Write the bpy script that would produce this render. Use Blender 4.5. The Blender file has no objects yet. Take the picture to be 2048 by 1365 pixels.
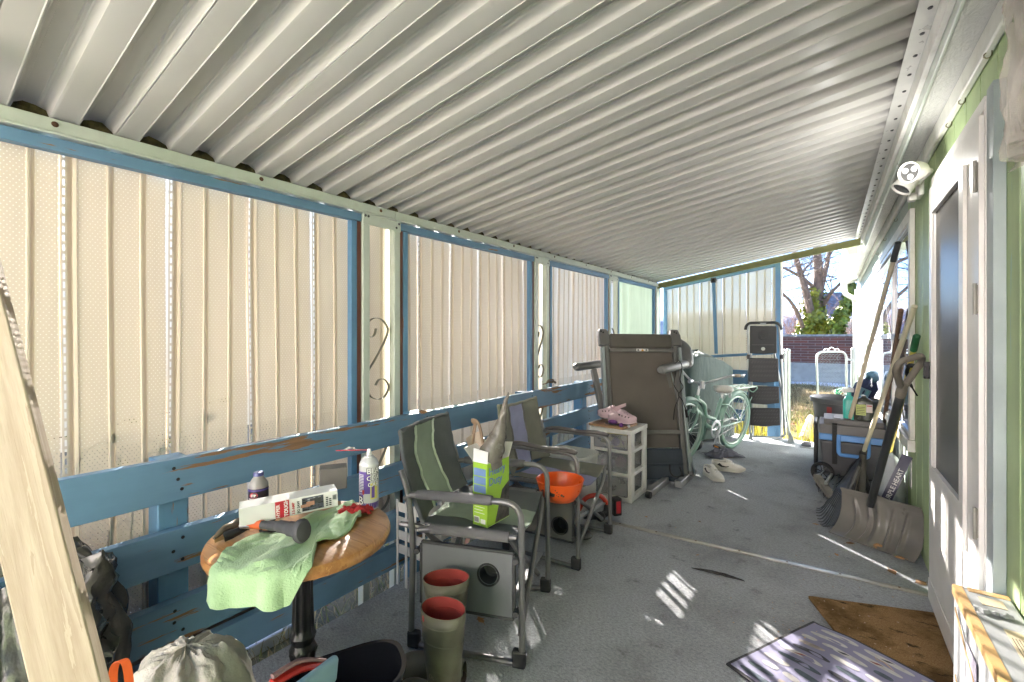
import bpy, math, random
from mathutils import Vector, Matrix, noise
V = Vector
R = math.radians
PI = math.pi
random.seed(7)
sc = bpy.context.scene
COL = sc.collection

# ---------------------------------------------------------------- camera model (2048 x 1365 pixel grid of the photograph)
FP, VH, UV0, CH = 904.0, 676.0, 1660.0, 1.25
YAW = math.atan((UV0 - 1024) / FP)
SN, CS = math.sin(YAW), math.cos(YAW)

def ray(u, v):
    k = (u - 1024) / FP
    return V((-SN + k * CS, CS + k * SN, -(v - VH) / FP))
def atd(u, v, d): return V((0, 0, CH)) + ray(u, v) * d
def fl(u, v, z=0.0):
    d = ray(u, v); return V((0, 0, CH)) + d * ((z - CH) / d.z)
def onx(u, v, x):
    d = ray(u, v); return V((0, 0, CH)) + d * (x / d.x)
def ony(u, v, y):
    d = ray(u, v); return V((0, 0, CH)) + d * (y / d.y)
RT = V((CS, SN, 0)); FW = V((-SN, CS, 0)); UP = V((0, 0, 1))

# ---------------------------------------------------------------- mesh builder
def fillet(pts, r, n=5, closed=False):
    pts = [V(p) for p in pts]; out = []; N = len(pts)
    for i, p in enumerate(pts):
        if not closed and i in (0, N - 1): out.append(p); continue
        a, b = pts[i - 1], pts[(i + 1) % N]
        da, db = (a - p), (b - p)
        rr = min(r, da.length * .49, db.length * .49)
        s, e = p + da.normalized() * rr, p + db.normalized() * rr
        for k in range(n + 1):
            t = k / n
            out.append(s * (1 - t) ** 2 + p * 2 * t * (1 - t) + e * t * t)
    return out

class M:
    def __init__(s): s.v = []; s.f = []; s.m = []; s.uv = {}
    def add(s, vs, fs, m=0, uv=None):
        o = len(s.v); s.v += [V(p) for p in vs]
        for i, f in enumerate(fs):
            if uv: s.uv[len(s.f)] = uv[i]
            s.f.append([o + k for k in f]); s.m.append(m)
        return s
    def obox(s, c, a, b, d, m=0):
        c, a, b, d = V(c), V(a), V(b), V(d)
        vs = [c + a * i + b * j + d * k for k in (-1, 1) for j in (-1, 1) for i in (-1, 1)]
        fs = [(0, 2, 3, 1), (4, 5, 7, 6), (0, 1, 5, 4), (2, 6, 7, 3), (0, 4, 6, 2), (1, 3, 7, 5)]
        if a.cross(b).dot(d) < 0: fs = [f[::-1] for f in fs]
        return s.add(vs, fs, m)
    def box(s, x0, x1, y0, y1, z0, z1, m=0):
        return s.obox(((x0 + x1) / 2, (y0 + y1) / 2, (z0 + z1) / 2), ((x1 - x0) / 2, 0, 0), (0, (y1 - y0) / 2, 0), (0, 0, (z1 - z0) / 2), m)
    def bar(s, p, q, w, h, up=(0, 0, 1), m=0):
        p, q, up = V(p), V(q), V(up); t = q - p
        side = t.cross(up)
        if side.length < 1e-6: side = t.cross(V((1, 0, 0)))
        side.normalize(); u2 = side.cross(t).normalized()
        return s.obox((p + q) / 2, t / 2, side * w / 2, u2 * h / 2, m)
    def tube(s, pts, r, n=8, m=0, closed=False, caps=True, flat=1.0):
        pts = [V(p) for p in pts]; N = len(pts)
        rs = r if isinstance(r, (list, tuple)) else [r] * N
        t0 = ((pts[1] - pts[0]) if not closed else (pts[1] - pts[-1])).normalized()
        a = t0.cross(V((0, 0, 1)))
        if a.length < .05: a = t0.cross(V((1, 0, 0)))
        a.normalize(); vs = []
        for i in range(N):
            if closed: t = pts[(i + 1) % N] - pts[i - 1]
            elif i == 0: t = pts[1] - pts[0]
            elif i == N - 1: t = pts[-1] - pts[-2]
            else: t = (pts[i + 1] - pts[i]).normalized() + (pts[i] - pts[i - 1]).normalized()
            if t.length < 1e-9: t = t0
            t.normalize(); a = (a - t * a.dot(t)).normalized(); b = t.cross(a); t0 = t
            for k in range(n):
                g = 2 * PI * k / n
                vs.append(pts[i] + a * math.cos(g) * rs[i] + b * math.sin(g) * rs[i] * flat)
        fs = []
        for i in range(N if closed else N - 1):
            j = (i + 1) % N
            for k in range(n):
                k2 = (k + 1) % n
                fs.append((i * n + k, i * n + k2, j * n + k2, j * n + k))
        if caps and not closed:
            fs.append(tuple(range(n))[::-1]); fs.append(tuple((N - 1) * n + k for k in range(n)))
        return s.add(vs, fs, m)
    def lathe(s, prof, c=(0, 0, 0), n=24, m=0, axis=(0, 0, 1), caps=False, sx=1.0):
        c, ax = V(c), V(axis).normalized()
        a = ax.cross(V((0, 1, 0)));  a = a if a.length > .05 else ax.cross(V((1, 0, 0)))
        a.normalize(); b = ax.cross(a); vs = []
        for (r, z) in prof:
            for k in range(n):
                g = 2 * PI * k / n
                vs.append(c + ax * z + a * math.cos(g) * r * sx + b * math.sin(g) * r)
        fs = []
        for i in range(len(prof) - 1):
            for k in range(n):
                k2 = (k + 1) % n
                fs.append((i * n + k, i * n + k2, (i + 1) * n + k2, (i + 1) * n + k))
        if caps:
            fs.append(tuple(range(n))[::-1]); fs.append(tuple((len(prof) - 1) * n + k for k in range(n)))
        return s.add(vs, fs, m)
    def grid(s, nu, nv, fn, m=0, cu=False, uvf=None):
        vs = [fn(i / (nu if cu else nu - 1), j / (nv - 1)) for j in range(nv) for i in range(nu)]
        fs = [(j * nu + i, j * nu + (i + 1) % nu, (j + 1) * nu + (i + 1) % nu, (j + 1) * nu + i)
              for j in range(nv - 1) for i in range(nu if cu else nu - 1)]
        return s.add(vs, fs, m)
    def slab(s, nu, nv, fn, th, m=0):
        """a sheet with real thickness: fn(u,v) -> point, th along the normal"""
        P = [[V(fn(i / (nu - 1), j / (nv - 1))) for i in range(nu)] for j in range(nv)]
        def nrm(i, j):
            a = P[j][min(i + 1, nu - 1)] - P[j][max(i - 1, 0)]; b = P[min(j + 1, nv - 1)][i] - P[max(j - 1, 0)][i]
            c = a.cross(b); return c.normalized() if c.length > 1e-12 else V((0, 0, 1))
        A = [P[j][i] + nrm(i, j) * th / 2 for j in range(nv) for i in range(nu)]
        B = [P[j][i] - nrm(i, j) * th / 2 for j in range(nv) for i in range(nu)]
        n = nu * nv; fs = []
        for j in range(nv - 1):
            for i in range(nu - 1):
                q = (j * nu + i, j * nu + i + 1, (j + 1) * nu + i + 1, (j + 1) * nu + i)
                fs.append(q); fs.append(tuple(n + k for k in q[::-1]))
        for i in range(nu - 1):
            fs.append((i + 1, i, n + i, n + i + 1)); k = (nv - 1) * nu
            fs.append((k + i, k + i + 1, n + k + i + 1, n + k + i))
        for j in range(nv - 1):
            fs.append((j * nu, (j + 1) * nu, n + (j + 1) * nu, n + j * nu)); k = nu - 1
            fs.append(((j + 1) * nu + k, j * nu + k, n + j * nu + k, n + (j + 1) * nu + k))
        return s.add(A + B, fs, m)
    def prism(s, poly, ex, m=0):
        poly = [V(p) for p in poly]; ex = V(ex); n = len(poly)
        nm = V((0, 0, 0))
        for i in range(n): nm += (poly[i] - poly[0]).cross(poly[(i + 1) % n] - poly[0])
        if nm.dot(ex) < 0: poly = poly[::-1]
        fs = [tuple(range(n))[::-1], tuple(n + k for k in range(n))]
        fs += [(k, (k + 1) % n, n + (k + 1) % n, n + k) for k in range(n)]
        return s.add(poly + [p + ex for p in poly], fs, m)
    def ball(s, c, r, nu=12, nv=8, m=0, sc_=(1, 1, 1), fn=None):
        c = V(c); vs = []
        for j in range(nv + 1):
            t = PI * j / nv
            for i in range(nu):
                g = 2 * PI * i / nu
                p = V((math.sin(t) * math.cos(g) * sc_[0], math.sin(t) * math.sin(g) * sc_[1], -math.cos(t) * sc_[2])) * r
                vs.append(c + (fn(p) if fn else p))
        fs = [(j * nu + i, j * nu + (i + 1) % nu, (j + 1) * nu + (i + 1) % nu, (j + 1) * nu + i) for j in range(nv) for i in range(nu)]
        return s.add(vs, fs, m)
    def text(s, body, o, ax, ay, size, m=0, shear=0.0, ext=.0015, bold=0.0, center=False, spacing=1.0):
        o, ax, ay = V(o), V(ax).normalized(), V(ay).normalized(); nz = ax.cross(ay)
        vs, fs = textmesh(body, shear, ext / size, bold, spacing)
        w = max(p[0] for p in vs) if center else 0
        off = s.add([o + ax * (p[0] - w / 2) * size + ay * p[1] * size + nz * p[2] * size for p in vs], fs, m)
        return s
    def xf(s, mat):
        s.v = [mat @ p for p in s.v]; return s
    def join(s, o, mat=None, dm=0):
        n = len(s.v); s.v += [(mat @ p if mat else p.copy()) for p in o.v]
        for i, f in enumerate(o.f):
            if i in o.uv: s.uv[len(s.f)] = o.uv[i]
            s.f.append([n + k for k in f]); s.m.append(o.m[i] + dm)
        return s

_tc = {}
def textmesh(body, shear, ext, bold, spacing):
    key = (body, shear, round(ext, 4), bold, spacing)
    if key in _tc: return _tc[key]
    cu = bpy.data.curves.new('lettering', 'FONT'); cu.body = body; cu.size = 1; cu.shear = shear; cu.extrude = ext
    cu.offset = bold; cu.space_character = spacing; cu.resolution_u = 2
    ob = bpy.data.objects.new('lettering', cu); COL.objects.link(ob)
    me = bpy.data.meshes.new_from_object(ob.evaluated_get(bpy.context.evaluated_depsgraph_get()))
    r = ([tuple(p.co) for p in me.vertices], [tuple(p.vertices) for p in me.polygons])
    bpy.data.objects.remove(ob); bpy.data.curves.remove(cu); bpy.data.meshes.remove(me)
    _tc[key] = r; return r

def wmat(o):
    m = o.matrix_basis.copy()
    while o.parent: o = o.parent; m = o.matrix_basis @ m
    return m
def tag(o, label=None, cat=None, group=None, kind=None):
    if label: o['label'] = label
    if cat: o['category'] = cat
    if group: o['group'] = group
    if kind: o['kind'] = kind
    return o
def thing(name, label, cat, loc=(0, 0, 0), rz=0.0, group=None):
    o = bpy.data.objects.new(name, None); COL.objects.link(o); o.empty_display_size = .1
    o.location = V(loc); o.rotation_euler = (0, 0, rz); tag(o, label, cat, group); return o
def obj(name, b, mats, parent=None, world=True, angle=38, bevel=0, bseg=2, flat=False, label=None):
    mats = mats if isinstance(mats, (list, tuple)) else [mats]
    vs = b.v; loc = None
    if parent is None:
        n = len(vs); loc = V((sum(p.x for p in vs) / n, sum(p.y for p in vs) / n, min(p.z for p in vs)))
        vs = [p - loc for p in vs]
    elif world:
        wm = wmat(parent); l_, q_, s_ = wm.decompose(); inv = Matrix.LocRotScale(l_, q_, None).inverted(); vs = [inv @ p for p in vs]
    me = bpy.data.meshes.new(name); me.from_pydata([tuple(p) for p in vs], [], b.f)
    for m in mats: me.materials.append(m)
    if len(mats) > 1: me.polygons.foreach_set('material_index', b.m)
    if b.uv:
        ul = me.uv_layers.new(name='UVMap')
        for p in me.polygons:
            q = b.uv.get(p.index)
            for k, li in enumerate(p.loop_indices): ul.data[li].uv = q[k] if q else (-1, -1)
    me.validate(); me.update()
    if not flat:
        me.polygons.foreach_set('use_smooth', [True] * len(me.polygons)); me.set_sharp_from_angle(angle=R(angle))
    o = bpy.data.objects.new(name, me); COL.objects.link(o)
    if loc: o.location = loc
    if parent: o.parent = parent
    if bevel:
        md = o.modifiers.new('bevel', 'BEVEL'); md.width = bevel; md.segments = bseg; md.limit_method = 'ANGLE'; md.angle_limit = R(40)
    if label: o['label'] = label
    return o
def dup(root, loc, rz=None, label=None, group=None):
    r = root.copy(); COL.objects.link(r); r.location = V(loc)
    if rz is not None: r.rotation_euler = (0, 0, rz)
    if label: r['label'] = label
    if group: r['group'] = group
    for ch in [o for o in bpy.data.objects if o.parent == root]:
        c = ch.copy(); COL.objects.link(c); c.parent = r
        for g in [o for o in bpy.data.objects if o.parent == ch]:
            d = g.copy(); COL.objects.link(d); d.parent = c
    return r
def fbm(p, o=4): return noise.fractal(V(p), 1.0, 2.0, o)

# ---------------------------------------------------------------- materials
class N:
    """tiny node helper"""
    def __init__(s, name):
        s.mt = bpy.data.materials.new(name); s.mt.use_nodes = True; s.nt = s.mt.node_tree
        s.nt.nodes.clear(); s.out = s.new('ShaderNodeOutputMaterial')
    def new(s, t, **k):
        n = s.nt.nodes.new(t)
        for a, b in k.items(): setattr(n, a, b)
        return n
    def lk(s, a, b): s.nt.links.new(a, b)
    def set(s, sock, val):
        if hasattr(val, 'is_output') or isinstance(val, bpy.types.NodeSocket): s.lk(val, sock)
        elif isinstance(val, (tuple, list)) and len(val) == 3 and sock.type == 'RGBA': sock.default_value = (*val, 1)
        else: sock.default_value = val
    def coord(s, kind='Object'): return s.new('ShaderNodeTexCoord').outputs[kind]
    def mp(s, vec, scale=(1, 1, 1), rot=(0, 0, 0), loc=(0, 0, 0)):
        n = s.new('ShaderNodeMapping'); s.lk(vec, n.inputs[0]); n.inputs['Scale'].default_value = scale
        n.inputs['Rotation'].default_value = rot; n.inputs['Location'].default_value = loc; return n.outputs[0]
    def noi(s, vec, scale, det=4, rough=.55, dist=0):
        n = s.new('ShaderNodeTexNoise'); s.lk(vec, n.inputs['Vector']); n.inputs['Scale'].default_value = scale
        n.inputs['Detail'].default_value = det; n.inputs['Roughness'].default_value = rough; n.inputs['Distortion'].default_value = dist
        return n.outputs[0]
    def ramp(s, f, a, b, c0=0.0, c1=1.0):
        n = s.new('ShaderNodeMapRange'); s.lk(f, n.inputs[0]); n.inputs[1].default_value = a; n.inputs[2].default_value = b
        n.inputs[3].default_value = c0; n.inputs[4].default_value = c1; n.clamp = True; return n.outputs[0]
    def mix(s, f, a, b, mode='MIX'):
        n = s.new('ShaderNodeMix', data_type='RGBA', blend_type=mode); s.set(n.inputs[0], f); s.set(n.inputs[6], a); s.set(n.inputs[7], b)
        return n.outputs[2]
    def math(s, op, a, b=0.0):
        n = s.new('ShaderNodeMath', operation=op); s.set(n.inputs[0], a); s.set(n.inputs[1], b); return n.outputs[0]
    def sep(s, v):
        n = s.new('ShaderNodeSeparateXYZ'); s.lk(v, n.inputs[0]); return n.outputs
    def bump(s, h, st=.3, dist=.01):
        n = s.new('ShaderNodeBump'); s.lk(h, n.inputs['Height']); n.inputs['Strength'].default_value = st; n.inputs['Distance'].default_value = dist
        return n.outputs[0]
    def pbr(s, col, rough=.5, metal=0.0, bump=None, spec=.5, alpha=None, trans=0.0, coat=0.0, sheen=0.0):
        p = s.new('ShaderNodeBsdfPrincipled'); s.set(p.inputs['Base Color'], col); s.set(p.inputs['Roughness'], rough)
        s.set(p.inputs['Metallic'], metal); s.set(p.inputs['Specular IOR Level'], spec)
        if bump: s.lk(bump, p.inputs['Normal'])
        if alpha is not None: s.set(p.inputs['Alpha'], alpha)
        if trans: s.set(p.inputs['Transmission Weight'], trans)
        if coat: s.set(p.inputs['Coat Weight'], coat)
        if sheen: s.set(p.inputs['Sheen Weight'], sheen)
        return p.outputs[0]
    def done(s, sh): s.lk(sh, s.out.inputs[0]); return s.mt

def plain(name, col, rough=.5, metal=0.0, var=.18, vs=9.0, bs=60.0, bst=.12, bd=.003, dirt=None, spec=.5, coat=0.0, sheen=0.0, stretch=(1, 1, 1)):
    n = N(name); c = n.mp(n.coord(), scale=stretch)
    a = n.noi(c, vs, 5); dark = tuple(x * (1 - var) for x in col); lite = tuple(min(1, x * (1 + var)) for x in col)
    cc = n.mix(n.ramp(a, .3, .7), dark, lite)
    if dirt:
        d = n.noi(c, dirt[1], 6, .65); cc = n.mix(n.math('MULTIPLY', n.ramp(d, .5, .68), dirt[2]), cc, dirt[0])
    rr = n.ramp(n.noi(c, vs * 2.3, 3), .3, .7, max(.02, rough - .03), min(1, rough + .04))
    b = n.bump(n.noi(c, bs, 4), bst, bd) if bst else None
    return n.done(n.pbr(cc, rr, metal, b, spec, coat=coat, sheen=sheen))

def wood(name, c0, c1, axis='Y', ring=14, rough=.55, knots=True, coat=0.0, bump=.15):
    n = N(name); s = {'X': (.6, 9, 9), 'Y': (9, .6, 9), 'Z': (9, 9, .6)}[axis]
    c = n.mp(n.coord(), scale=s)
    a = n.noi(c, ring * .25, 6, .6, .6); g = n.noi(n.mp(n.coord(), scale=tuple(x * 6 for x in s)), 6, 3)
    w = n.math('FRACT', n.math('MULTIPLY', a, 5.0))
    f = n.math('ADD', n.math('MULTIPLY', w, .6), n.math('MULTIPLY', g, .4))
    cc = n.mix(n.ramp(f, .2, .85), c0, c1)
    if knots:
        k = n.new('ShaderNodeTexVoronoi'); n.lk(n.mp(n.coord(), scale={'X': (3, 9, 9), 'Y': (9, 3, 9), 'Z': (9, 9, 3)}[axis]), k.inputs['Vector']); k.inputs['Scale'].default_value = .9
        cc = n.mix(n.ramp(k.outputs['Distance'], .0, .10, .75, 0), cc, tuple(x * .35 for x in c0))
    return n.done(n.pbr(cc, rough, bump=n.bump(f, bump, .004), coat=coat))

def painted(name, col, under=(.23, .13, .07), amount=.62, axis='Y', rough=.5):
    """brush-painted board, the paint flaking along the grain in places"""
    n = N(name); st = {'Y': (14, .9, 14), 'Z': (14, 14, .9), 'X': (.9, 14, 14)}[axis]
    c = n.mp(n.coord(), scale=st); o = n.coord()
    chip = n.math('ADD', n.math('MULTIPLY', n.noi(c, 2.2, 7, .62), .62), n.math('MULTIPLY', n.noi(o, 1.7, 4), .38))
    f = n.ramp(chip, amount, amount + .012)
    a = n.noi(c, 1.2, 4); b = n.noi(o, 3.5, 5)
    tone = n.mix(n.ramp(b, .3, .72), tuple(x * .78 for x in col), tuple(min(1, x * 1.15) for x in col))
    tone = n.mix(n.ramp(a, .35, .75, 0, .35), tone, tuple(min(1, x * 1.25 + .02) for x in col))
    uw = n.mix(n.noi(c, 6, 3), tuple(x * .6 for x in under), tuple(x * 1.5 for x in under))
    cc = n.mix(f, tone, uw)
    h = n.math('SUBTRACT', n.math('MULTIPLY', n.noi(c, 5, 5), .5), n.math('MULTIPLY', f, .6))
    return n.done(n.pbr(cc, n.ramp(f, 0, 1, rough, .85), bump=n.bump(h, .35, .004)))
# ---------------------------------------------------------------- shared materials
m_blue = painted('blue_painted_wood', (.115, .225, .35), amount=.58)
m_blueZ = painted('blue_painted_post', (.10, .23, .38), amount=.615, axis='Z')
m_blueX = painted('blue_painted_crossboard', (.085, .2, .34), amount=.68, axis='X')
m_redbrown = painted('red_brown_stain', (.16, .055, .035), under=(.09, .2, .33), amount=.67, axis='Z', rough=.6)
m_barewood = wood('weathered_wood', (.13, .075, .05), (.27, .18, .13), 'Y', rough=.7, knots=False)
m_white_wood = plain('white_trim_paint', (.74, .73, .69), .45, var=.07, dirt=((.38, .33, .25), 7, .35))
m_cream_al = plain('pale_green_white_metal', (.50, .55, .49), .4, var=.08, dirt=((.3, .28, .22), 9, .3))
m_greypipe = plain('galvanised_metal', (.25, .28, .27), .42, .6, var=.12)
m_steel = plain('bare_steel', (.55, .56, .57), .3, .95, var=.1)
m_black = plain('black_plastic', (.018, .018, .02), .45, var=.2)
m_dkgrey = plain('dark_grey_plastic', (.05, .05, .053), .5, var=.15)
m_rubber = plain('rubber', (.012, .012, .013), .7, var=.2)
m_rust = plain('rusty_steel', (.12, .06, .03), .7, .4, var=.4)

# ---------------------------------------------------------------- ground, deck
XF, RX, XH = -1.96, -1.80, .43          # screen plane, railing face, house wall
YB, YE = -.38, 6.5                      # porch start (behind the camera) and far end
GZ = -.25
def mk_lawn():
    n = N('dormant_lawn'); o = n.coord()
    a = n.noi(o, .55, 5, .6); b = n.noi(o, 3.2, 6, .7); c = n.noi(o, 38, 4, .7)
    col = n.mix(n.ramp(a, .42, .6), (.20, .13, .065), (.10, .115, .03))
    col = n.mix(n.ramp(b, .35, .7, 0, .75), col, (.30, .21, .11))
    col = n.mix(n.ramp(c, .3, .75), n.mix(.55, col, (.03, .025, .012), 'MIX'), col)
    xx = n.sep(o)[0]; col = n.mix(n.math('MULTIPLY', n.ramp(xx, -3.0, -1.9, .85, 0), n.ramp(b, .2, .6, .55, 1)), col, (.50, .47, .40))     # straw paled on the west side: brightness behind the perforations put into its colour
    return n.done(n.pbr(col, .95, bump=n.bump(c, .8, .03), spec=.1))
b = M(); b.grid(60, 60, lambda u, v: V(((u - .5) * 900, (v - .35) * 900, GZ - .012 + 0 * u)))
tag(obj('lawn', b, mk_lawn()), kind='structure')

def mk_carpet():
    n = N('grey_outdoor_carpet'); o = n.coord()
    f = n.noi(n.mp(o, scale=(1, 1, 1)), 260, 3, .7); g = n.noi(n.mp(o, scale=(1, 1.6, 1), rot=(0, 0, .5)), 70, 4, .7)
    s = n.noi(o, 2.3, 5, .6); s2 = n.noi(o, 9, 5, .7)
    t = n.math('ADD', n.math('MULTIPLY', f, .45), n.math('MULTIPLY', g, .55))
    col = n.mix(n.ramp(t, .32, .68), (.175, .184, .198), (.60, .63, .67))
    col = n.mix(n.ramp(s, .48, .7, 0, .45), col, (.10, .095, .085))
    col = n.mix(n.ramp(s2, .62, .72, 0, .6), col, (.045, .045, .045))
    return n.done(n.pbr(col, .97, bump=n.bump(t, 1.0, .012), spec=.1, sheen=.1))
m_carpet = mk_carpet()
m_drive = plain('pale_concrete', (.72, .68, .64), .9, var=.12, vs=1.2, bst=.3, bs=40, dirt=((.3, .28, .25), .8, .4))
b = M(); b.box(-9, 6, -16, -1.64, GZ - .1, GZ + .01); tag(obj('added_driveway', b, m_drive), kind='structure')  # unseen pale slab added behind the camera to bounce sun into the porch
b = M(); b.box(RX, XH + .02, -1.6, YE, -.10, 0)
tag(obj('deck_floor', b, m_carpet), kind='structure')
b = M(); b.box(RX + .02, XH + .02, -1.58, YE - .03, GZ - .05, -.104)
tag(obj('deck_base', b, m_barewood), kind='structure')
# aluminium strip over the carpet seam
p, q = fl(1200, 1041), fl(1874, 1196)
p = p + (p - q) * .28; q.x = XH - .005
b = M(); b.bar(p + UP * .004, q + UP * .004, .036, .006)
b.bar(p + UP * .0075, q + UP * .0075, .012, .003)
for k in range(9):
    c = p.lerp(q, (k + .6) / 9.2) + UP * .0085; b.lathe([(.0001, .002), (.006, .001), (.006, -.003)], c, 8, 1)
o = obj('carpet_strip', b, [plain('worn_aluminium_strip', (.42, .41, .37), .35, .7, var=.15, dirt=((.2, .17, .12), 6, .5)), m_rust])
tag(o, 'thin metal strip screwed across the grey carpet', 'floor strip')
# torn slit in the carpet
b = M(); A, Bq = fl(1383, 1137), fl(1490, 1164)
b.slab(14, 3, lambda u, v: A.lerp(Bq, u) + (V((.35, .94, 0)) * (v - .5) * .034 * math.sin(PI * u) ** .8) + UP * (.003 + .013 * abs(v - .5) * math.sin(PI * u) + .003 * fbm((u * 9, v * 3, 1))), .003)
tag(obj('carpet_tear', b, plain('frayed_carpet_backing', (.045, .043, .04), .95, var=.5, vs=60)), 'torn frayed slit in the grey carpet', 'carpet tear')

# ---------------------------------------------------------------- perforated vinyl sheets
def mk_vinyl(name, c, tr=.024, hr=.0016):
    n = N(name); uv = n.sep(n.coord('UV')); u, v = uv[0], uv[1]
    def cell(off):
        x = n.math('MULTIPLY', n.math('SUBTRACT', n.math('FRACT', n.math('ADD', n.math('DIVIDE', u, .0127), off)), .5), .0127)
        y = n.math('MULTIPLY', n.math('SUBTRACT', n.math('FRACT', n.math('ADD', n.math('DIVIDE', v, .020), off)), .5), .020)
        return n.math('SQRT', n.math('ADD', n.math('MULTIPLY', x, x), n.math('MULTIPLY', y, y)))
    d = n.math('MINIMUM', cell(0.0), cell(.5))
    inflat = n.math('MULTIPLY', n.math('GREATER_THAN', u, 0.0), n.math('LESS_THAN', u, 5.0))
    hole = n.math('MULTIPLY', n.math('LESS_THAN', d, hr), inflat)
    sx = n.math('LESS_THAN', n.math('ABSOLUTE', n.math('SUBTRACT', u, 10.009)), .0028)
    sy = n.math('LESS_THAN', n.math('FRACT', n.math('DIVIDE', v, .030)), .68)
    hole = n.math('MAXIMUM', hole, n.math('MULTIPLY', sx, sy))
    o = n.coord(); z = n.noi(n.mp(o, scale=(1, 5, .5)), 2.5, 4)
    col = n.mix(n.ramp(z, .3, .7), tuple(x * .9 for x in c), c)
    di = n.new('ShaderNodeBsdfDiffuse'); n.set(di.inputs[0], col)
    tl = n.new('ShaderNodeBsdfTranslucent'); n.set(tl.inputs[0], n.mix(.4, col, (c[0], c[1] * .95, c[2] * .85)))
    gl = n.new('ShaderNodeBsdfGlossy'); gl.inputs[1].default_value = .30; gl.inputs[0].default_value = (1, 1, 1, 1)
    m1 = n.new('ShaderNodeMixShader'); m1.inputs[0].default_value = tr; n.lk(di.outputs[0], m1.inputs[1]); n.lk(tl.outputs[0], m1.inputs[2])
    fr = n.new('ShaderNodeFresnel'); fr.inputs[0].default_value = 1.3
    m2 = n.new('ShaderNodeMixShader'); n.lk(fr.outputs[0], m2.inputs[0]); n.lk(m1.outputs[0], m2.inputs[1]); n.lk(gl.outputs[0], m2.inputs[2])
    tp = n.new('ShaderNodeBsdfTransparent')
    m3 = n.new('ShaderNodeMixShader'); n.lk(hole, m3.inputs[0]); n.lk(m2.outputs[0], m3.inputs[1]); n.lk(tp.outputs[0], m3.inputs[2])
    return n.done(m3.outputs[0])
m_vinyl = mk_vinyl('perforated_cream_vinyl', (.60, .515, .415))
m_vinyl2 = mk_vinyl('perforated_cream_vinyl_wide', (.60, .515, .415), hr=.0018)
m_vinyl3 = mk_vinyl('perforated_cream_vinyl_open', (.60, .515, .415), hr=.0033)
MODW = .285
# (y, depth, kind)  kind: h hem with slots, p perforated flat, '' plain
PROF = [(0, .003, 'h'), (.018, .003, ''), (.0185, -.011, ''), (.029, -.011, ''), (.031, .001, ''), (.040, .003, ''), (.043, -.002, 'p'), (.116, -.002, ''),
        (.119, .004, ''), (.124, .004, ''), (.127, -.010, ''), (.133, -.010, ''), (.136, -.002, 'p'), (.206, -.002, ''), (.209, .004, ''), (.214, .004, ''),
        (.217, -.010, ''), (.223, -.010, ''), (.226, -.002, 'p'), (.2845, -.002, '')]
def vinyl_sheet(b, org, ax, nrm, length, zlo, zhi, phase=0.0, wav=.006, seed=0, bow=1.0):
    """sheet of interlocked panels running along ax from org; zlo/zhi are functions of distance"""
    org, ax, nrm = V(org), V(ax), V(nrm)
    k = -1
    while True:
        base = k * MODW - phase
        if base > length: break
        pts = [(base + y, d, t) for (y, d, t) in PROF]
        for (a, c) in zip(pts, pts[1:]):
            s0, s1 = max(0, a[0]), min(length, c[0])
            if s1 - s0 < 1e-4: continue
            def dd(s, a=a, c=c): return a[1] + (c[1] - a[1]) * (s - a[0]) / max(1e-6, c[0] - a[0])
            NZ = 6
            def pt(s, j):
                z0, z1 = zlo(s), zhi(s); z = z0 + (z1 - z0) * j / NZ
                w = wav * math.sin(j / NZ * PI) * math.sin(s * 5 + seed) + .5 * wav * fbm((s * 2, z * 1.5, seed))
                sh = .010 * bow * math.sin(j / NZ * PI * 1.3 + seed) * fbm((round(base, 3) * 3, 7.7, seed))
                return org + ax * (s + sh) + nrm * (dd(s) + w) + UP * z
            vs = [pt(s0, j) for j in range(NZ + 1)] + [pt(s1, j) for j in range(NZ + 1)]
            fs = [(j, NZ + 1 + j, NZ + 2 + j, j + 1) for j in range(NZ)]
            if a[2]:
                o = 10 if a[2] == 'h' else .0005
                z0, z1 = zlo(s0), zhi(s0)
                uv = [[(o + s0 - a[0], z0 + (z1 - z0) * j / NZ), (o + s1 - a[0], z0 + (z1 - z0) * j / NZ), (o + s1 - a[0], z0 + (z1 - z0) * (j + 1) / NZ), (o + s0 - a[0], z0 + (z1 - z0) * (j + 1) / NZ)] for j in range(NZ)]
            else: uv = [[(-1, -1)] * 4] * NZ
            b.add(vs, fs, 0, uv)
        k += 1

pb0, pb1 = onx(0, 207.7, XF), onx(1321, 567.7, XF)
def zbeam(y): return pb0.z + (pb1.z - pb0.z) * (y - pb0.y) / (pb1.y - pb0.y)      # top edge of the carrying beam
BT = .052
def zfr(y): return zbeam(y) - BT - .006

# ---------------------------------------------------------------- patio cover
cover = thing('patio_cover', 'ribbed cream metal porch roof on a long pale beam', 'patio roof', (XF, YB, 0))
m_roof = plain('cream_roof_metal', (.57, .555, .54), .42, var=.025, vs=.8, bst=0)
SL = .155; XR = .255
def zroof(x, y): return zbeam(y) + .004 + SL * (x - XF)
RP = .1535; RY0 = .364 * 1.065 - .006
b = M()
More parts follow.
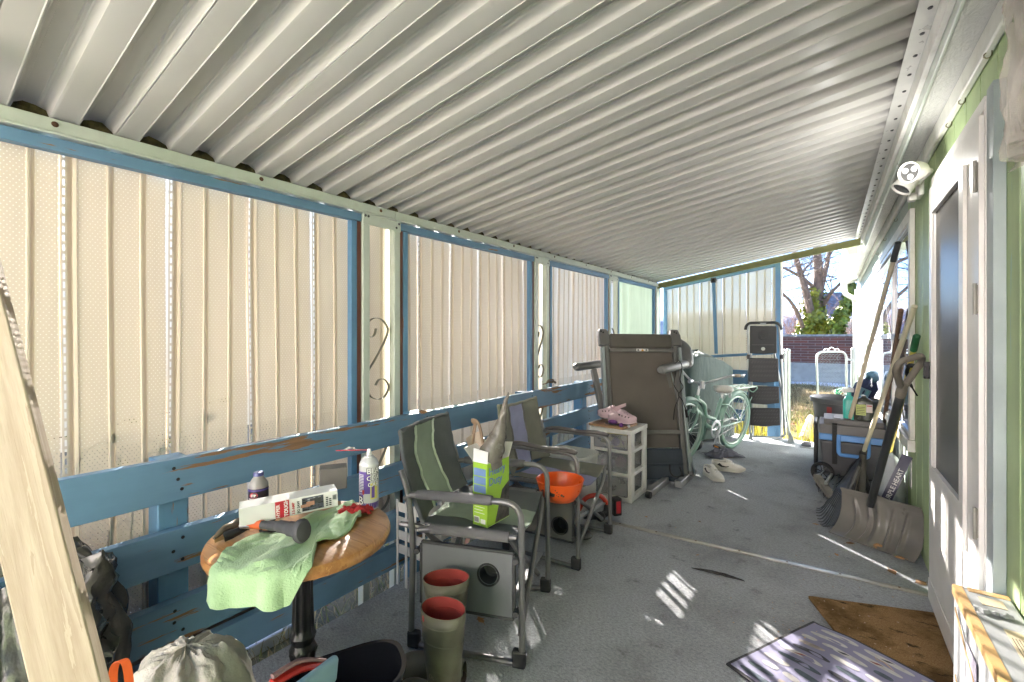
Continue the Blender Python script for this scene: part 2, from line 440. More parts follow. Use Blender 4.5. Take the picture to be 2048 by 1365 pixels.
# per rib: low flat, side, small shoulder, high flat, side
rp = [(0.0, 0.0), (.054, 0.0), (.0565, -.002), (.060, .0), (.070, .033), (.074, .036), (.082, .036), (.0845, .0415), (.121, .0415), (.1235, .036), (.131, .036), (.135, .033), (.1455, .002)]
ys = []
k = int((YB - RY0) / RP)
y = RY0 + k * RP
while y < 6.36:
    for (dy, dz) in rp: ys.append((y + dy - .054, dz))
    if k % 2 == 0: ys.append((y + .1460 - .054 + .001, .0005)); ys.append((y + .1485 - .054, .0105)); ys.append((y + .1505 - .054, .0005))
    y += RP; k += 1
XS = [XF - .16, XF + .3, -1.1, -.5, -.1, XR + .02]
vs = []; fs = []
for (yy, dz) in ys:
    for x in XS: vs.append(V((x, yy, zroof(x, yy) + dz + .0015 * fbm((x * 1.2, yy * 1.2, 3)))))
nx = len(XS)
for i in range(len(ys) - 1):
    for j in range(nx - 1): fs.append((i * nx + j, i * nx + j + 1, (i + 1) * nx + j + 1, (i + 1) * nx + j))
b.add(vs, fs)
o = obj('roof_sheet', b, m_roof, cover, angle=25)
md = o.modifiers.new('thickness', 'SOLIDIFY'); md.thickness = .0012; md.offset = 1
# carrying beam: a roll-formed fascia channel with a small lip
b = M()
prof = [(XF - .035, 0), (XF, 0), (XF, -BT + .010), (XF + .010, -BT + .008), (XF + .010, -BT), (XF - .035, -BT)]
def beam(y0, y1):
    n = len(prof); vs = [V((x, y, zbeam(y) + z)) for y in (y0, y1) for (x, z) in prof]
    b.add(vs, [tuple(range(n)), tuple(n + k for k in range(n))[::-1]] + [(k, n + k, n + (k + 1) % n, (k + 1) % n) for k in range(n)])
sp = 1.5 + .17
beam(YB, sp); beam(sp + .003, 6.44)
for k in range(14):
    y = .33 + k * .62 - .62; b.lathe([(.0001, .004), (.007, .003), (.009, 0)], (XF + .001, y, zbeam(y) - .018), 9, 1, axis=(1, 0, 0))
obj('beam', b, [m_cream_al, m_rust], cover, bevel=.002)
# dark foam closure strip in the rib hollows
b = M(); y = RY0 - 12 * RP; top = []
while y < 6.3:
    for yy, zz in ((y + .008, -.003), (y + .016, .020 + .006 * random.random()), (y + .035, .030 + .006 * random.random()), (y + .062, .034 * random.uniform(.8, 1)), (y + .085, .012 + .012 * random.random()), (y + .098, -.003)): top.append((yy, zz))
    y += RP
n_ = len(top); vs = [V((XF - .014 - dx + .004 * fbm((yy * 9, 1, 1)), yy, zbeam(yy) + zz_)) for dx in (0, .03) for (yy, zz) in top for zz_ in (zz, -.03)]
b.add(vs, [(2 * k, 2 * k + 1, 2 * k + 3, 2 * k + 2) for k in range(n_ - 1)] + [(2 * n_ + 2 * k, 2 * n_ + 2 * k + 2, 2 * n_ + 2 * k + 3, 2 * n_ + 2 * k + 1) for k in range(n_ - 1)] + [(2 * k, 2 * k + 2, 2 * n_ + 2 * k + 2, 2 * n_ + 2 * k) for k in range(n_ - 1)])
obj('foam_closure', b, plain('dirty_foam', (.075, .06, .022), .95, var=.6, vs=40, bst=.6, bs=80, bd=.01), cover, flat=True)
# flashing and trim at the house side, with its screws
b = M()
b.grid(2, 2, lambda u, v: V((XR - .03 + u * .055, YB + v * (6.3 - YB), zroof(XR - .03 + u * .055, YB + v * (6.3 - YB)) - .004)))
y = RY0 - 13 * RP
while y < 6.2:
    b.lathe([(.0001, -.006), (.006, -.004), (.0075, 0)], (XR + .004, y + .012, zroof(XR + .004, y) - .004), 8, 1); y += RP
obj('flashing', b, [plain('flashing_metal', (.62, .62, .60), .3, .25, var=.08), m_dkgrey], cover)
b = M()
def run(x0, x1, z0, z1, ya, yb_, m=0):   # board following the roof line
    vs = [V((x, y, zroof(XR, y) + z)) for y in (ya, yb_) for (x, z) in ((x0, z0), (x1, z0), (x1, z1), (x0, z1))]
    b.add(vs, [(0, 1, 2, 3)[::-1], (4, 5, 6, 7), (0, 1, 5, 4), (1, 2, 6, 5), (2, 3, 7, 6), (3, 0, 4, 7)], m)
run(.281, .300, -.07, .0, YB, 6.27)
obj('edge_trim', b, m_white_wood, cover, bevel=.002)
b = M(); run(.16, .34, .046, .056, -2.6, 6.4); obj('gap_cover_strip', b, m_roof, cover)  # strip added to close a gap where sky light leaked in
# olive end beam under the last rib
b = M()
A, Bp = V((XF - .15, 6.33, zroof(XF - .15, 6.33) - .004)), V((XR + .02, 6.33, zroof(XR + .02, 6.33) - .004))
b.prism([A, Bp, Bp - UP * .078, A - UP * .078], (0, .035, 0))
obj('end_fascia', b, plain('olive_paint', (.14, .145, .045), .55, var=.12), cover, bevel=.002)

# ---------------------------------------------------------------- ornamental posts with scrolls
SCR = [(325, 245), (318, 285), (303, 310), (275, 318), (252, 295), (243, 245), (262, 190), (318, 155), (375, 170), (418, 225), (425, 270), (405, 335), (360, 430), (310, 525), (262, 610), (247, 690), (250, 765), (285, 830), (345, 852), (400, 825), (432, 755), (420, 705), (388, 678), (348, 685), (322, 732)]
def catmull(p, n=5):
    p = [V(a) for a in p]; out = []
    for i in range(len(p) - 1):
        a, b_, c, d = p[max(i - 1, 0)], p[i], p[i + 1], p[min(i + 2, len(p) - 1)]
        for k in range(n):
            t = k / n
            out.append(.5 * ((2 * b_) + (c - a) * t + (2 * a - 5 * b_ + 4 * c - d) * t * t + (3 * b_ - a - 3 * c + d) * t ** 3))
    out.append(p[-1]); return out
scr = [onx(680 + x / 4.267, 600 + y / 4.267, XF) for x, y in SCR]
scr = catmull(scr, 4)
m_scroll = plain('tan_painted_iron', (.20, .19, .15), .45, .2, var=.1)
def post(Y0, Y1, label, w=.042, corner=False):
    t = thing('ornamental_post', label, 'porch post', (XF, (Y0 + Y1) / 2, GZ), group='slim double posts along the screen wall')
    zt = zbeam(Y0) - BT - .001
    for y in (Y0, Y1 - w):
        b = M(); b.box(XF - .040, XF + .004, y, y + w, GZ, zt - .002); obj('upright', b, m_cream_al, t, bevel=.004)
    if corner: return t
    b = M(); b.box(XF + .0045, XF + .0075, Y0, Y1, zt - .055, zt)
    for yy in (Y0 + .012, Y0 + .03, Y1 - .03, Y1 - .012):
        b.lathe([(.0001, .004), (.006, .0025), (.007, 0)], (XF + .0075, yy, zt - (.012 if yy < (Y0 + Y1) / 2 - .05 or yy > Y1 - .02 else .036)), 8, 1, axis=(1, 0, 0))
    obj('cap_plate', b, [m_cream_al, m_dkgrey], t)
    c0 = (1.499 + 1.656) / 2; cy = (Y0 + Y1) / 2; sw = (Y1 - Y0 - 2 * w) / (.157)
    for dz in (0, -.60):
        b = M(); pts = [V((XF - .018, cy + (p.y - c0) * sw, p.z + dz)) for p in scr]
        n = len(pts)
        b.slab(n, 2, lambda u, v: pts[min(n - 1, int(round(u * (n - 1))))] + V(((v - .5) * .017, 0, 0)), .003)
        obj('scroll', b, m_scroll, t, angle=60)
    return t
post(1.455, 1.70, 'pale double post with iron scrolls left of the nearer folding chair')
post(3.11, 3.334, 'pale double post with iron scrolls behind the farther folding chair')
post(4.63, 4.86, 'pale double post with scroll just left of the green panel')
post(6.235, 6.42, 'plain pale corner post where the side screen meets the end screen', corner=True)

# ---------------------------------------------------------------- side screens: blue frames with perforated vinyl
def screen(Y0, Y1, label, ext=.0, phase=0.0, seed=1, green=False, vm=None):
    t = thing('vinyl_screen', label, 'screen panel', (XF, (Y0 + Y1) / 2, .1), group='vinyl screens between the posts')
    b = M()
    z0, z1 = zfr(Y0), zfr(Y1)
    b.prism([V((XF - .002, Y0 + .004, z0)), V((XF - .002, Y1 - .004, z1)), V((XF - .002, Y1 - .004, z1 - .040)), V((XF - .002, Y0 + .004, z0 - .040))], (-.036, 0, 0))
    obj('top_board', b, m_blue, t, bevel=.003)
    for y in (Y0 + .004, Y1 - .064):
        b = M(); far = y > (Y0 + Y1) / 2
        ya, yb_ = (y, y + .034) if far else (y + .026, y + .06)
        b.box(XF - .038, XF - .004, ya, yb_, .10, (z1 if far else z0) - .041)
        obj('side_board', b, m_blueZ, t, bevel=.003)
        b = M(); ya, yb_ = (y + .035, y + .060) if far else (y, y + .025)
        b.box(XF - .040, XF - .008, ya, yb_, .10, (z1 if far else z0) - .041)
        obj('stained_side_board', b, m_redbrown, t, bevel=.002)
    b = M(); b.box(XF - .038, XF - .002, Y0 + .066, Y1 - .066, .105, .20)
    obj('bottom_board', b, m_barewood, t, bevel=.003)
    b = M()
    if green:
        L = Y1 - Y0; pts = []
        y = 0
        while y < L:
            for dy, dx in ((0, 0), (.014, 0), (.019, .012), (.033, .012)): pts.append((y + dy, dx))
            y += .038
        pts = [p for p in pts if p[0] <= L]
        cuts = (.135, .190, .42)
        for a, c in zip(pts, pts[1:]):
            if any(abs((a[0] + c[0]) / 2 - k) < .0075 for k in cuts) and c[0] - a[0] > .01: continue
            vs = [V((XF - .050 + d[1], Y0 + d[0], z)) for d in (a, c) for z in (.16, zfr(Y0 + d[0]) - .01)]
            b.add(vs, [(0, 2, 3, 1)])
        n = N('pale_green_corrugated_sheet'); o_ = n.coord(); z = n.noi(n.mp(o_, scale=(1, 6, 1)), 2, 4)
        col = n.mix(n.ramp(z, .3, .7), (.33, .45, .40), (.42, .54, .48))
        di = n.new('ShaderNodeBsdfPrincipled'); n.set(di.inputs[0], col); di.inputs['Roughness'].default_value = .4
        tl = n.new('ShaderNodeBsdfTranslucent'); n.set(tl.inputs[0], (.5, .6, .48))
        mx = n.new('ShaderNodeMixShader'); mx.inputs[0].default_value = .05; n.lk(di.outputs[0], mx.inputs[1]); n.lk(tl.outputs[0], mx.inputs[2])
        obj('corrugated_sheet', b, n.done(mx.outputs[0]), t, angle=20)
    else:
        vinyl_sheet(b, (XF - .058, Y0 + .02, 0), (0, 1, 0), (1, 0, 0), Y1 + ext - Y0 - .03, lambda s: .17, lambda s: zfr(Y0 + s) - .004, phase, seed=seed)
        obj('vinyl_sheet', b, vm or m_vinyl, t, angle=20)
    return t
ph1 = (.332 * 1.065) - (-.10) - .02
screen(-.10, 1.455, 'large bright perforated screen behind the bistro table', .235, MODW - (ph1 % MODW), 1)
screen(1.70, 3.11, 'perforated screen with bowed seams behind the two folding chairs', .215, .12, 2, vm=m_vinyl2)
screen(3.334, 4.63, 'perforated screen directly behind the folded treadmill', .20, .05, 3, vm=m_vinyl3)
screen(4.86, 6.235, 'pale green corrugated screen panel near the far corner', green=True)
post(-.345, -.10, 'pale double post at the near left end of the screens')

# end screen across the far end
YS = 6.46
xr = ony(1561, 600, YS).x; xl = XF + .03
scrn = thing('end_screen', 'cream perforated screen closing the far end of the porch', 'screen panel', ((xl + xr) / 2, YS, 0))
def ztop(x): return zroof(x, YS) - .055
b = M(); b.prism([V((xl, YS, ztop(xl))), V((xr, YS, ztop(xr))), V((xr, YS, ztop(xr) - .05)), V((xl, YS, ztop(xl) - .05))], (0, .035, 0)); obj('top_board', b, m_blueX, scrn, bevel=.003)
b = M(); b.box(xl, xl + .05, YS - .003, YS + .033, .12, ztop(xl) - .05); obj('side_board', b, m_blueZ, scrn, bevel=.003)
b = M(); b.box(xr - .055, xr, YS - .004, YS + .045, .0, ztop(xr) + .02); obj('side_board', b, m_blueZ, scrn, bevel=.003)
b = M(); b.box(xr + .001, xr + .02, YS - .004, YS + .045, .0, ztop(xr) + .02); obj('edge_strip', b, m_white_wood, scrn, bevel=.002)
zm0, zm1 = ony(1405, 714, YS).z, ony(1548, 706, YS).z
b = M(); A, Bp = ony(1340, 718, YS - .006), ony(1553, 706, YS - .006)
b.prism([A + UP * .017, Bp + UP * .017, Bp - UP * .017, A - UP * .017], (0, .03, 0)); obj('middle_board', b, m_blueX, scrn, bevel=.003)
b = M(); b.bar(ony(1427, 566, YS - .012), ony(1432.5, 708, YS - .012), .042, .012, up=(0, 1, 0)); obj('brace', b, m_blueZ, scrn, bevel=.002)
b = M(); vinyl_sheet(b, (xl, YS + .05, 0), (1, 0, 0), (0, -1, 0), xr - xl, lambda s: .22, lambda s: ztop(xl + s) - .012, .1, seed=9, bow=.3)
obj('vinyl_sheet', b, mk_vinyl('shade_toned_vinyl', (.52, .51, .42), .03), scrn, angle=20)  # the end screen's shade is put into this duller vinyl colour
b = M(); c = ony(1427, 561, YS - .03); b.box(c.x - .032, c.x + .032, c.y - .02, c.y + .018, c.z - .032, c.z + .032)
b.lathe([(.018, .0), (.018, .008), (.012, .011), (.0001, .006)], c + V((0, -.02, 0)), 16, 1, axis=(0, -1, 0))
for s in (-1, 1): b.bar(c + V((.04 * s, .01, 0)), c + V((.02 * s, .01, 0)), .02, .012)
tag(obj('security_camera', b, [m_black, plain('camera_lens', (.01, .01, .012), .08)], bevel=.006), 'small black cube camera fixed on the blue brace', 'camera')

# ---------------------------------------------------------------- railings
rail = thing('porch_railing', 'chipped blue board railing along the left side', 'railing', (RX - .02, 2, 0))
def zr(y): return .004 * y
b0 = [(.70, .84), (.462, .60), (.222, .36), (.078, .190)]
for i, (za, zb) in enumerate(b0):
    b = M(); NN = 40
    def P(y, z): return V((RX, y, z))
    pts = [-1.6 + (6.35 + 1.6) * k / NN for k in range(NN + 1)]
    for x in (0,):
        vs = []
        for y in pts:
            j = .0025 * fbm((y * 1.3, i * 5, 0))
            for (dx, z) in ((0, za), (0, zb), (-.037, zb), (-.037, za)): vs.append(V((RX + dx + j, y, z + zr(y) + .002 * fbm((y * 3, z * 9, i)))))
        fs = [(k * 4 + q, k * 4 + (q + 1) % 4, k * 4 + 4 + (q + 1) % 4, k * 4 + 4 + q) for k in range(NN) for q in range(4)]
        fs += [(0, 3, 2, 1), (NN * 4, NN * 4 + 1, NN * 4 + 2, NN * 4 + 3)]
        b.add(vs, fs)
    for yy in (.60, 1.74, 2.82, 3.77, 4.85):
        for zz in (.25, .5, .78): b.lathe([(.0001, .001), (.0055, .0015), (.006, 0)], (RX + .0012, yy + random.uniform(-.02, .02), za + (zb - za) * zz + zr(yy)), 7, 1, axis=(1, 0, 0))
    obj('rail_board', b, [m_blue, m_rubber], rail, bevel=.003)
for y in (-.45, .555, 1.70, 2.78, 3.725, 4.8, 5.85):
    b = M(); b.box(RX - .13, RX - .040, y, y + .09, GZ, .835 + zr(y)); obj('post', b, m_blueZ, rail, bevel=.004)
end = thing('end_railing', 'short blue board railing across the far end', 'railing', (-1.2, YS - .06, 0))
for za, zb in ((.655, .838), (.42, .565), (.19, .33)):
    b = M(); b.box(RX, xr - .06, YS - .06, YS - .022, za, zb); obj('rail_board', b, m_blueX, end, bevel=.003)
for x in (-1.36, xr - .14):
    b = M(); b.box(x, x + .09, YS - .021, YS - .003, .0, .83); obj('post', b, m_blueZ, end, bevel=.003)

# ---------------------------------------------------------------- house
house = thing('house', 'green board sided house wall with white eave and windows', 'house', (XH, 4, 0))
m_green = painted('green_house_paint', (.38, .49, .25), under=(.36, .50, .43), amount=.60, axis='Z', rough=.5)
HY = 11.2
def siding(b, ya, yb_, z0, z1, m=0, pitch=.2032, x=XH):
    y = ya; pr = [(ya, 0)]
    k = math.ceil((ya + .02) / pitch)
    while k * pitch < yb_ - .02:
        g = k * pitch; pr += [(g - .005, 0), (g - .003, .006), (g + .003, .006), (g + .005, 0)]; k += 1
    pr.append((yb_, 0))
    vs = [V((x + d, y, z)) for (y, d) in pr for z in (z0, z1)]
    b.add(vs, [(2 * i, 2 * i + 1, 2 * i + 3, 2 * i + 2) for i in range(len(pr) - 1)], m)
b = M(); siding(b, -2.6, 4.02, -.02, 2.45); obj('wall', b, m_green, house, flat=True)
m_mintwall = painted('pale_mint_paint', (.34, .39, .36), under=(.3, .38, .3), amount=.7, axis='Z')
b = M(); siding(b, 4.02, HY, -.02, 2.45)
b.box(XH, XH + 5, HY - .01, HY, GZ, 2.3); b.box(XH + .02, XH + 5, -2.6, HY - .02, GZ, -.021); obj('wall', b, m_mintwall, house, flat=True, label='pale mint wall beyond the window')
b = M(); b.box(XH - .03, XH - .001, HY - .10, HY + .02, GZ, 2.2); obj('corner_board', b, m_white_wood, house, bevel=.003)
# eave: textured soffit, lower trim
def mk_soffit():
    n = N('gloss_textured_soffit'); o = n.coord()
    a = n.noi(n.mp(o, scale=(3, 1, 3)), 26, 5, .6, 1.2)
    return n.done(n.pbr(n.mix(n.ramp(n.noi(o, 3, 4), .3, .7), (.58, .58, .57), (.68, .68, .66)), .22, bump=n.bump(a, .55, .012)))
def zs(y): return min(zroof(XR, y), zroof(XR, 6.3)) - .064
b = M(); b.slab(3, 40, lambda u, v: V((.302 + u * .113, -2.6 + v * 12.8, zs(-2.6 + v * 12.8) + .012 * u + .004 * fbm((u * 2, v * 30, 2)) - .004 * 0)), .008); obj('soffit', b, mk_soffit(), house)
b = M(); b.prism([V((XH - .002, -2.6, zs(-2.6) - .075)), V((XH - .002, 6.3, zs(6.3) - .075)), V((XH - .002, 10.2, zs(6.3) - .075)), V((XH - .002, 10.2, zs(6.3) + .006)), V((XH - .002, 6.3, zs(6.3) + .006)), V((XH - .002, -2.6, zs(-2.6) + .006))], (-.025, 0, 0)); obj('frieze_board', b, m_white_wood, house, bevel=.006)
m_mintmetal = plain('mint_white_gutter', (.62, .68, .62), .3, var=.06)
b = M(); b.box(.255, .30, 6.36, 10.25, zs(7) - .02, zs(7) + .16); b.prism([V((.285, -2.6, zroof(XR, -2.6) + .05)), V((3.4, -2.6, 3.2)), V((3.4, -2.6, 3.24)), V((.285, -2.6, zroof(XR, -2.6) + .09))], (0, 8.95, .02))
b.box(.3005, .312, -2.6, 6.3, zroof(XR, -2.6) - .04, 2.45)
b.prism([V((.255, 6.36, 2.34)), V((3.4, 6.36, 3.25)), V((3.4, 6.36, 3.29)), V((.255, 6.36, 2.38))], (0, 5.2, 0)); obj('roof', b, m_mintmetal, house, bevel=.003)
b = M(); b.prism([V((.12, 6.45, 2.33)), V((.25, 6.45, 2.33)), V((.25, 6.45, 2.20)), V((.17, 6.45, 2.20)), V((.15, 6.45, 2.27)), V((.12, 6.45, 2.29))], (0, 3.7, 0))
obj('gutter', b, m_mintmetal, house, bevel=.004)
b = M(); b.tube(fillet([(.21, 9.9, 2.22), (.21, 9.9, 2.03), (.37, 10.3, 1.95), (.385, 10.35, 1.8), (.385, 10.35, -.2)], .12), .042, 10); obj('downspout', b, m_mintmetal, house)
# little cup hooks under the frieze
m_hook = plain('brass_hook', (.22, .19, .10), .4, .8)
b = M()
for y in (1.95, 2.28, 2.5, 3.05, 3.6, 4.3, 5.1, 5.9):
    c = V((XH - .03, y, 2.118)); b.tube([c, c - UP * .012] + [c + V((-.009 + .009 * math.cos(a), 0, -.021 - .009 * math.sin(a) + .009)) for a in (.4, 1.2, 2.0, 2.8, 3.6, 4.3)], .0018, 6)
obj('cup_hook', b, m_hook, house)
pk = onx(1995, 513, XH)
b = M(); b.tube([pk + V((0, .012, -.003)), pk + V((-.030, .012, -.003)), pk + V((-.034, .012, .016))], .0028, 7); obj('wall_hook', b, plain('green_painted_hook', (.16, .25, .10), .5), house)
# outlet cover and patch plate left of the door
b = M(); p0 = onx(1823, 947, XH); b.box(XH - .006, XH - .0005, p0.y - .036, p0.y + .036, p0.z - .095, p0.z + .095); obj('cover_plate', b, m_white_wood, house, bevel=.003)

# storm door ---------------------------------------------------------------
m_dwhite = plain('white_door_enamel', (.74, .725, .69), .36, var=.04, bst=.03)
XD = XH - .045
yl, yh = onx(1858, 700, XD).y, onx(1957, 700, XD).y
zt = onx(1858, 380, XD).z; zb = .012
sl, sh = onx(1866, 700, XD).y, onx(1924.5, 700, XD).y
zst, zsb = onx(1866, 425, XD).z, onx(1866, 935, XD).z
door = M()
door.box(XD, XD + .03, sl, yl, zb, zt); door.box(XD, XD + .03, yh, sh, zb, zt)
door.box(XD, XD + .03, sh, sl, zst, zt); door.box(XD, XD + .03, sh, sl, zb, zsb)
door.box(XD - .004, XD - .0005, yh + .004, yl - .004, zb + .004, .115)
# raised retainer around the insert, deeper stile on the hinge side
for a, c, z0, z1 in ((sl - .004, sl + .010, zsb - .01, zst + .01), (sh - .012, sh + .004, zsb - .01, zst + .01)): door.box(XD - .007, XD - .0006, a, c, z0, z1)
for z0, z1 in ((zst - .004, zst + .012), (zsb - .012, zsb + .004)): door.box(XD - .007, XD - .0006, sh + .0045, sl - .0045, z0, z1)
door.box(XD - .012, XD - .0006, sh - .075, sh - .0125, zsb - .14, zst + .02)
dr = obj('storm_door', door, m_dwhite, house, bevel=.003)
n = N('dark_door_screen'); o_ = n.coord(); a = n.noi(o_, 4, 5, .6)
spk = n.new('ShaderNodeTexVoronoi'); n.lk(o_, spk.inputs['Vector']); spk.inputs['Scale'].default_value = 9
col = n.mix(n.ramp(spk.outputs['Distance'], .025, .03, .7, 0), n.mix(n.ramp(a, .35, .7), (.060, .054, .048), (.085, .08, .074)), (.5, .5, .48))
m_screen = n.done(n.pbr(col, .33, spec=.4))
b = M(); b.box(XD + .010, XD + .016, sh + .001, sl - .001, zsb + .001, zst - .001); obj('screen', b, m_screen, dr)
m_handle = plain('black_iron_handle', (.02, .02, .022), .28, .6)
hc = onx(1850, 738, XD)
b = M(); b.box(XD - .022, XD - .0007, yl - .032, yl - .004, hc.z - .040, hc.z + .040)
b.tube([hc + V((-.012, .0, .012)), hc + V((-.055, .004, .014)), hc + V((-.066, .01, .006))], [.012, .012, .011], 10)
b.tube(catmull([hc + V((-.058, .004, .012)), hc + V((-.066, .018, -.015)), hc + V((-.060, .026, -.06)), hc + V((-.045, .014, -.10)), hc + V((-.03, -.015, -.135))], 5), [.009] * 8 + [.007] * 7 + [.004] * 6, 8)
obj('handle', b, m_handle, dr, bevel=.004)
for zz in (onx(1950, 360, XD).z, onx(1950, 600, XD).z, onx(1950, 1040, XD).z):
    b = M(); b.box(XD - .006, XD - .0007, yh + .002, yh + .028, zz - .045, zz + .045); b.tube([V((XD - .008, yh + .001, zz - .05)), V((XD - .008, yh + .001, zz + .05))], .005, 8)
    obj('hinge', b, plain('aged_hinge', (.3, .28, .25), .5, .5), dr)
# door casing
b = M(); XC = XD + .012
b.box(XC, XH - .001, yl + .002, yl + .012, -.0, zt + .012); b.box(XC, XH - .001, yh - .012, yh - .002, 0, zt + .012)
b.box(XC - .002, XH - .001, yh - .0115, yl + .0115, zt + .0125, zt + .055)
obj('door_frame', b, m_dwhite, house, bevel=.002)
b = M(); yj = onx(1986, 700, XH - .03).y; b.box(XH - .03, XH - .001, yj, yh - .0135, 0, zt + .07)
obj('door_casing', b, painted('blue_grey_casing', (.36, .42, .43), under=(.55, .56, .53), amount=.70, axis='Z'), house, bevel=.002)
# windows -------------------------------------------------------------------
n = N('window_glass'); o_ = n.coord()
di = n.new('ShaderNodeBsdfDiffuse'); n.set(di.inputs[0], n.mix(n.ramp(n.noi(o_, 1.5, 3), .3, .7), (.30, .33, .40), (.46, .48, .54)))
gl = n.new('ShaderNodeBsdfGlossy'); gl.inputs[1].default_value = .015; gl.inputs[0].default_value = (.9, .92, 1, 1)
fr = n.new('ShaderNodeFresnel'); fr.inputs[0].default_value = 1.9
mx = n.new('ShaderNodeMixShader'); n.lk(n.math('ADD', fr.outputs[0], .12), mx.inputs[0]); n.lk(di.outputs[0], mx.inputs[1]); n.lk(gl.outputs[0], mx.inputs[2])
m_glass = n.done(mx.outputs[0])
m_wframe = plain('grey_aluminium_sash', (.45, .45, .44), .35, .5, var=.08)
def window(Ya, Yb, z0, z1, label=None, mull=True, cs=.07):
    b = M(); xc = XH - .028
    b.box(xc, XH - .001, Ya, Ya + cs, z0 - .001, z1 + cs); b.box(xc, XH - .001, Yb - cs, Yb, z0 - .001, z1 + cs)
    b.box(xc, XH - .001, Ya + cs + .001, Yb - cs - .001, z1, z1 + cs)
    w = obj('window', b, m_white_wood, house, bevel=.004, label=label)
    b = M(); b.box(xc - .012, XH - .001, Ya - .015, Yb + .015, z0 - .075, z0 - .002); obj('sill', b, m_white_wood, w, bevel=.005)
    ya, yb_ = Ya + cs + .002, Yb - cs - .002; zm = z0 + (z1 - z0) * .47
    b = M(); xs = XH - .016
    for a, c in ((ya, ya + .022), (yb_ - .022, yb_)): b.box(xs - .006, XH - .002, a, c, z0, z1)
    b.box(xs - .005, XH - .002, ya + .0225, yb_ - .0225, z0, z0 + .03); b.box(xs - .005, XH - .002, ya + .0225, yb_ - .0225, z1 - .025, z1 - .001)
    if mull:
        ym = ya + (yb_ - ya) * .34
        b.box(xs - .010, XH - .002, ym - .022, ym + .022, z0 + .0305, z1 - .0255)
        b.box(xs - .008, XH - .002, ya + .0225, ym - .0225, zm - .02, zm + .02); b.box(xs - .008, XH - .002, ym + .0225, yb_ - .0225, zm - .02, zm + .02)
    else: b.box(xs - .008, XH - .002, ya + .0225, yb_ - .0225, zm - .02, zm + .02)
    obj('sash', b, m_wframe, w, bevel=.002)
    b = M(); b.box(XH - .008, XH - .0025, ya + .0005, yb_ - .0005, z0 + .001, z1 - .0015); obj('glass', b, m_glass, w)
wy0 = onx(1831, 600, XH).y; wy1 = onx(1752, 600, XH).y
window(wy0, wy1, .62, 1.98, 'window behind the leaning tools')
window(onx(1735, 600, XH).y, onx(1719, 600, XH).y, .7, 1.86, 'narrow far window', mull=False, cs=.05)
# porch thermometer-like dark edge left out; security light
lamp = thing('security_light', 'white twin head floodlight with one head lit', 'outdoor light', onx(1846, 382, XH - .04))
pm = onx(1846, 368, XH - .03)
m_lwhite = plain('white_lamp_plastic', (.72, .70, .66), .35, var=.04)
b = M(); b.box(XH - .055, XH - .0305, pm.y - .055, pm.y + .055, pm.z - .07, pm.z + .05); b.box(XH - .09, XH - .0555, pm.y - .03, pm.y + .03, pm.z - .085, pm.z - .045)
obj('base', b, m_lwhite, lamp, bevel=.008)
n = N('led_lens'); e = n.new('ShaderNodeEmission'); e.inputs[0].default_value = (1, .97, .9, 1); e.inputs[1].default_value = .35; m_led = n.done(e.outputs[0])
m_lens = plain('frosted_lens', (.06, .06, .06), .2, var=.02)
def head(cu, cv, dirv, d, lit):
    c = onx(cu, cv, XH - .13); dv = V(dirv).normalized()
    b = M(); b.lathe([(.018, -.085), (.034, -.075), (.042, -.05), (.047, 0), (.047, .006), (.041, .006), (.040, -.004)], c, 24, axis=dv)
    b.tube(fillet([V((XH - .06, pm.y, pm.z)), c - dv * .12 + V((.01, 0, -.01)), c - dv * .08], .03), .012, 8)
    h = obj('lamp_head', b, m_lwhite, lamp)
    b = M(); b.lathe([(.0001, -.003), (.0395, -.003)], c, 24, axis=dv); obj('lens', b, m_lens, h)
    a = dv.cross(UP).normalized(); e2 = a.cross(dv)
    b = M()
    for g in (.6, .6 + 2.094, .6 + 4.188):
        b.lathe([(.0001, .002), (.010, .0015), (.0125, -.002)], c + (a * math.cos(g) + e2 * math.sin(g)) * .021, 14, axis=dv)
    obj('led', b, m_led if lit else m_lens, h)
head(1819, 345, (-.62, -.72, -.22), .1, True)
lc = onx(1819, 345, XH - .13) + V((-.62, -.72, -.22)).normalized() * .16 - UP * .05
ll = bpy.data.lights.new('lamp_light', 'POINT'); ll.energy = .45; ll.shadow_soft_size = .03; ll.color = (1, .97, .92); lo_ = bpy.data.objects.new('lamp_light', ll); COL.objects.link(lo_); lo_.location = lc
head(1803, 378, (-.60, -.2, -.80), .1, False)

# clear plastic sheet hanging at the right
n = N('clear_plastic_film'); o_ = n.coord(); w = n.noi(n.mp(o_, scale=(5, 5, .8)), 5, 4, .6, .6)
pp = n.new('ShaderNodeBsdfPrincipled'); pp.inputs['Base Color'].default_value = (.72, .70, .66, 1); pp.inputs['Roughness'].default_value = .12; n.lk(n.bump(w, .8, .02), pp.inputs['Normal'])
tp = n.new('ShaderNodeBsdfTransparent'); tp.inputs[0].default_value = (.93, .92, .9, 1); mx = n.new('ShaderNodeMixShader'); mx.inputs[0].default_value = .22
n.lk(tp.outputs[0], mx.inputs[1]); n.lk(pp.outputs[0], mx.inputs[2]); m_film = n.done(mx.outputs[0])
b = M()
pz1, pz0 = 2.2, onx(2025, 338, .36).z
def film(u, v):
    y = 1.36 + u * .26 + .012 * fbm((u * 3, v * 3, 4)); 
    z = pz0 + (pz1 - pz0) * v + (.07 * (1 - u) if v < .05 else 0)
    return V((.36 + .024 * math.sin(u * 22 + 2 * fbm((u * 4, v * 2, 0))) * (.4 + .6 * (1 - v)) + .02 * fbm((u * 5, v * 4, 1)), y + .012 * math.sin(v * 9), z))
b.slab(40, 30, film, .0012)
for k in range(2): b.slab(24, 18, lambda u, v: film(u * .8 + .1, v) + V((.016 + k * .012, .012, 0)), .0012)
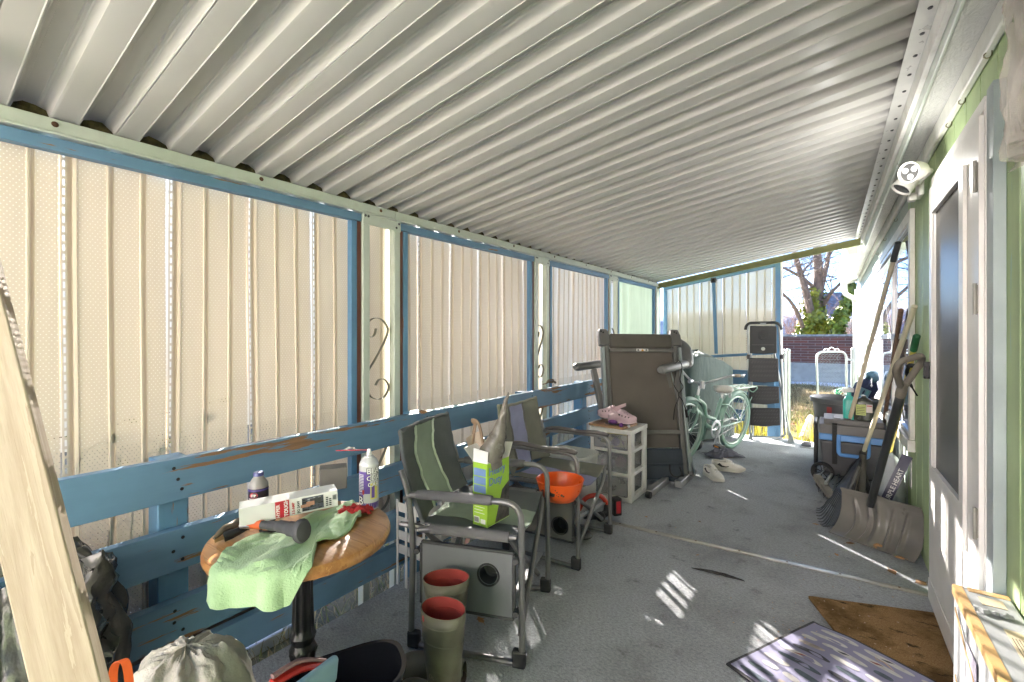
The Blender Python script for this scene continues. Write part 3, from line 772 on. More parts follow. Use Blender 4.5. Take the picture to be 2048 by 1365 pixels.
tag(obj('plastic_sheet', b, m_film), 'crumpled clear plastic sheet hanging beside the door', 'plastic sheet')

# unseen mobile home added to bounce sun, across the driveway, behind the camera
mh = thing('added_mobile_home', 'unseen white sided mobile home added to bounce sun, across the driveway behind the porch', 'house', (-2, -8, GZ))
b = M(); NY = -5.2
for k in range(16): b.prism([V((-11, NY, GZ + .3 + .2 * k)), V((-11, NY + .012, GZ + .3 + .2 * k)), V((-11, NY, GZ + .5 + .2 * k))], (16, 0, 0))
b.box(-11, 5, NY - 4, NY - .001, GZ, GZ + 3.5); obj('wall', b, plain('white_lap_siding', (.84, .80, .77), .6, var=.04), mh, flat=True)
b = M(); b.prism([V((-11.3, NY + .4, GZ + 3.5)), V((-11.3, NY - 4.4, GZ + 3.5)), V((-11.3, NY - 2, GZ + 4.5))], (16.6, 0, 0)); obj('roof', b, plain('pale_shingles', (.3, .3, .3), .9, var=.2), mh, flat=True)
for wx_ in (-7.5, -3.5, 2.2):
    b = M(); b.box(wx_ - .6, wx_ + .6, NY + .013, NY + .05, GZ + 1.2, GZ + 2.2); w_ = obj('window', b, m_white_wood, mh, bevel=.01)
    b = M(); b.box(wx_ - .52, wx_ + .52, NY + .0505, NY + .056, GZ + 1.28, GZ + 2.12); obj('pane', b, m_glass, w_)

# mobile home added west of the porch to block bright sky behind the perforations
mh2 = thing('added_mobile_home', 'pale beige mobile home added to block sky beyond the perforated screens', 'house', (-10, 8, GZ))
b = M(); EX = -8.2
for k in range(20): b.prism([V((EX, -6, GZ + .3 + .19 * k)), V((EX + .012, -6, GZ + .3 + .19 * k)), V((EX, -6, GZ + .49 + .19 * k))], (0, 32, 0))
b.box(EX - 5, EX - .001, -6, 26, GZ, GZ + 4.1); obj('wall', b, plain('beige_lap_siding', (.70, .67, .60), .6, var=.04), mh2, flat=True)
b = M(); b.prism([V((EX + .15, -6.2, GZ + 4.1)), V((EX - 5.2, -6.2, GZ + 4.1)), V((EX - 2.5, -6.2, GZ + 4.3))], (0, 32.4, 0)); obj('roof', b, plain('pale_roofing', (.4, .4, .4), .9, var=.2), mh2, flat=True)
# ---------------------------------------------------------------- yard beyond the far end
def mk_brick():
    n = N('narrow_red_brick'); o_ = n.coord()
    bt = n.new('ShaderNodeTexBrick'); n.lk(n.mp(o_, rot=(PI / 2, 0, 0)), bt.inputs['Vector'])
    bt.inputs['Scale'].default_value = 1; bt.inputs['Brick Width'].default_value = .40; bt.inputs['Row Height'].default_value = .088; bt.inputs['Mortar Size'].default_value = .006
    bt.inputs['Color1'].default_value = (.20, .065, .045, 1); bt.inputs['Color2'].default_value = (.10, .05, .045, 1); bt.inputs['Mortar'].default_value = (.30, .27, .25, 1)
    c = n.mix(n.ramp(n.noi(o_, 7, 5), .3, .7, 0, .4), bt.outputs[0], (.14, .06, .05))
    return n.done(n.pbr(c, .8, bump=n.bump(bt.outputs['Fac'], -.4, .01)))
WY = 18.0
bw = thing('brick_wall', 'low red brick garden wall on a concrete footing', 'wall', (0, WY, GZ))
b = M(); b.box(-14, 7, WY, WY + .25, .414, 1.29); obj('brick_face', b, mk_brick(), bw)
m_conc = plain('stained_concrete', (.36, .37, .36), .85, var=.2, vs=1.5, bst=.4, bs=25, dirt=((.17, .16, .15), 1.8, .6))
b = M(); b.box(-14, 7, WY - .04, WY + .29, GZ - .1, .412); obj('footing', b, m_conc, bw)
b = M(); b.box(-14, 7, WY - .03, WY + .28, 1.292, 1.36); obj('coping', b, plain('weathered_coping', (.33, .33, .33), .8, var=.4, vs=5, bst=.5, dirt=((.07, .07, .08), 6, .8)), bw, bevel=.01)
# chain link gate, standing open, and the fence end beside the ladder
def chain(b, P, W, H, pitch, r):
    """woven diamonds over the parallelogram P + W*u + H*v"""
    w, h = W.length, H.length; wu, hu = W / w, H / h; nrm = wu.cross(hu)
    n = int(w / pitch)
    for k in range(n):
        pts = []; m = int(h / pitch * 2)
        for j in range(m + 1):
            x = (k + (j % 2)) * pitch
            if x > w: x = w
            pts.append(P + wu * x + hu * (j * pitch / 2) + nrm * (.002 * (1 if j % 2 else -1)))
        b.tube(pts, r, 4, caps=False)
D = 6.9
g = thing('chain_link_gate', 'small silver chain link gate standing open in the yard', 'gate', fl(1640, 873, GZ))
tl, trr, blf, brt = atd(1633, 704, D), atd(1693, 704, D + .1), atd(1637, 868, D), atd(1693, 868, D + .1)
b = M(); b.tube(fillet([blf, tl, trr, brt], .12, 6, closed=True), .017, 9, closed=True)
obj('frame', b, m_greypipe, g)
b = M(); chain(b, blf + V((.02, 0, .02)), brt - blf - V((.04, 0, 0)), tl - blf - UP * .04, .062, .0036); obj('chain_mesh', b, m_greypipe, g)
b = M()
for c, s in ((.5, .9), (.32, .65), (.68, .65)):
    q = tl.lerp(trr, c)
    b.tube([q + (trr - tl).normalized() * (s * .07 * math.cos(t)) + UP * (s * .075 * math.sin(t)) for t in [k * PI / 8 for k in range(9)]], .006, 6)
obj('top_scroll', b, plain('white_gate_scroll', (.7, .72, .7), .4), g)
g2 = thing('gate_post', 'green grey pipe post beside the open chain link gate', 'post', fl(1702, 860, GZ))
A = atd(1707, 700, D + .15); b = M(); b.tube([V((A.x, A.y, GZ)), A], .034, 12); obj('pipe', b, m_greypipe, g2)
b = M(); b.lathe([(.036, -.01), (.034, .012), (.02, .03), (.0001, .034)], A, 12); obj('cap', b, m_greypipe, g2)
b = M(); b.bar(atd(1695, 719, D + .12), atd(1712, 723, D + .14), .02, .03); obj('clamp', b, m_greypipe, g2)
f1 = thing('chain_link_fence', 'end of a chain link fence seen edge on beside the step ladder', 'fence', fl(1577, 842, GZ))
for uu, dd_ in ((1577, 6.95), (1570, 7.5)):
    A = atd(uu, 701, dd_); b = M(); b.tube([V((A.x, A.y, GZ)), A], .026 if uu == 1577 else .016, 10); b.ball(A, .028 if uu == 1577 else .018, 8, 6); obj('pipe', b, m_greypipe, f1)
A, Bq = atd(1575, 706, 6.95), atd(1568, 706, 9.2); b = M(); b.tube([A, Bq], .016, 8); obj('top_rail', b, m_greypipe, f1)
b = M(); chain(b, V((A.x, A.y, GZ + .05)), V((Bq.x - A.x, Bq.y - A.y, 0)), UP * 1.25, .07, .0022); obj('chain_mesh', b, m_greypipe, f1)

# trees ---------------------------------------------------------------------
m_bark = plain('grey_brown_bark', (.17, .135, .115), .9, var=.4, vs=7, bst=.8, bs=18, bd=.05, stretch=(1, 1, .3))
def twigs(b, p, d, r, L, depth, rng, spread=.55):
    n = 5; pts = [p]; q = p.copy(); dd_ = d.normalized()
    for k in range(n):
        dd_ = (dd_ + V((rng.gauss(0, .13), rng.gauss(0, .13), rng.gauss(.03, .1)))).normalized(); q = q + dd_ * L / n; pts.append(q)
    b.tube(pts, [r * (1 - .55 * k / n) for k in range(n + 1)], 6 if r > .03 else 4 if r > .012 else 3, caps=False)
    if depth <= 0: return
    for k in range(rng.choice((3, 4, 4, 5))):
        i = rng.randint(1, n); a = V((rng.gauss(0, 1), rng.gauss(0, 1), rng.gauss(.15, .6))).normalized()
        twigs(b, pts[i], dd_ * (1 - spread) + a * spread * 1.25, r * rng.uniform(.38, .58), L * rng.uniform(.5, .78), depth - 1, rng, spread)
def limb(b, px, d0, d1, r0, r1):
    pts = [atd(u, v, d0 + (d1 - d0) * i / (len(px) - 1)) for i, (u, v) in enumerate(px)]
    pts = catmull(pts, 4); n = len(pts); b.tube(pts, [r0 + (r1 - r0) * i / (n - 1) for i in range(n)], 9, caps=False); return pts
def ivy(b, pts, rad, n, size, rng):
    for _ in range(n):
        i = rng.randrange(len(pts) - 1); p = pts[i].lerp(pts[i + 1], rng.random()); t = i / len(pts)
        R_ = rad(t); a = V((rng.gauss(0, 1), rng.gauss(0, 1), rng.gauss(0, .8))).normalized()
        cl = .55 + .75 * noise.noise(p * 1.1 + a * 1.3)
        q = p + a * R_ * max(.15, cl) * rng.uniform(.6, 1.08)
        nn = (a + V((rng.gauss(0, .5), rng.gauss(0, .5), rng.gauss(.3, .5)))).normalized(); u = nn.orthogonal().normalized(); w = nn.cross(u); s = size * rng.uniform(.6, 1.3); g = rng.random() * 6
        u, w = u * math.cos(g) + w * math.sin(g), w * math.cos(g) - u * math.sin(g)
        b.add([q - u * s * .5, q + w * s * .42, q + u * s * .62 + nn * s * .12, q - w * s * .42], [(0, 1, 2, 3)])
m_ivy = plain('ivy_leaves', (.22, .25, .03), .45, var=.6, vs=2.2, bst=0)
rng = random.Random(3)
TD = 25
t1 = thing('bare_tree', 'large leafless tree wrapped in ivy beyond the brick wall', 'tree', fl(1636, 760, GZ) * 0 + atd(1636, 700, TD) - UP * 1)
b = M(); base = atd(1636, 690, TD); base.z = GZ
s0 = limb(b, [(1634, 720), (1632, 660), (1634, 625)], TD, TD, .42, .33)
sB = limb(b, [(1634, 632), (1636, 585), (1637, 545), (1634, 505), (1630, 430), (1633, 340)], TD, TD - .5, .30, .12)
sA = limb(b, [(1630, 660), (1620, 620), (1609, 575), (1597, 535), (1588, 500), (1580, 430)], TD, TD - 1.5, .24, .08)
obj('trunk', b, m_bark, t1)
b = M()
sC = limb(b, [(1638, 600), (1647, 555), (1656, 520), (1664, 470), (1676, 400)], TD, TD + 1, .17, .06)
sD = limb(b, [(1640, 615), (1652, 602), (1663, 585), (1681, 567), (1700, 545)], TD, TD - 2, .13, .05)
sE = limb(b, [(1606, 656), (1594, 625), (1580, 602), (1566, 588), (1545, 560)], TD - .6, TD - 3, .11, .05)
sF = limb(b, [(1636, 583), (1612, 562), (1590, 548), (1570, 538), (1540, 530)], TD, TD - 2, .11, .04)
for st, k, L in ((sB, 12, 2.6), (sA, 12, 2.4), (sC, 10, 2.2), (sD, 8, 1.8), (sE, 7, 1.7), (sF, 9, 1.8)):
    for _ in range(k):
        p = st[rng.randrange(len(st) // 4, len(st))]; twigs(b, p, V((rng.gauss(0, 1), rng.gauss(0, .7), rng.gauss(.5, .6))), .032, L * rng.uniform(.6, 1.2), 2, rng)
obj('branches', b, m_bark, t1)
b = M(); ivy(b, [atd(1628, 668, TD), atd(1630, 640, TD), atd(1627, 610, TD), atd(1628, 590, TD)], lambda t: 1.0 - .7 * t, 1900, .26, rng)
ivy(b, [atd(1600, 672, TD - .4), atd(1612, 655, TD - .4), atd(1625, 640, TD - .4)], lambda t: .62, 900, .24, rng); ivy(b, [atd(1645, 672, TD - .4), atd(1643, 640, TD - .4)], lambda t: .6, 700, .24, rng)
obj('ivy', b, m_ivy, t1)
t2 = thing('ivy_tree', 'slanting ivy covered trunk in front of the grey roof', 'tree', atd(1672, 700, 23) - UP)
b = M(); s2 = limb(b, [(1670, 720), (1676, 665), (1685, 630), (1696, 600), (1704, 570)], 23, 23, .16, .06)
obj('trunk', b, m_bark, t2)
b = M(); ivy(b, s2[3:17], lambda t: .56 - .34 * t, 1900, .22, rng); obj('ivy', b, plain('dark_ivy_leaves', (.15, .2, .025), .45, var=.6, vs=2.2, bst=0), t2)
def bare_tree(x, y, h, label, seed, dep=3):
    rg = random.Random(seed); t = thing('bare_tree', label, 'tree', (x, y, GZ))
    b = M(); pts = [V((x + .12 * fbm((k, seed, 0)) * k, y + .1 * fbm((k, 0, seed)) * k, GZ + h * .5 * k / 6)) for k in range(7)]
    b.tube(pts, [.03 * h * (1 - .08 * k) for k in range(7)], 8, caps=False); obj('trunk', b, m_bark, t)
    b = M()
    for k in range(9): twigs(b, pts[rg.randint(3, 6)], V((rg.gauss(0, 1), rg.gauss(0, 1), rg.uniform(.5, 1.6))), .011 * h, h * rg.uniform(.25, .42), dep, rg)
    obj('branches', b, m_bark, t)
m_brush = plain('red_brown_twigs', (.22, .13, .10), .9, var=.3, bst=0)
def brush(u, d, w, h, label, seed, n=26):
    rg = random.Random(seed); b = M(); c = atd(u, 690, d); c.z = GZ
    for _ in range(n):
        twigs(b, c + V((rg.gauss(0, w), rg.gauss(0, w), 0)), V((rg.gauss(0, .35), rg.gauss(0, .35), 1)), .02, h * rg.uniform(.6, 1.1), 2, rg, .5)
    tag(obj('bare_shrub', b, m_brush), label, 'shrub', 'bare brush beyond the brick wall')
brush(1580, 27, 1.0, 3.0, 'reddish leafless brush showing left of the ivy wrapped tree', 11)
brush(1604, 33, 1.6, 3.2, 'pale leafless brush behind the ivy wrapped tree', 12, 30)
brush(1700, 26, .6, 3.0, 'leafless brush between the slanting ivy trunk and the house corner', 13, 16)
bare_tree(-9.5, 21, 9, 'leafless tree far left beyond the screens', 21)
bare_tree(-16, 30, 11, 'tall leafless tree farthest beyond the screens', 22)
# neighbour's house
nb = thing('neighbour_house', 'pale house with a grey shingle roof beyond the brick wall', 'house', atd(1690, 700, 36) - UP * 1.2)
def at36(u, v): return atd(u, v, 36)
b = M(); e0, e1, r0, r1 = at36(1655, 633), at36(1760, 634), at36(1646, 583), at36(1760, 582)
bk = V((-.2, 5, 0))
b.prism([e0, e1, r1 + FW * 2.5, r0 + FW * 2.5], UP * .15); obj('roof', b, plain('grey_blue_shingles', (.16, .17, .21), .85, var=.3, vs=3, bst=.6, bs=12, bd=.05), nb)
b = M(); a0, a1 = at36(1659, 636), at36(1756, 636)
b.obox((a0 + a1) / 2 + FW * 2.2 - UP * 2.2, (a1 - a0) / 2, FW * 2, UP * 2.15); obj('wall', b, plain('cream_stucco', (.5, .46, .42), .9, var=.08), nb)
b = M(); b.bar(at36(1652, 637), at36(1760, 638), .12, .16); b.bar(at36(1647, 588) - FW * .1 + FW * 2.5, e0 - FW * .1, .12, .2); obj('fascia', b, m_white_wood, nb)
b = M(); c = at36(1664, 690); b.box(c.x - .12, c.x + .12, c.y - .12, c.y + .12, GZ, 2.7); obj('post', b, m_white_wood, nb)
# distant mountains
b = M()
def hill(u, v):
    x = -420 + 760 * u; h = 34 + 16 * fbm((u * 3.2, 1, 5)) + 5 * fbm((u * 14, 2, 5)); k = math.sin(PI * v) 
    return V((x, 520 + 160 * v + 30 * fbm((u * 5, v * 3, 1)), GZ - 2 + h * k))
b.grid(70, 14, hill); tag(obj('mountains', b, plain('haze_tinted_mountain', (.30, .33, .40), .95, var=.35, vs=.02, bst=0)), kind='structure')  # bluish grey base colour carries the distance haze
# yard details
b = M(); c0 = fl(1606, 882, GZ + .02); c1 = fl(1622, 838, GZ + .1)
b.tube([c0.lerp(c1, k / 6) + V((.03 * fbm((k, 1, 1)), 0, .03 + .02 * fbm((k, 2, 0)))) for k in range(7)], [.05, .065, .055, .06, .055, .06, .045], 8)
tag(obj('log', b, plain('bleached_log', (.24, .21, .18), .9, var=.3, vs=12, bst=.7)), 'short bleached log lying in the yellow grass', 'log')
b = M(); b.box(-3.05, -2.22, .72, 1.30, GZ - .01, GZ + .05); tag(obj('paver', b, plain('pale_concrete_paver', (.62, .63, .64), .9, var=.1, bst=.5, bs=90), bevel=.008), 'pale concrete paver outside below the railing', 'paver')
b = M(); p = fl(1605, 901); b.box(p.x - .03, p.x + .36, 6.10, 6.42, .001, .011)
for k in range(6): b.tube([V((p.x + .02 + .045 * math.cos(t) + .01, 6.14 + k * .048 + .016 * math.sin(t), .013)) for t in [j * .63 for j in range(10)]], .005, 5, 1)
tag(obj('door_mat', b, [plain('pale_rubber_mat', (.35, .37, .36), .7, var=.15, bst=.4), m_dkgrey]), 'small pale ribbed mat at the far step', 'mat')
# green hose bundle hanging on the post
b = M(); hc_ = atd(1692, 786, 5.9)
for k in range(9):
    a = .055 + .008 * (k % 4); b.tube([hc_ + RT * (a * 1.35 * math.cos(t) + .02 * fbm((k, t, 1))) + UP * (a * .75 * math.sin(t)) + FW * (.02 * math.sin(t * 2 + k) + .008 * k) for t in [j * 2 * PI / 18 for j in range(18)]], .0065, 6, 1 if k % 3 == 1 else 0, closed=True)
tag(obj('garden_hose', b, [plain('green_hose', (.02, .20, .10), .4), plain('white_hose', (.62, .65, .6), .4)]), 'coil of green and white hose above the grey tub', 'hose')

# grass and leaf litter
def blades(n, rect, hmin, hmax, seed, name, col, lean=.5, avoid=None, mask=None):
    rg = random.Random(seed); b = M(); vs = []; fs = []
    x0, x1, y0, y1 = rect
    while len(fs) < n:
        x, y = rg.uniform(x0, x1), rg.uniform(y0, y1)
        if mask and not mask(x, y, rg): continue
        h = rg.uniform(hmin, hmax); a = rg.uniform(0, 6.28); w = .0022 + .0016 * rg.random() + (.0012 if y > 8 else 0); q = lean * h * rg.uniform(.3, 1.4); g = rg.uniform(0, 6.28)
        i = len(vs); dx, dy = math.cos(a) * w, math.sin(a) * w; lx, ly = math.cos(g) * q, math.sin(g) * q
        vs += [(x - dx, y - dy, GZ - .01), (x + dx, y + dy, GZ - .01), (x + dx * .7 + lx * .4, y + dy * .7 + ly * .4, GZ + h * .62), (x - dx * .7 + lx * .4, y - dy * .7 + ly * .4, GZ + h * .62), (x + lx, y + ly, GZ + h)]
        fs += [(i, i + 1, i + 2, i + 3), (i + 3, i + 2, i + 4)]
    b.add(vs, fs); tag(obj(name, b, col, flat=True), kind='stuff')
m_straw = plain('straw_grass', (.36, .30, .17), .8, var=.35, vs=1.5, bst=0); m_grn = plain('green_grass', (.16, .20, .05), .7, var=.4, vs=1.5, bst=0)
blades(16000, (-4.4, -2.02, -.4, 6.4), .04, .15, 5, 'straw_grass', m_straw, .9)
blades(7000, (-4.4, -2.02, -.4, 6.4), .03, .12, 6, 'green_grass', m_grn, .7)
blades(15000, (-3.0, .6, 8.5, 17.8), .04, .11, 7, 'far_straw_grass', m_straw, .9)
blades(9000, (-2.6, .6, 6.7, 11), .04, .11, 8, 'far_green_grass', m_grn, .7, mask=lambda x, y, r: fbm((x * .9, y * .7, 3)) > -.1)
blades(700, (-1.2, .1, 6.75, 8.2), .16, .42, 9, 'tall_yellow_grass', plain('yellow_grass', (.55, .48, .06), .7, var=.25, vs=4, bst=0), .3, mask=lambda x, y, r: fbm((x * 3, y * 3, 8)) > 0)
rg = random.Random(15); b = M()
for _ in range(420):
    x, y = (rg.uniform(-4, -2.05), rg.uniform(-.3, 6)) if rg.random() < .75 else (rg.uniform(-2.5, .3), rg.uniform(7, 12))
    s = rg.uniform(.015, .045); q = V((x, y, GZ + rg.uniform(.01, .05))); a = V((rg.gauss(0, 1), rg.gauss(0, 1), rg.gauss(0, .4))).normalized() * s; c = V((-a.y, a.x, rg.gauss(0, .3) * s)) * .6
    b.add([q - a, q + c + UP * s * .2, q + a, q - c], [(0, 1, 2, 3)])
tag(obj('leaf_litter', b, plain('dead_leaves', (.34, .16, .09), .7, var=.5, vs=3, bst=0), flat=True), kind='stuff')
b = M(); rg = random.Random(4)
for _ in range(60):
    x = rg.uniform(-3, .4); b.ball((x, WY - .35 + rg.gauss(0, .2), GZ + .0), rg.uniform(.08, .22), 8, 5, sc_=(1.6, 1, .25))
tag(obj('snow_patches', b, plain('old_snow', (.75, .78, .85), .6, var=.05)), kind='stuff')
b = M()
for _ in range(900):
    x, y = rg.uniform(-.02, .42), rg.uniform(6.7, 10); b.ball((x + .12 * fbm((y, 1, 1)), y, GZ + .005), rg.uniform(.008, .02), 5, 4)
tag(obj('gravel', b, plain('pale_gravel', (.45, .43, .42), .9, var=.3, vs=20)), kind='stuff')
# twig plant just outside the nearest screen: its shadow falls on the vinyl
b = M(); rg = random.Random(8)
m_tw = [m_bark, plain('last_leaves', (.07, .08, .02), .6)]
for (y, h, l) in ((.34, 1.16, -.1), (.46, 1.17, .15), (.58, 1.2, .1), (.66, 1.12, -.1), (.75, 1.22, .2)):
    p = V((-2.22, y, GZ)); pts = [p + V((.012 * k, l * .012 * k * k * .3, h * k / 8)) + V((.01 * fbm((k, y * 9, 0)), .02 * fbm((k, y * 9, 4)), 0)) for k in range(9)]
    b.tube(pts, [.005 - .0004 * k for k in range(9)], 5)
    for k in range(5, 9):
        q = pts[k] + V((rg.uniform(0, .04), rg.uniform(-.07, .09), rg.uniform(.0, .06))); b.tube([pts[k], q], .0022, 4)
        if rg.random() < .7: b.add([q, q + V((.012, .02, .012)), q + V((0, .045, -.01)), q + V((-.01, .018, -.022))], [(0, 1, 2, 3)], 1)
tag(obj('twig_shrub', b, m_tw), 'thin leafless shrub just outside the nearest screen', 'shrub')

# ---------------------------------------------------------------- light, sky, camera
SUN_AZ, SUN_EL = R(47), R(22)           # azimuth left of the porch axis, towards the sun
sdir = V((-math.sin(SUN_AZ) * math.cos(SUN_EL), math.cos(SUN_AZ) * math.cos(SUN_EL), math.sin(SUN_EL)))
sl_ = bpy.data.lights.new('sun', 'SUN'); sl_.energy = 5.0; sl_.angle = R(.5); sl_.color = (1, .925, .855)
so = bpy.data.objects.new('sun', sl_); COL.objects.link(so); so.rotation_euler = sdir.to_track_quat('Z', 'Y').to_euler(); so.location = (-8, 8, 8)
w = bpy.data.worlds.new('World'); sc.world = w; w.use_nodes = True; nt = w.node_tree
sky = nt.nodes.new('ShaderNodeTexSky'); sky.sky_type = 'NISHITA'; sky.sun_disc = False; sky.sun_elevation = SUN_EL; sky.sun_rotation = -SUN_AZ
sky.air_density = .65; sky.dust_density = 0; sky.ozone_density = 3.0; sky.altitude = 1300
bg = nt.nodes['Background']; nt.links.new(sky.outputs[0], bg.inputs[0]); bg.inputs[1].default_value = .05
cd = bpy.data.cameras.new('camera'); cam = bpy.data.objects.new('camera', cd); COL.objects.link(cam); sc.camera = cam
cd.sensor_width = 36; cd.lens = FP / 2048 * 36; cd.clip_end = 3000; cd.clip_start = .02
cd.shift_y = -(682.5 - VH) / 2048
cam.location = (0, 0, CH); cam.rotation_euler = (PI / 2, 0, YAW)
sc.view_settings.view_transform = 'Standard'; sc.view_settings.look = 'None'; sc.view_settings.gamma = 1; sc.view_settings.exposure = 3.95
cy = sc.cycles
cy.use_denoising = True; cy.denoiser = 'OPENIMAGEDENOISE'; cy.max_bounces = 8; cy.diffuse_bounces = 5; cy.glossy_bounces = 4; cy.transparent_max_bounces = 24
cy.transmission_bounces = 6; cy.caustics_reflective = False; cy.caustics_refractive = False; cy.sample_clamp_indirect = 6; cy.use_adaptive_sampling = True; cy.adaptive_threshold = .02
# ================================================================ objects: table and the things on it
def frame_mat(o, ax, ay, az):
    m = Matrix.Identity(4)
    for i, a in enumerate((ax, ay, az)): m.col[i][:3] = a
    m.col[3][:3] = o; return m
def placed(b, o, ang=0.0, tilt=None):
    m = Matrix.Translation(V(o)) @ Matrix.Rotation(ang, 4, 'Z')
    if tilt: m = m @ tilt
    return b.xf(m)

TT = .715                                               # table top height
tc = atd(606, 1060, 1.262); tc = V((tc.x, tc.y, 0))
m_pine = wood('orange_pine_top', (.30, .125, .038), (.48, .24, .085), 'X', ring=11, rough=.3, coat=.3, bump=.06)
m_iron = plain('cast_iron', (.012, .012, .013), .35, .3, var=.3, bst=.15)
tb = thing('bistro_table', 'small round pine table on a fluted black iron pedestal', 'table', tc)
b = M(); rr = .236
b.lathe([(.0001, TT), (rr - .014, TT), (rr - .004, TT - .004), (rr, TT - .014), (rr, TT - .024), (rr - .005, TT - .034), (rr - .014, TT - .038), (.0001, TT - .038)], tc, 64)
obj('tabletop', b, m_pine, tb)
b = M()
def ped(u, v):
    z = .02 + v * (TT - .062); g = u * 2 * PI
    prof = [(0, .035), (.25, .034), (.30, .030), (.34, .044), (.38, .030), (.50, .028), (.56, .036), (.585, .028), (.62, .035), (.64, .027), (.8, .024), (1, .026)]
    for (a, ra), (c, rc) in zip(prof, prof[1:]):
        if a <= v <= c: r = ra + (rc - ra) * (v - a) / (c - a); break
    tw = 9 * v if .34 < v < .56 else 0
    r *= 1 + (.10 if v < .56 or v > .64 else .02) * math.sin(g * 9 + tw * 6)
    return tc + V((math.cos(g) * r, math.sin(g) * r, z))
b.grid(54, 90, ped, cu=True)
obj('pedestal', b, m_iron, tb)
b = M(); b.lathe([(.0001, TT - .05), (.09, TT - .048), (.10, TT - .039)], tc, 20); obj('top_plate', b, m_iron, tb)
for k in range(4):
    a = .4 + k * PI / 2; d = V((math.cos(a), math.sin(a), 0)); b = M()
    b.tube(catmull([tc + d * .02 + UP * .16, tc + d * .09 + UP * .13, tc + d * .15 + UP * .045, tc + d * .20 + UP * .018, tc + d * .225 + UP * .014], 5), [.016] * 10 + [.014] * 7 + [.016] * 4, 8)
    obj('leg', b, m_iron, tb)

# green microfibre cloth draped over the front edge
def tpt(u, v, z=TT): return fl(u, v, z)
TL = [(478, 1128, 0), (560, 1090, 0), (640, 1062, 0), (718, 1030, 0)]
BL = [(466, 1120, 0)]
m_towel = plain('pale_green_towel', (.34, .50, .28), .95, var=.10, vs=6, bst=.45, bs=220, bd=.004, dirt=((.22, .30, .17), 5, .35), sheen=.3)
b = M()
back = catmull([tpt(470, 1095), tpt(560, 1065), tpt(640, 1030), tpt(698, 1010), tpt(712, 1018)], 8)
frnt = catmull([tpt(455, 1110), tpt(540, 1120), tpt(630, 1095), tpt(690, 1070), tpt(722, 1038)], 8)
def towel(u, v):
    i = min(len(back) - 1, u * (len(back) - 1)); k = int(i); f = i - k
    p = back[k].lerp(back[min(k + 1, len(back) - 1)], f); q = frnt[k].lerp(frnt[min(k + 1, len(frnt) - 1)], f)
    dirn = (q - p); dirn.z = 0; L0 = dirn.length; dn = dirn / max(L0, 1e-6)
    hang = 0 if u > .50 else .078 * min(1, (.50 - u) / .12) * (.74 + .30 * math.sin(PI * min(1, u / .46)) + .10 * math.sin(u * 21))
    # distance along dn to the rim
    px, py = p.x - tc.x, p.y - tc.y; bq = px * dn.x + py * dn.y; cq_ = px * px + py * py - (rr - .004) ** 2
    te = -bq + math.sqrt(max(0, bq * bq - cq_))
    flat_len = te if hang > 0 else min(L0 * 1.02, te - .004)
    tot = flat_len + hang; s = v * tot
    w = .009 * fbm((u * 5, v * 4, 2)) + .007 * math.sin(u * 17 + v * 5) + .003 * fbm((u * 17, v * 15, 4))
    if s <= flat_len:
        pt = p + dn * s; pt.z = max(TT + .008 + w, TT + .004); 
        if s > flat_len - .01 and hang > 0: pt.z = min(pt.z, TT + .007)
    else:
        ov = s - flat_len; pt = p + dn * te; rn = V((pt.x - tc.x, pt.y - tc.y, 0)).normalized()
        pt = V((tc.x, tc.y, 0)) + rn * (rr + .003 + min(ov, .012) * .5 + max(0, .014 * math.sin(u * 27) + .010 * fbm((u * 9, 1, 0))) * min(1, ov / .05)); pt.z = TT + .005 - ov
    pt += RT * .003 * fbm((u * 8, v * 9, 7)); return pt
b.slab(64, 46, towel, .006)
tow = obj('towel', b, m_towel); tag(tow, 'pale green cloth hanging over the front edge of the round table', 'cloth')
# hem tag and the plastic wrap below the cloth
b = M(); q = atd(474, 1150, 1.09); b.slab(12, 8, lambda u, v: q + RT * (u * .05 - .02 + .01 * math.sin(v * 5)) + UP * (.03 - v * .052) + FW * (.008 * fbm((u * 5, v * 5, 1))), .0012)
tag(obj('plastic_scrap', b, m_film), 'clear plastic scrap hanging under the corner of the green cloth', 'plastic scrap')
# red rag
b = M(); c = tpt(712, 1025)
b.slab(18, 14, lambda u, v: c + RT * ((u - .5) * .095 + .01 * fbm((v * 4, 1, 0))) + FW * ((v - .5) * .06) + UP * (.004 + .016 * abs(fbm((u * 4, v * 4, 6))) + .012 * math.sin(PI * u) * math.sin(PI * v)), .002)
tag(obj('rag', b, plain('red_rag', (.45, .02, .025), .7, var=.25, vs=12, bst=.4)), 'crumpled red rag peeking out behind the green cloth', 'rag')

m_paper = plain('white_carton', (.66, .66, .65), .5, var=.05)
m_kraft = plain('kraft_card', (.36, .25, .15), .85, var=.12)
m_ink = plain('black_print', (.02, .02, .022), .5, bst=0); m_redp = plain('red_print', (.42, .018, .03), .45, bst=0); m_whp = plain('white_print', (.75, .75, .74), .5, bst=0)
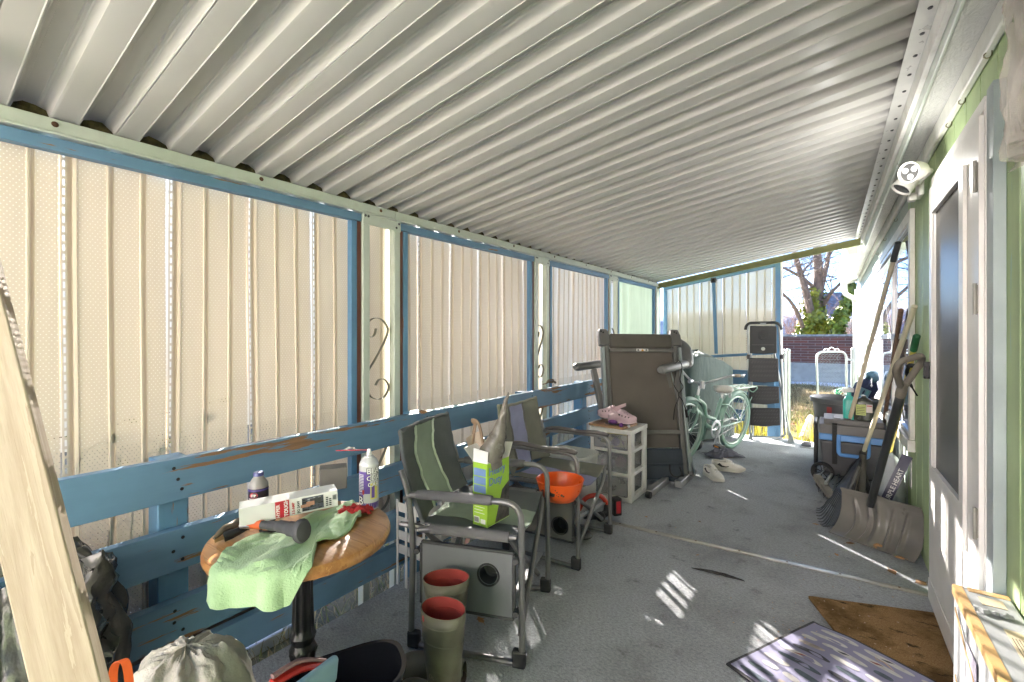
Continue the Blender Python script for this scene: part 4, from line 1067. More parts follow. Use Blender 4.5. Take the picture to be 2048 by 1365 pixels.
# saw carton: built in its own frame, front face towards the camera
A = atd(479, 1054, 1.165); Bq = atd(676, 1012, 1.285)         # lower front corners
ax = (Bq - A); L = ax.length; axn = ax.normalized()
up = (UP - axn * axn.dot(UP)).normalized(); nf = axn.cross(up)      # nf points to the camera side
if nf.dot(-FW) < 0: nf = -nf
Hc, Dc = .045, .062
bc = M(); bc.obox(A + ax / 2 + up * Hc / 2 - nf * Dc / 2, ax / 2, up * Hc / 2, nf * Dc / 2)
def fq(b, x0, x1, y0, y1, m, h=.0009, off=.0):      # printed patch on the front face
    b.obox(A + axn * (x0 + x1) / 2 * L + up * (y0 + y1) / 2 * Hc + nf * (h / 2 + off), axn * (x1 - x0) / 2 * L, up * (y1 - y0) / 2 * Hc, nf * h / 2, m)
fq(bc, .345, .485, .01, .99, 1)
fq(bc, .615, .845, .10, .90, 2); rg = random.Random(2)
for i in range(5):
    for j in range(4):
        fq(bc, .62 + j * .055, .62 + .01 + j * .055 + .045 * rg.random(), .13 + i * .155, .14 + i * .155 + .11 * rg.random(), 3 if rg.random() < .75 else 4, .0009, .0009)
fq(bc, .60, .70, .35, .52, 5, .0012, .0019); fq(bc, .66, .745, .42, .66, 5, .0012, .0032); fq(bc, .70, .82, .50, .80, 6, .0012, .0019)
for i in range(9): fq(bc, .87 + .035 * (i // 5), .895 + .035 * (i // 5), .15 + .12 * (i % 5), .22 + .12 * (i % 5), 3, .0006)
for i in range(7): fq(bc, .945 + i * .006, .948 + i * .006, .45, .75, 2, .0006)
tx = lambda s, x, y, sz, m, **k: bc.text(s, A + axn * x * L + up * y * Hc + nf * .0013, up, -axn, sz, m, **k)
tx('HYPER', .388, .04, .0118, 7, bold=.02, ext=.0004); tx('TOUGH', .470, .04, .0128, 7, bold=.03, ext=.0004)
tx('3.5-AMP', .538, .06, .0092, 1, bold=.02, ext=.0004); tx('JIG SAW', .590, .06, .0092, 3, bold=.02, ext=.0004)
# end flap seams
for yy in (.3, .72): bc.obox(Bq + up * Hc * yy + axn * .0006 - nf * Dc * .5, axn * .0006, up * .0008, nf * Dc * .48, 4)
sbx = obj('saw_carton', bc, [m_paper, m_redp, plain('blue_grey_print', (.07, .08, .11), .5, var=.4, vs=40, bst=0), m_ink, plain('grey_print', (.3, .32, .34), .5, bst=0), plain('hand_print', (.42, .22, .15), .5, bst=0), m_dkgrey, m_whp], angle=30)
tag(sbx, 'white and red printed power tool carton lying across the table', 'carton')
# small grey box standing behind
b = M(); q = tpt(655, 985, TT + .001)
b.obox(q + UP * .038 + FW * .05, RT * .042 + FW * .018, FW * .03 - RT * .012, UP * .038)
tag(obj('small_box', b, plain('grey_card_box', (.16, .15, .14), .6, var=.1), bevel=.003), 'plain grey box half hidden behind the tool carton', 'box')
# brake fluid bottle
q = atd(517, 1040, 1.44); q.z = TT
bt = thing('fluid_bottle', 'grey bottle with blue cap and dark label on the round table', 'bottle', q); bt.scale = (.74,) * 3
b = M(); b.lathe([(.0001, 0), (.036, 0), (.0385, .004), (.0385, .092), (.0375, .098), (.022, .122), (.019, .126), (.019, .132)], q, 28); obj('body', b, plain('grey_bottle_plastic', (.30, .29, .28), .35, var=.05), bt)
b = M(); b.lathe([(.0392, .012), (.0392, .082)], q, 36, 0)
cen = -FW
def wrap(b, s, r, z, size, m, a0, bold=0.0, ext=.0006):
    """lettering bent round a cylinder of radius r about q"""
    vs, fs = textmesh(s, 0, ext / size, bold, 1.0); w = max(p[0] for p in vs)
    base = math.atan2(-FW.y, -FW.x) + a0; out = []
    for p in vs:
        g = base + (p[0] - w / 2) * size / r
        out.append(V((q.x + (r + p[2] * size) * math.cos(g), q.y + (r + p[2] * size) * math.sin(g), q.z + z + p[1] * size)))
    b.add(out, fs, m)
b.lathe([(.0396, .072), (.0396, .079)], q, 36, 3); b.lathe([(.0396, .013), (.0396, .018)], q, 36, 4)
cc = q + UP * .056; base = math.atan2(-FW.y, -FW.x)
b.add([V((q.x + .0398 * math.cos(base + .45 * math.cos(t)), q.y + .0398 * math.sin(base + .45 * math.cos(t)), q.z + .056 + .0115 * math.sin(t))) for t in [k * PI / 12 for k in range(24)]] , [tuple(range(24))], 1)
wrap(b, 'STP', .0402, .0505, .0145, 2, 0, .02); wrap(b, 'BRAKE FLUID', .0400, .026, .0125, 2, 0, .015); wrap(b, 'SYNTHETIC', .0400, .0395, .0055, 2, -.2)
obj('label', b, [plain('dark_bottle_label', (.018, .014, .028), .35, var=.2), m_redp, m_whp, plain('violet_print', (.07, .05, .25), .4, bst=0), plain('yellow_print', (.6, .45, .05), .4, bst=0)], bt)
b = M(); b.lathe([(.0195, .130), (.0205, .131), (.0205, .143), (.019, .1455), (.0001, .1455)], q, 24); obj('cap', b, plain('blue_cap', (.06, .07, .24), .4), bt)
# aerosol can with red straw
q = atd(738, 1012, 1.42); q.z = TT
can = thing('spray_can', 'white and purple aerosol can with a red straw taped on top', 'spray can', q); can.scale = (.90,) * 3
b = M(); b.lathe([(.0001, 0), (.030, 0), (.033, .003), (.033, .006), (.0325, .15), (.033, .152), (.0325, .157), (.026, .172), (.017, .180), (.0165, .184), (.0001, .184)], q, 32); obj('body', b, plain('white_can', (.62, .62, .63), .25, .2, var=.05), can)
b = M(); b.lathe([(.0330, .008), (.0330, .028)], q, 36, 0)
def cpatch(a0, a1, z0, z1, m, r):
    n = 10; base = math.atan2(-FW.y, -FW.x)
    vs = [V((q.x + r * math.cos(base + a0 + (a1 - a0) * k / n), q.y + r * math.sin(base + a0 + (a1 - a0) * k / n), q.z + z)) for k in range(n + 1) for z in (z0, z1)]
    b.add(vs, [(2 * k, 2 * k + 2, 2 * k + 3, 2 * k + 1) for k in range(n)], m)
cpatch(-1.25, .42, .060, .135, 0, .0332); cpatch(-1.25, -.3, .033, .058, 0, .0332)
for k in range(12): cpatch(-1.15, -.25, .066 + k * .0052, .0685 + k * .0052, 1, .0334)
cpatch(.45, 1.25, .04, .095, 5, .0333); cpatch(.55, .9, .045, .085, 0, .0335)
wrap(b, 'BLA', .0336, .128, .026, 3, .75, .06); wrap(b, 'BLA', .0338, .1285, .026, 1, .75, .015)
wrap(b, 'CHA', .0336, .105, .022, 3, .75, .05); wrap(b, 'CHA', .0338, .1053, .022, 1, .75, .01); wrap(b, 'CAB', .0336, .084, .02, 3, .75, .04); wrap(b, 'CAB', .0338, .0842, .02, 1, .75, .01)
wrap(b, 'B', .0336, .022, .042, 3, -.62, .06); wrap(b, 'B', .0338, .0225, .040, 1, -.62, .0); wrap(b, "'", .0338, .036, .05, 4, -.3, .03)
obj('label', b, [plain('purple_print', (.10, .05, .28), .35, bst=0), m_whp, m_whp, m_ink, m_redp, plain('yellow_panel', (.62, .55, .12), .4, bst=0)], can)
b = M(); b.lathe([(.009, .184), (.009, .196), (.0065, .199), (.006, .206), (.0001, .206)], q, 14); obj('nozzle', b, m_whp, can)
b = M(); b.tube([q + UP * .203 - RT * .004, q + UP * .2035 - RT * .112 - FW * .01], .0016, 6); obj('straw', b, m_redp, can)
b = M(); z = q + UP * .206 - RT * .066; b.slab(10, 6, lambda u, v: z + RT * (u - .5) * .036 + UP * (.004 * math.sin(PI * u) + (v - .5) * .008) + FW * .003 * fbm((u * 4, v * 4, 0)), .0012); obj('tape_flag', b, m_film, can)
# hammer with orange and grey grip
hm = thing('hammer', 'claw hammer with a grey and orange rubber grip on the green cloth', 'hammer', tpt(600, 1060))
P0, P1, P2, P3 = atd(462, 1052, 1.215), atd(523, 1050, 1.185), atd(560, 1053, 1.16), atd(602, 1062, 1.115)
b = M(); b.tube([P0.lerp(P1, .35), P1], .0085, 10); obj('shank', b, m_steel, hm)
b = M(); b.tube(catmull([P1, P1.lerp(P2, .5), P2, P2.lerp(P3, .5), P3], 5), [.011] * 5 + [.0125] * 5 + [.0155] * 5 + [.018] * 5 + [.023], 14)
e = (P3 - P2).normalized(); b.lathe([(.023, -.003), (.024, .004), (.020, .012), (.010, .015), (.0001, .0155)], P3, 18, axis=e, sx=1.25); obj('grip', b, plain('grey_rubber_grip', (.045, .045, .05), .6, var=.15), hm)
b = M(); b.tube([P1 - (P2 - P1).normalized() * .045, P1 + (P2 - P1).normalized() * .004], .0118, 12); obj('grip_band', b, plain('orange_grip_band', (.55, .10, .02), .5), hm)
b = M(); h = P0; s = (P1 - P0).normalized(); w = s.cross(UP).normalized()
b.tube([h - w * .035, h - w * .02, h, h + w * .018, h + w * .035 - UP * .006, h + w * .05 - UP * .014], [.012, .012, .010, .010, .008, .004], 10); obj('head', b, plain('worn_hammer_head', (.16, .13, .10), .5, .6, var=.4, vs=25), hm)
# plug and cord
pg = thing('power_cord', 'black plug with bare prongs and cord beside the hammer', 'plug', tpt(450, 1075))
q = tpt(452, 1073, TT + .014); d = (tpt(480, 1062, TT + .02) - q).normalized(); sd = d.cross(UP).normalized()
b = M(); b.tube([q - d * .005, q + d * .012, q + d * .03, q + d * .05], [.013, .0125, .0095, .0055], 10)
for k in range(4): b.lathe([(.0058, -.0015), (.0072, 0), (.0058, .0015)], q + d * (.034 + .006 * k), 10, axis=d)
b.tube(catmull([q + d * .05, q + d * .08 + UP * .004, q + d * .12 + sd * .006, tpt(520, 1062, TT + .012), tpt(560, 1062, TT + .012)], 5), .0035, 7); obj('cord', b, m_rubber, pg)
for k in (-1, 1):
    b = M(); b.obox(q - d * .015 + sd * .0062 * k, d * .011, sd * .0008, UP * .0032); obj('prong', b, plain('brass_prong', (.4, .33, .2), .35, .9), pg)

# ================================================================ folding director's chairs
m_tube = plain('grey_chair_tube', (.17, .17, .175), .32, .4, var=.08, dirt=((.3, .27, .22), 14, .25))
m_foot = plain('black_chair_foot', (.022, .022, .024), .6)
def loft(b, A, B, nu, nv, sag, th, m=0, fn=None):
    """fabric between polyline A and polyline B"""
    A, B = [V(p) for p in A], [V(p) for p in B]
    def on(P, t):
        i = min(t * (len(P) - 1), len(P) - 1.0001); k = int(i); return P[k].lerp(P[k + 1], i - k)
    b.slab(nu, nv, lambda u, v: on(A, v).lerp(on(B, v), u) + sag(u, v), th, m)
def chair(name, label, loc, rz, fabric, trim, padded, wire, W=.53, Dp=.43, back_sag=.02, SH=.48, back_h=.85):
    """local axes: x forward, y across (0 = near side .. W), z up"""
    t = thing(name, label, 'folding chair', loc, rz, 'folding chairs along the railing')
    AH, BH, r = .615, back_h, .0125
    for y in (0, W):
        fr = fillet([(-.03, y, .012), (-.02, y, .45), (-.045, y, AH + .02), (-.075, y, BH - .14)], .10, 4)
        b = M(); b.tube(fr, r, 10); obj('rear_upright', b, m_tube, t, world=False)
        b = M(); b.tube(fillet([(-.055, y, AH - .02), (-.03, y, AH), (Dp, y, AH + .008), (Dp + .005, y, .012)], .075, 6), r, 10); obj('front_leg', b, m_tube, t, world=False)
        b = M(); b.tube(fillet([(-.028, y, .10), (-.026, y, .014), (Dp, y, .014), (Dp + .003, y, .10)], .06, 5), r * .95, 10); obj('floor_runner', b, m_tube, t, world=False)
        for x, s in ((Dp + .004, 1), (-.028, -1)):
            b = M(); b.obox((x - s * .012, y, .035), (.026, 0, 0), (0, .0155, 0), (0, 0, .033)); obj('foot', b, m_foot, t, world=False, bevel=.008)
        if padded:
            b = M(); b.tube([(.0, y, AH + .004), (.02, y, AH + .005), (.30, y, AH + .008), (.315, y, AH + .008)], [.021, .0235, .0235, .021], 12, flat=.8); obj('arm_pad', b, plain('grey_ribbed_sleeve', (.15, .145, .16), .9, var=.1, bs=200, bst=.8), t, world=False)
        else:
            b = M(); b.tube(catmull([(-.02, y, AH + .012), (.08, y, AH + .024), (.22, y, AH + .016), (.34, y, AH + .022), (.425, y, AH + .014)], 4), [.014, .018, .02, .02, .02, .02, .021, .021, .021, .021, .022, .022, .022, .022, .022, .02, .016], 12, flat=.62); obj('arm_rest', b, plain('brown_grey_arm', (.10, .09, .085), .5, var=.15), t, world=False)
        # seat side tube
        b = M(); b.tube([(.0, y + (.015 if y == 0 else -.015), SH - .01), (.06, y + (.015 if y == 0 else -.015), SH), (Dp - .02, y + (.015 if y == 0 else -.015), SH + .004)], .0125, 10); obj('seat_tube', b, m_tube, t, world=False)
        if padded:
            b = M(); b.tube([(.05, y + (.015 if y == 0 else -.015), SH + .001), (Dp - .05, y + (.015 if y == 0 else -.015), SH + .004)], .021, 12); obj('seat_sleeve', b, plain('grey_seat_sleeve', (.16, .155, .165), .9, var=.12, bs=200, bst=.8), t, world=False)
    # crossed braces, front and rear pair
    for x in (Dp - .035, .03):
        for s in (0, 1):
            y0, y1 = (W - .015, .03) if s else (.015, W - .03)
            b = M(); x2 = x + .014 * (1 if s else -1)
            b.tube(fillet([(x2 - .10, y0, SH + .004), (x2, y0, SH + .004), (x2 + .006, y0 + (y1 - y0) * .12, SH - .06), (x2 + .01, y1, .10)], .04, 4), .0115, 9); obj('cross_brace', b, m_tube, t, world=False)
    b = M(); b.bar((Dp - .04, W * .18, .235), (Dp - .03, W * .95, .20), .010, .026, up=(1, 0, 0)); obj('flat_link', b, m_steel, t, world=False)
    # fabric
    def fm(nm, c, **k): return plain(nm, c, .92, var=.10, vs=7, bst=.7, bs=170, bd=.003, **k)
    mats = [fm(name.split('_')[0] + '_side_fabric', fabric[0]), fm('centre_fabric', fabric[1]), plain('piping', trim, .8, bst=.3)]
    b = M()
    def seatp(u, v): 
        x = -.02 + v * (Dp - .0); s = math.sin(PI * u)
        return V((x, .03 + u * (W - .06), SH + .012 - .045 * s * (.6 + .4 * v) + .006 * fbm((u * 5, v * 5, 1)) + .012 * (1 - s) * 0))
    for (u0, u1, m) in ((0, .30, 0), (.305, .695, 1), (.70, 1, 0)):
        b.slab(14, 20, lambda u, v: seatp(u0 + (u1 - u0) * u, v), .006, m)
    obj('seat', b, mats, t, world=False)
    b = M()
    def backp(u, v):
        bulge = math.sin(PI * u)
        x = -.035 - .055 * v - (.02 + back_sag * (1 - v)) * bulge + .008 * fbm((u * 4, v * 5, 3)) + (.05 * (1 - v) ** 3)
        wv = .028 * math.sin(v * 2 * PI * .9) if wire else 0
        y = .02 + u * (W - .04); z = SH + .02 + v * (BH - SH - .01) + .008 * fbm((u * 6, 2, v)) * v - (.02 * bulge * v if back_sag > .03 else 0)
        return V((x, y, z))
    def edge(v, k): return k + (.045 * math.sin(v * 5.2 + 1.2) if wire else .035 * math.sin(v * 4.6))
    for a, c, m in ((lambda v: 0, lambda v: edge(v, .30), 0), (lambda v: edge(v, .305), lambda v: edge(v, .68), 1), (lambda v: edge(v, .685), lambda v: 1, 0)):
        b.slab(14, 26, lambda u, v: backp(a(v) + (c(v) - a(v)) * u, v), .010, m)
    for k in (.302, .682):
        b.tube([backp(edge(v, k), v) + V((.008, 0, 0)) for v in [j / 24 for j in range(25)]], .006, 6, 2)
    b.tube([backp(u, 1) for u in [j / 20 for j in range(21)]], .010, 8, 0)
    for u in (0, 1): b.tube([backp(u, v) for v in [j / 16 for j in range(17)]], .009, 8, 0)
    obj('backrest', b, mats, t, world=False)
    return t
def side_table(t, col, x0, x1, z0, z1, cup, y=-.012, skew=.0):
    b = M(); yy = y
    cx, cz, cr = cup
    # board with a round hole: ring of quads between circle and rounded rectangle
    n = 48; out = []; hw, hh = (x1 - x0) / 2, (z1 - z0) / 2; mx, mz = (x0 + x1) / 2, (z0 + z1) / 2
    for k in range(n):
        g = 2 * PI * k / n; dx, dz = math.cos(g), math.sin(g)
        tt = min(((hw - (cx - mx) * (1 if dx > 0 else -1)) / abs(dx)) if abs(dx) > 1e-6 else 9, ((hh - (cz - mz) * (1 if dz > 0 else -1)) / abs(dz)) if abs(dz) > 1e-6 else 9)
        out.append((cx + dx * tt, cz + dz * tt))
    out_in = [(cx + math.cos(2 * PI * k / n) * cr, cz + math.sin(2 * PI * k / n) * cr) for k in range(n)]
    for k, (X, Z) in enumerate([(x0, z0), (x1, z0), (x1, z1), (x0, z1)]):
        j = min(range(n), key=lambda i: (out[i][0] - X) ** 2 + (out[i][1] - Z) ** 2); out[j] = (X, Z)
    vs = []
    for yy2 in (yy - .007, yy + .007):
        vs += [V((p[0], yy2, p[1])) for p in out] + [V((p[0], yy2, p[1])) for p in out_in]
    fs = []
    for k in range(n):
        k2 = (k + 1) % n
        fs += [(k, k2, n + k2, n + k), (2 * n + k2, 2 * n + k, 3 * n + k, 3 * n + k2), (k2, k, 2 * n + k, 2 * n + k2), (n + k, n + k2, 3 * n + k2, 3 * n + k)]
    b.add(vs, fs)
    p = obj('side_table', b, plain('table_panel_' + str(round(col[0], 2)), col, .5, var=.06, vs=4, bst=.1, bs=150), t, world=False)
    b = M(); e = .006
    for a, c in (((x0 - e, z0), (x0 - e, z1)), ((x1 + e, z0), (x1 + e, z1)), ((x0 - e, z1 + e), (x1 + e, z1 + e)), ((x0 - e, z0 - e), (x1 + e, z0 - e))):
        b.bar((a[0], yy, a[1]), (c[0], yy, c[1]), .018, .011, up=(1, 0, .01))
    obj('edge_band', b, m_dkgrey, p, world=False, bevel=.003)
    b = M(); b.lathe([(cr + .008, -.012), (cr + .009, -.008), (cr + .002, -.0075), (cr - .001, -.004), (cr - .004, .045), (cr - .012, .052), (.0001, .053)], (cx, yy, cz), 32, axis=(0, 1, 0))
    obj('cup_holder', b, m_black, p, world=False)
    for xx, zz in ((x0 - .02, z1 - .03), (x1 + .015, z1 - .02), (x1 + .015, z0 + .02)):
        b = M(); b.tube([(xx, yy + .02, zz), (xx, yy - .018, zz)], .011, 10); obj('pivot', b, m_dkgrey, p, world=False)

a1, a2 = fl(825, 1290), fl(1030, 1330); f1_ = (a2 - a1)
ch1 = chair('grey_folding_chair', 'nearer folding chair with grey striped back holding the green carton', (a1.x + .03, a1.y, 0), math.atan2(f1_.y, f1_.x), ((.115, .122, .13), (.30, .35, .30)), (.62, .68, .60), True, True)
side_table(ch1, (.155, .162, .175), .030, .40, .195, .432, (.305, .345, .036))
a3, a4 = fl(1155, 1145), fl(1235, 1075)
ch2 = chair('faded_folding_chair', 'farther folding chair with faded blue back holding the orange bowl', (a3.x - .44, a3.y - .01, 0), R(4), ((.20, .20, .165), (.30, .31, .48)), (.16, .16, .15), False, False, W=.52, back_sag=.045, SH=.425, back_h=.83)
side_table(ch2, (.15, .145, .14), .035, .405, .155, .385, (.335, .225, .042))

# green carton with a bag of waste on the near chair's seat
mw = Matrix.Translation(V(ch1.location)) @ Matrix.Rotation(ch1.rotation_euler.z, 4, 'Z')
bx0 = atd(941, 1052, 1.86); bx1 = atd(975, 1058, 1.81); bx2 = atd(997, 1020, 1.99)
e1 = V((bx1.x - bx0.x, bx1.y - bx0.y, 0)); e2 = V((bx2.x - bx1.x, bx2.y - bx1.y, 0)); e2 = (e2 - e1 * (e2.dot(e1) / e1.length_squared)); e1n, e2n = e1.normalized(), e2.normalized()
e1 = e1n * .075; e2 = e2n * .15; zb_ = .487; zt_ = .742
o3 = V((bx1.x, bx1.y, 0))
m_lime = plain('lime_print', (.34, .56, .05), .5, var=.05, bst=0); m_blp = plain('blue_print', (.16, .26, .52), .5, bst=0)
cart = thing('green_carton', 'lime green printed carton standing open on the nearer chair', 'carton', V((o3.x, o3.y, zb_)))
b = M()
P = [o3 - e1, o3, o3 + e2, o3 + e2 - e1]
for i in range(4):
    a, c = P[i], P[(i + 1) % 4]; inn = ((P[(i + 2) % 4] + P[(i + 3) % 4]) / 2 - (a + c) / 2).normalized() * .0012
    b.prism([a + UP * zb_, c + UP * zb_, c + UP * zt_, a + UP * zt_], inn, 0)
    top = {0: .048, 1: .012, 2: .05, 3: .05}[i]; lean = {0: .004, 1: .03, 2: -.03, 3: -.05}[i]
    b.prism([a + UP * (zt_ + .0008), c + UP * (zt_ + .0008), c + UP * (zt_ + top) - inn.normalized() * -lean, a + UP * (zt_ + top + .008) - inn.normalized() * -lean], inn, 2)
b.prism([P[0] + UP * zb_, P[1] + UP * zb_, P[2] + UP * zb_, P[3] + UP * zb_], UP * .002, 2)
nA = e1n.cross(UP); nA = nA if nA.dot(-e2n) > 0 else -nA      # outward normal of the narrow face
nB = e1n
def fA(x0, x1, z0, z1, m, off=.0004):   # narrow face patch: x along e1
    b.obox(o3 - e1n * .075 + e1n * (x0 + x1) / 2 + UP * (z0 + z1) / 2 + nA * (off), e1n * (x1 - x0) / 2, UP * (z1 - z0) / 2, nA * .0004, m)
for k in range(3): fA(.005, .066, zb_ + .135 + .034 * k, zb_ + .165 + .034 * k, 1)
fA(.006, .034, zb_ + .012, zb_ + .037, 2); fA(.04, .064, zb_ + .012, zb_ + .030, 2)
for k in range(8): fA(.008 + k * .003, .0095 + k * .003, zb_ + .015, zb_ + .034, 3, .001)
for k in range(4): fA(.008, .06 - .01 * (k % 2), zb_ + .052 + .012 * k, zb_ + .054 + .012 * k, 2, .0006)
def fB(s, x, z, size, m, **k): b.text(s, o3 + nB * .0008 + e2n * x + UP * z, e2n, UP, size, m, **k)
fB('Heavy', .008, zb_ + .206, .045, 1, bold=.015, ext=.0004); fB('Duty', .008, zb_ + .165, .045, 1, bold=.015, ext=.0004)
b.prism([o3 + nB * .0003 + e2n * .05 + UP * (zb_ + .005), o3 + nB * .0003 + e2n * .149 + UP * (zb_ + .005), o3 + nB * .0003 + e2n * .149 + UP * (zb_ + .155), o3 + nB * .0003 + e2n * .10 + UP * (zb_ + .13)], nB * .0006, 4)
obj('carton', b, [m_lime, m_blp, m_whp, m_ink, plain('photo_print', (.06, .055, .05), .5, var=.8, vs=30, bst=0)], cart)
# rolled black liners stuffed in the carton, their top twisted into a spike
bl = thing('bag_roll', 'crumpled grey brown plastic bag twisted into a spike in the green carton', 'bag', V((o3.x, o3.y, .6)))
b = M()
pa = [atd(984, 936, 1.88), atd(980, 918, 1.88), atd(988, 893, 1.88), atd(998, 866, 1.88), atd(1004, 838, 1.88), atd(1010, 812, 1.88), atd(1017, 785, 1.88)]
ra = [.045, .052, .047, .032, .017, .012, .003]
pts = catmull(pa, 6); rs = []
for i in range(len(pts)):
    x = i / (len(pts) - 1) * (len(ra) - 1); k = min(int(x), len(ra) - 2); rs.append(ra[k] + (ra[k + 1] - ra[k]) * (x - k))
b.tube(pts, rs, 20); b.v = [p + V((fbm(p * 30, 2), fbm(p * 30 + V((9, 0, 0)), 2), 0)) * .006 for p in b.v]
obj('twisted_bag', b, plain('taupe_plastic_film', (.16, .145, .125), .25, var=.2, vs=10, bst=.6, bs=25, bd=.01), bl)
b = M(); c = atd(945, 903, 1.93)
b.slab(10, 10, lambda u, v: c + RT * (.055 * (u - .5) + .03 * v) + UP * (.11 * (.5 - v) + .03 * u * (1 - v)) + FW * (.02 * math.sin(3 * u)), .0015); obj('torn_flap', b, plain('inner_card', (.42, .34, .27), .8), bl)
b = M(); b.tube(catmull([atd(940, 905, 1.95), atd(950, 850, 1.96), atd(945, 843, 1.97), atd(958, 850, 1.93), atd(968, 900, 1.90), atd(970, 930, 1.9)], 5), .013, 10, flat=.5); obj('fold_over', b, plain('brown_paper', (.25, .17, .11), .8, var=.2, bst=.4), bl)
# orange pumpkin bowl on the far chair
c = atd(1120, 958, 2.33); c.z = .415
bw_ = thing('plastic_bowl', 'bright orange plastic bowl resting on the farther chair', 'bowl', c)
b = M(); b.lathe([(.0001, .0), (.055, .0), (.075, .006), (.105, .045), (.118, .09), (.120, .105), (.124, .108), (.120, .111), (.116, .104), (.113, .088), (.100, .045), (.070, .010), (.0001, .006)], c, 48)
b.v = [V((c.x + (p.x - c.x) * (1 + .012 * math.cos(14 * math.atan2(p.y - c.y, p.x - c.x))), c.y + (p.y - c.y) * (1 + .012 * math.cos(14 * math.atan2(p.y - c.y, p.x - c.x))), p.z)) for p in b.v]
obj('bowl', b, plain('orange_plastic', (.72, .10, .012), .3, var=.04, bst=.03), bw_)
b = M(); q = c; base = math.atan2(-FW.y, -FW.x) - .45
def dot(a, z, r, m=0):
    rr_ = .105 + (.118 - .105) * (z - .045) / .045 + .0022
    b.add([V((q.x + rr_ * math.cos(base + a + r * math.cos(t) / rr_), q.y + rr_ * math.sin(base + a + r * math.cos(t) / rr_), q.z + z + r * math.sin(t))) for t in [k * PI / 9 for k in range(18)]], [tuple(range(18))], m)
dot(0, .062, .014)
for a, z, r in ((.22, .075, .003), (.30, .066, .002), (.18, .058, .002), (.27, .054, .003), (.42, .060, .006), (.50, .055, .005), (-.5, .07, .005), (-.62, .065, .003), (.15, .085, .003)): dot(a, z, r)
obj('printed_face', b, m_ink, bw_)

# ================================================================ rubber boots
def boot(name, label, c, ang, lean=0.0):
    t = thing(name, label, 'boot', c, ang, 'pair of rubber boots')
    m_b = plain('olive_rubber_' + str(round(c.x, 2)), (.125, .118, .082), .5, var=.25, vs=9, bst=.12, dirt=((.055, .042, .028), 5.5, .8))
    b = M(); n = 32
    rings = [(.0, .0, .045, .052), (.05, .0, .046, .050), (.09, -.004, .045, .048), (.13, -.006, .046, .052), (.2, -.002, .050, .062), (.28, .0, .053, .071), (.285, .0, .0550, .0735), (.335, .0, .053, .080), (.336, 0, .0545, .0815), (.372, 0, .0500, .0865)]
    vs = []; 
    for (z, dx, ry, rx) in rings:
        for k in range(n):
            g = 2 * PI * k / n; tz = z + (.010 * math.cos(g + 2.4) if z > .3 else 0)
            vs.append(V((dx + rx * math.cos(g) + lean * z, ry * math.sin(g), tz)))
    fs = [(i * n + k, i * n + (k + 1) % n, (i + 1) * n + (k + 1) % n, (i + 1) * n + k) for i in range(len(rings) - 1) for k in range(n)]
    b.add(vs, fs)
    o = obj('shaft', b, m_b, t, world=False); md = o.modifiers.new('wall', 'SOLIDIFY'); md.thickness = .003; md.offset = 1
    b = M(); 
    b.add([V((p.x * .985 - 0 * p.y, p.y * .985, p.z)) for p in vs[n * 3:]], [tuple(reversed(f)) for f in [(i * n + k, i * n + (k + 1) % n, (i + 1) * n + (k + 1) % n, (i + 1) * n + k) for i in range(len(rings) - 4) for k in range(n)]])
    obj('lining', b, plain('red_lining', (.28, .035, .03), .8, var=.2), t, world=False)
    b = M()   # foot
    def ft(u, v):
        g = u * 2 * PI; x = -.062 + .285 * v
        w = [.030, .042, .043, .040, .043, .048, .050, .046, .030, .004]; h = [.07, .10, .115, .11, .095, .082, .072, .066, .052, .012]
        i = min(v * 9, 8.999); k = int(i); f = i - k
        W_ = w[k] + (w[k + 1] - w[k]) * f; H_ = h[k] + (h[k + 1] - h[k]) * f
        s = math.sin(g); return V((x, W_ * math.copysign(abs(math.cos(g)) ** .8, math.cos(g)), .012 + (H_ - .012) * (max(0, s)) ** .75 if s > 0 else .012))
    b.grid(28, 30, ft, cu=True); obj('foot', b, m_b, t, world=False)
    b = M()
    sole = [V((-.068 + .30 * (1 - math.cos(PI * k / 14)) / 2, (.035 + .018 * math.sin(PI * k / 14 * .9)) * (math.sin(PI * k / 14) ** .35 if 0 < k < 14 else .25), 0)) for k in range(15)]
    sole = sole + [V((p.x, -p.y, 0)) for p in sole[::-1]]
    b.prism(sole, (0, 0, .016)); obj('sole', b, plain('brown_sole', (.07, .05, .035), .8, var=.3), t, world=False, bevel=.004)
    b = M()
    for z, r1, r2 in ((.282, .0740, .0565), (.338, .0830, .0560)): b.tube([V((lean * z + r1 * math.cos(g), r2 * math.sin(g), z + (.010 * math.cos(g + 2.4) if z > .3 else 0))) for g in [k * PI / 20 for k in range(40)]], .0022, 6, closed=True)
    b.tube([V((lean * z - .0, -rr_ - .0015, z)) for z, rr_ in ((.06, .046), (.13, .046), (.2, .050), (.28, .054), (.34, .056), (.37, .0520))], .002, 6)
    obj('welt', b, m_b, t, world=False)
    return t
c1 = atd(886, 1300, 1.47); c1.z = 0; c2 = atd(896, 1250, 1.655); c2.z = 0
dr1, dr2 = -RT * .80 + FW * .60, -RT * .97 + FW * .22; ang = math.atan2(dr1.y, dr1.x)
bo1 = boot('rubber_boot', 'muddy olive rubber boot nearest the camera showing faint lettering', c1, ang, .0)
bo2 = boot('rubber_boot', 'muddy olive rubber boot behind the lettered one near the chair', c2, math.atan2(dr2.y, dr2.x), .02)
b = M(); mat1 = wmat(bo1); 
def bwrap(s, z, size, a0):
    vs, fs = textmesh(s, .25, .0008 / size, .0, 1.0); w = max(p[0] for p in vs)
    out = []
    for p in vs:
        g = a0 + (p[0] - w / 2) * size / .058; out.append(mat1 @ V((.0615 * math.cos(g) + .0, .0520 * math.sin(g) - .0, z + p[1] * size)))
    b.add(out, fs)
va = math.atan2(*(mat1.inverted().to_3x3() @ (-FW - RT * .15)).yx[:]) 
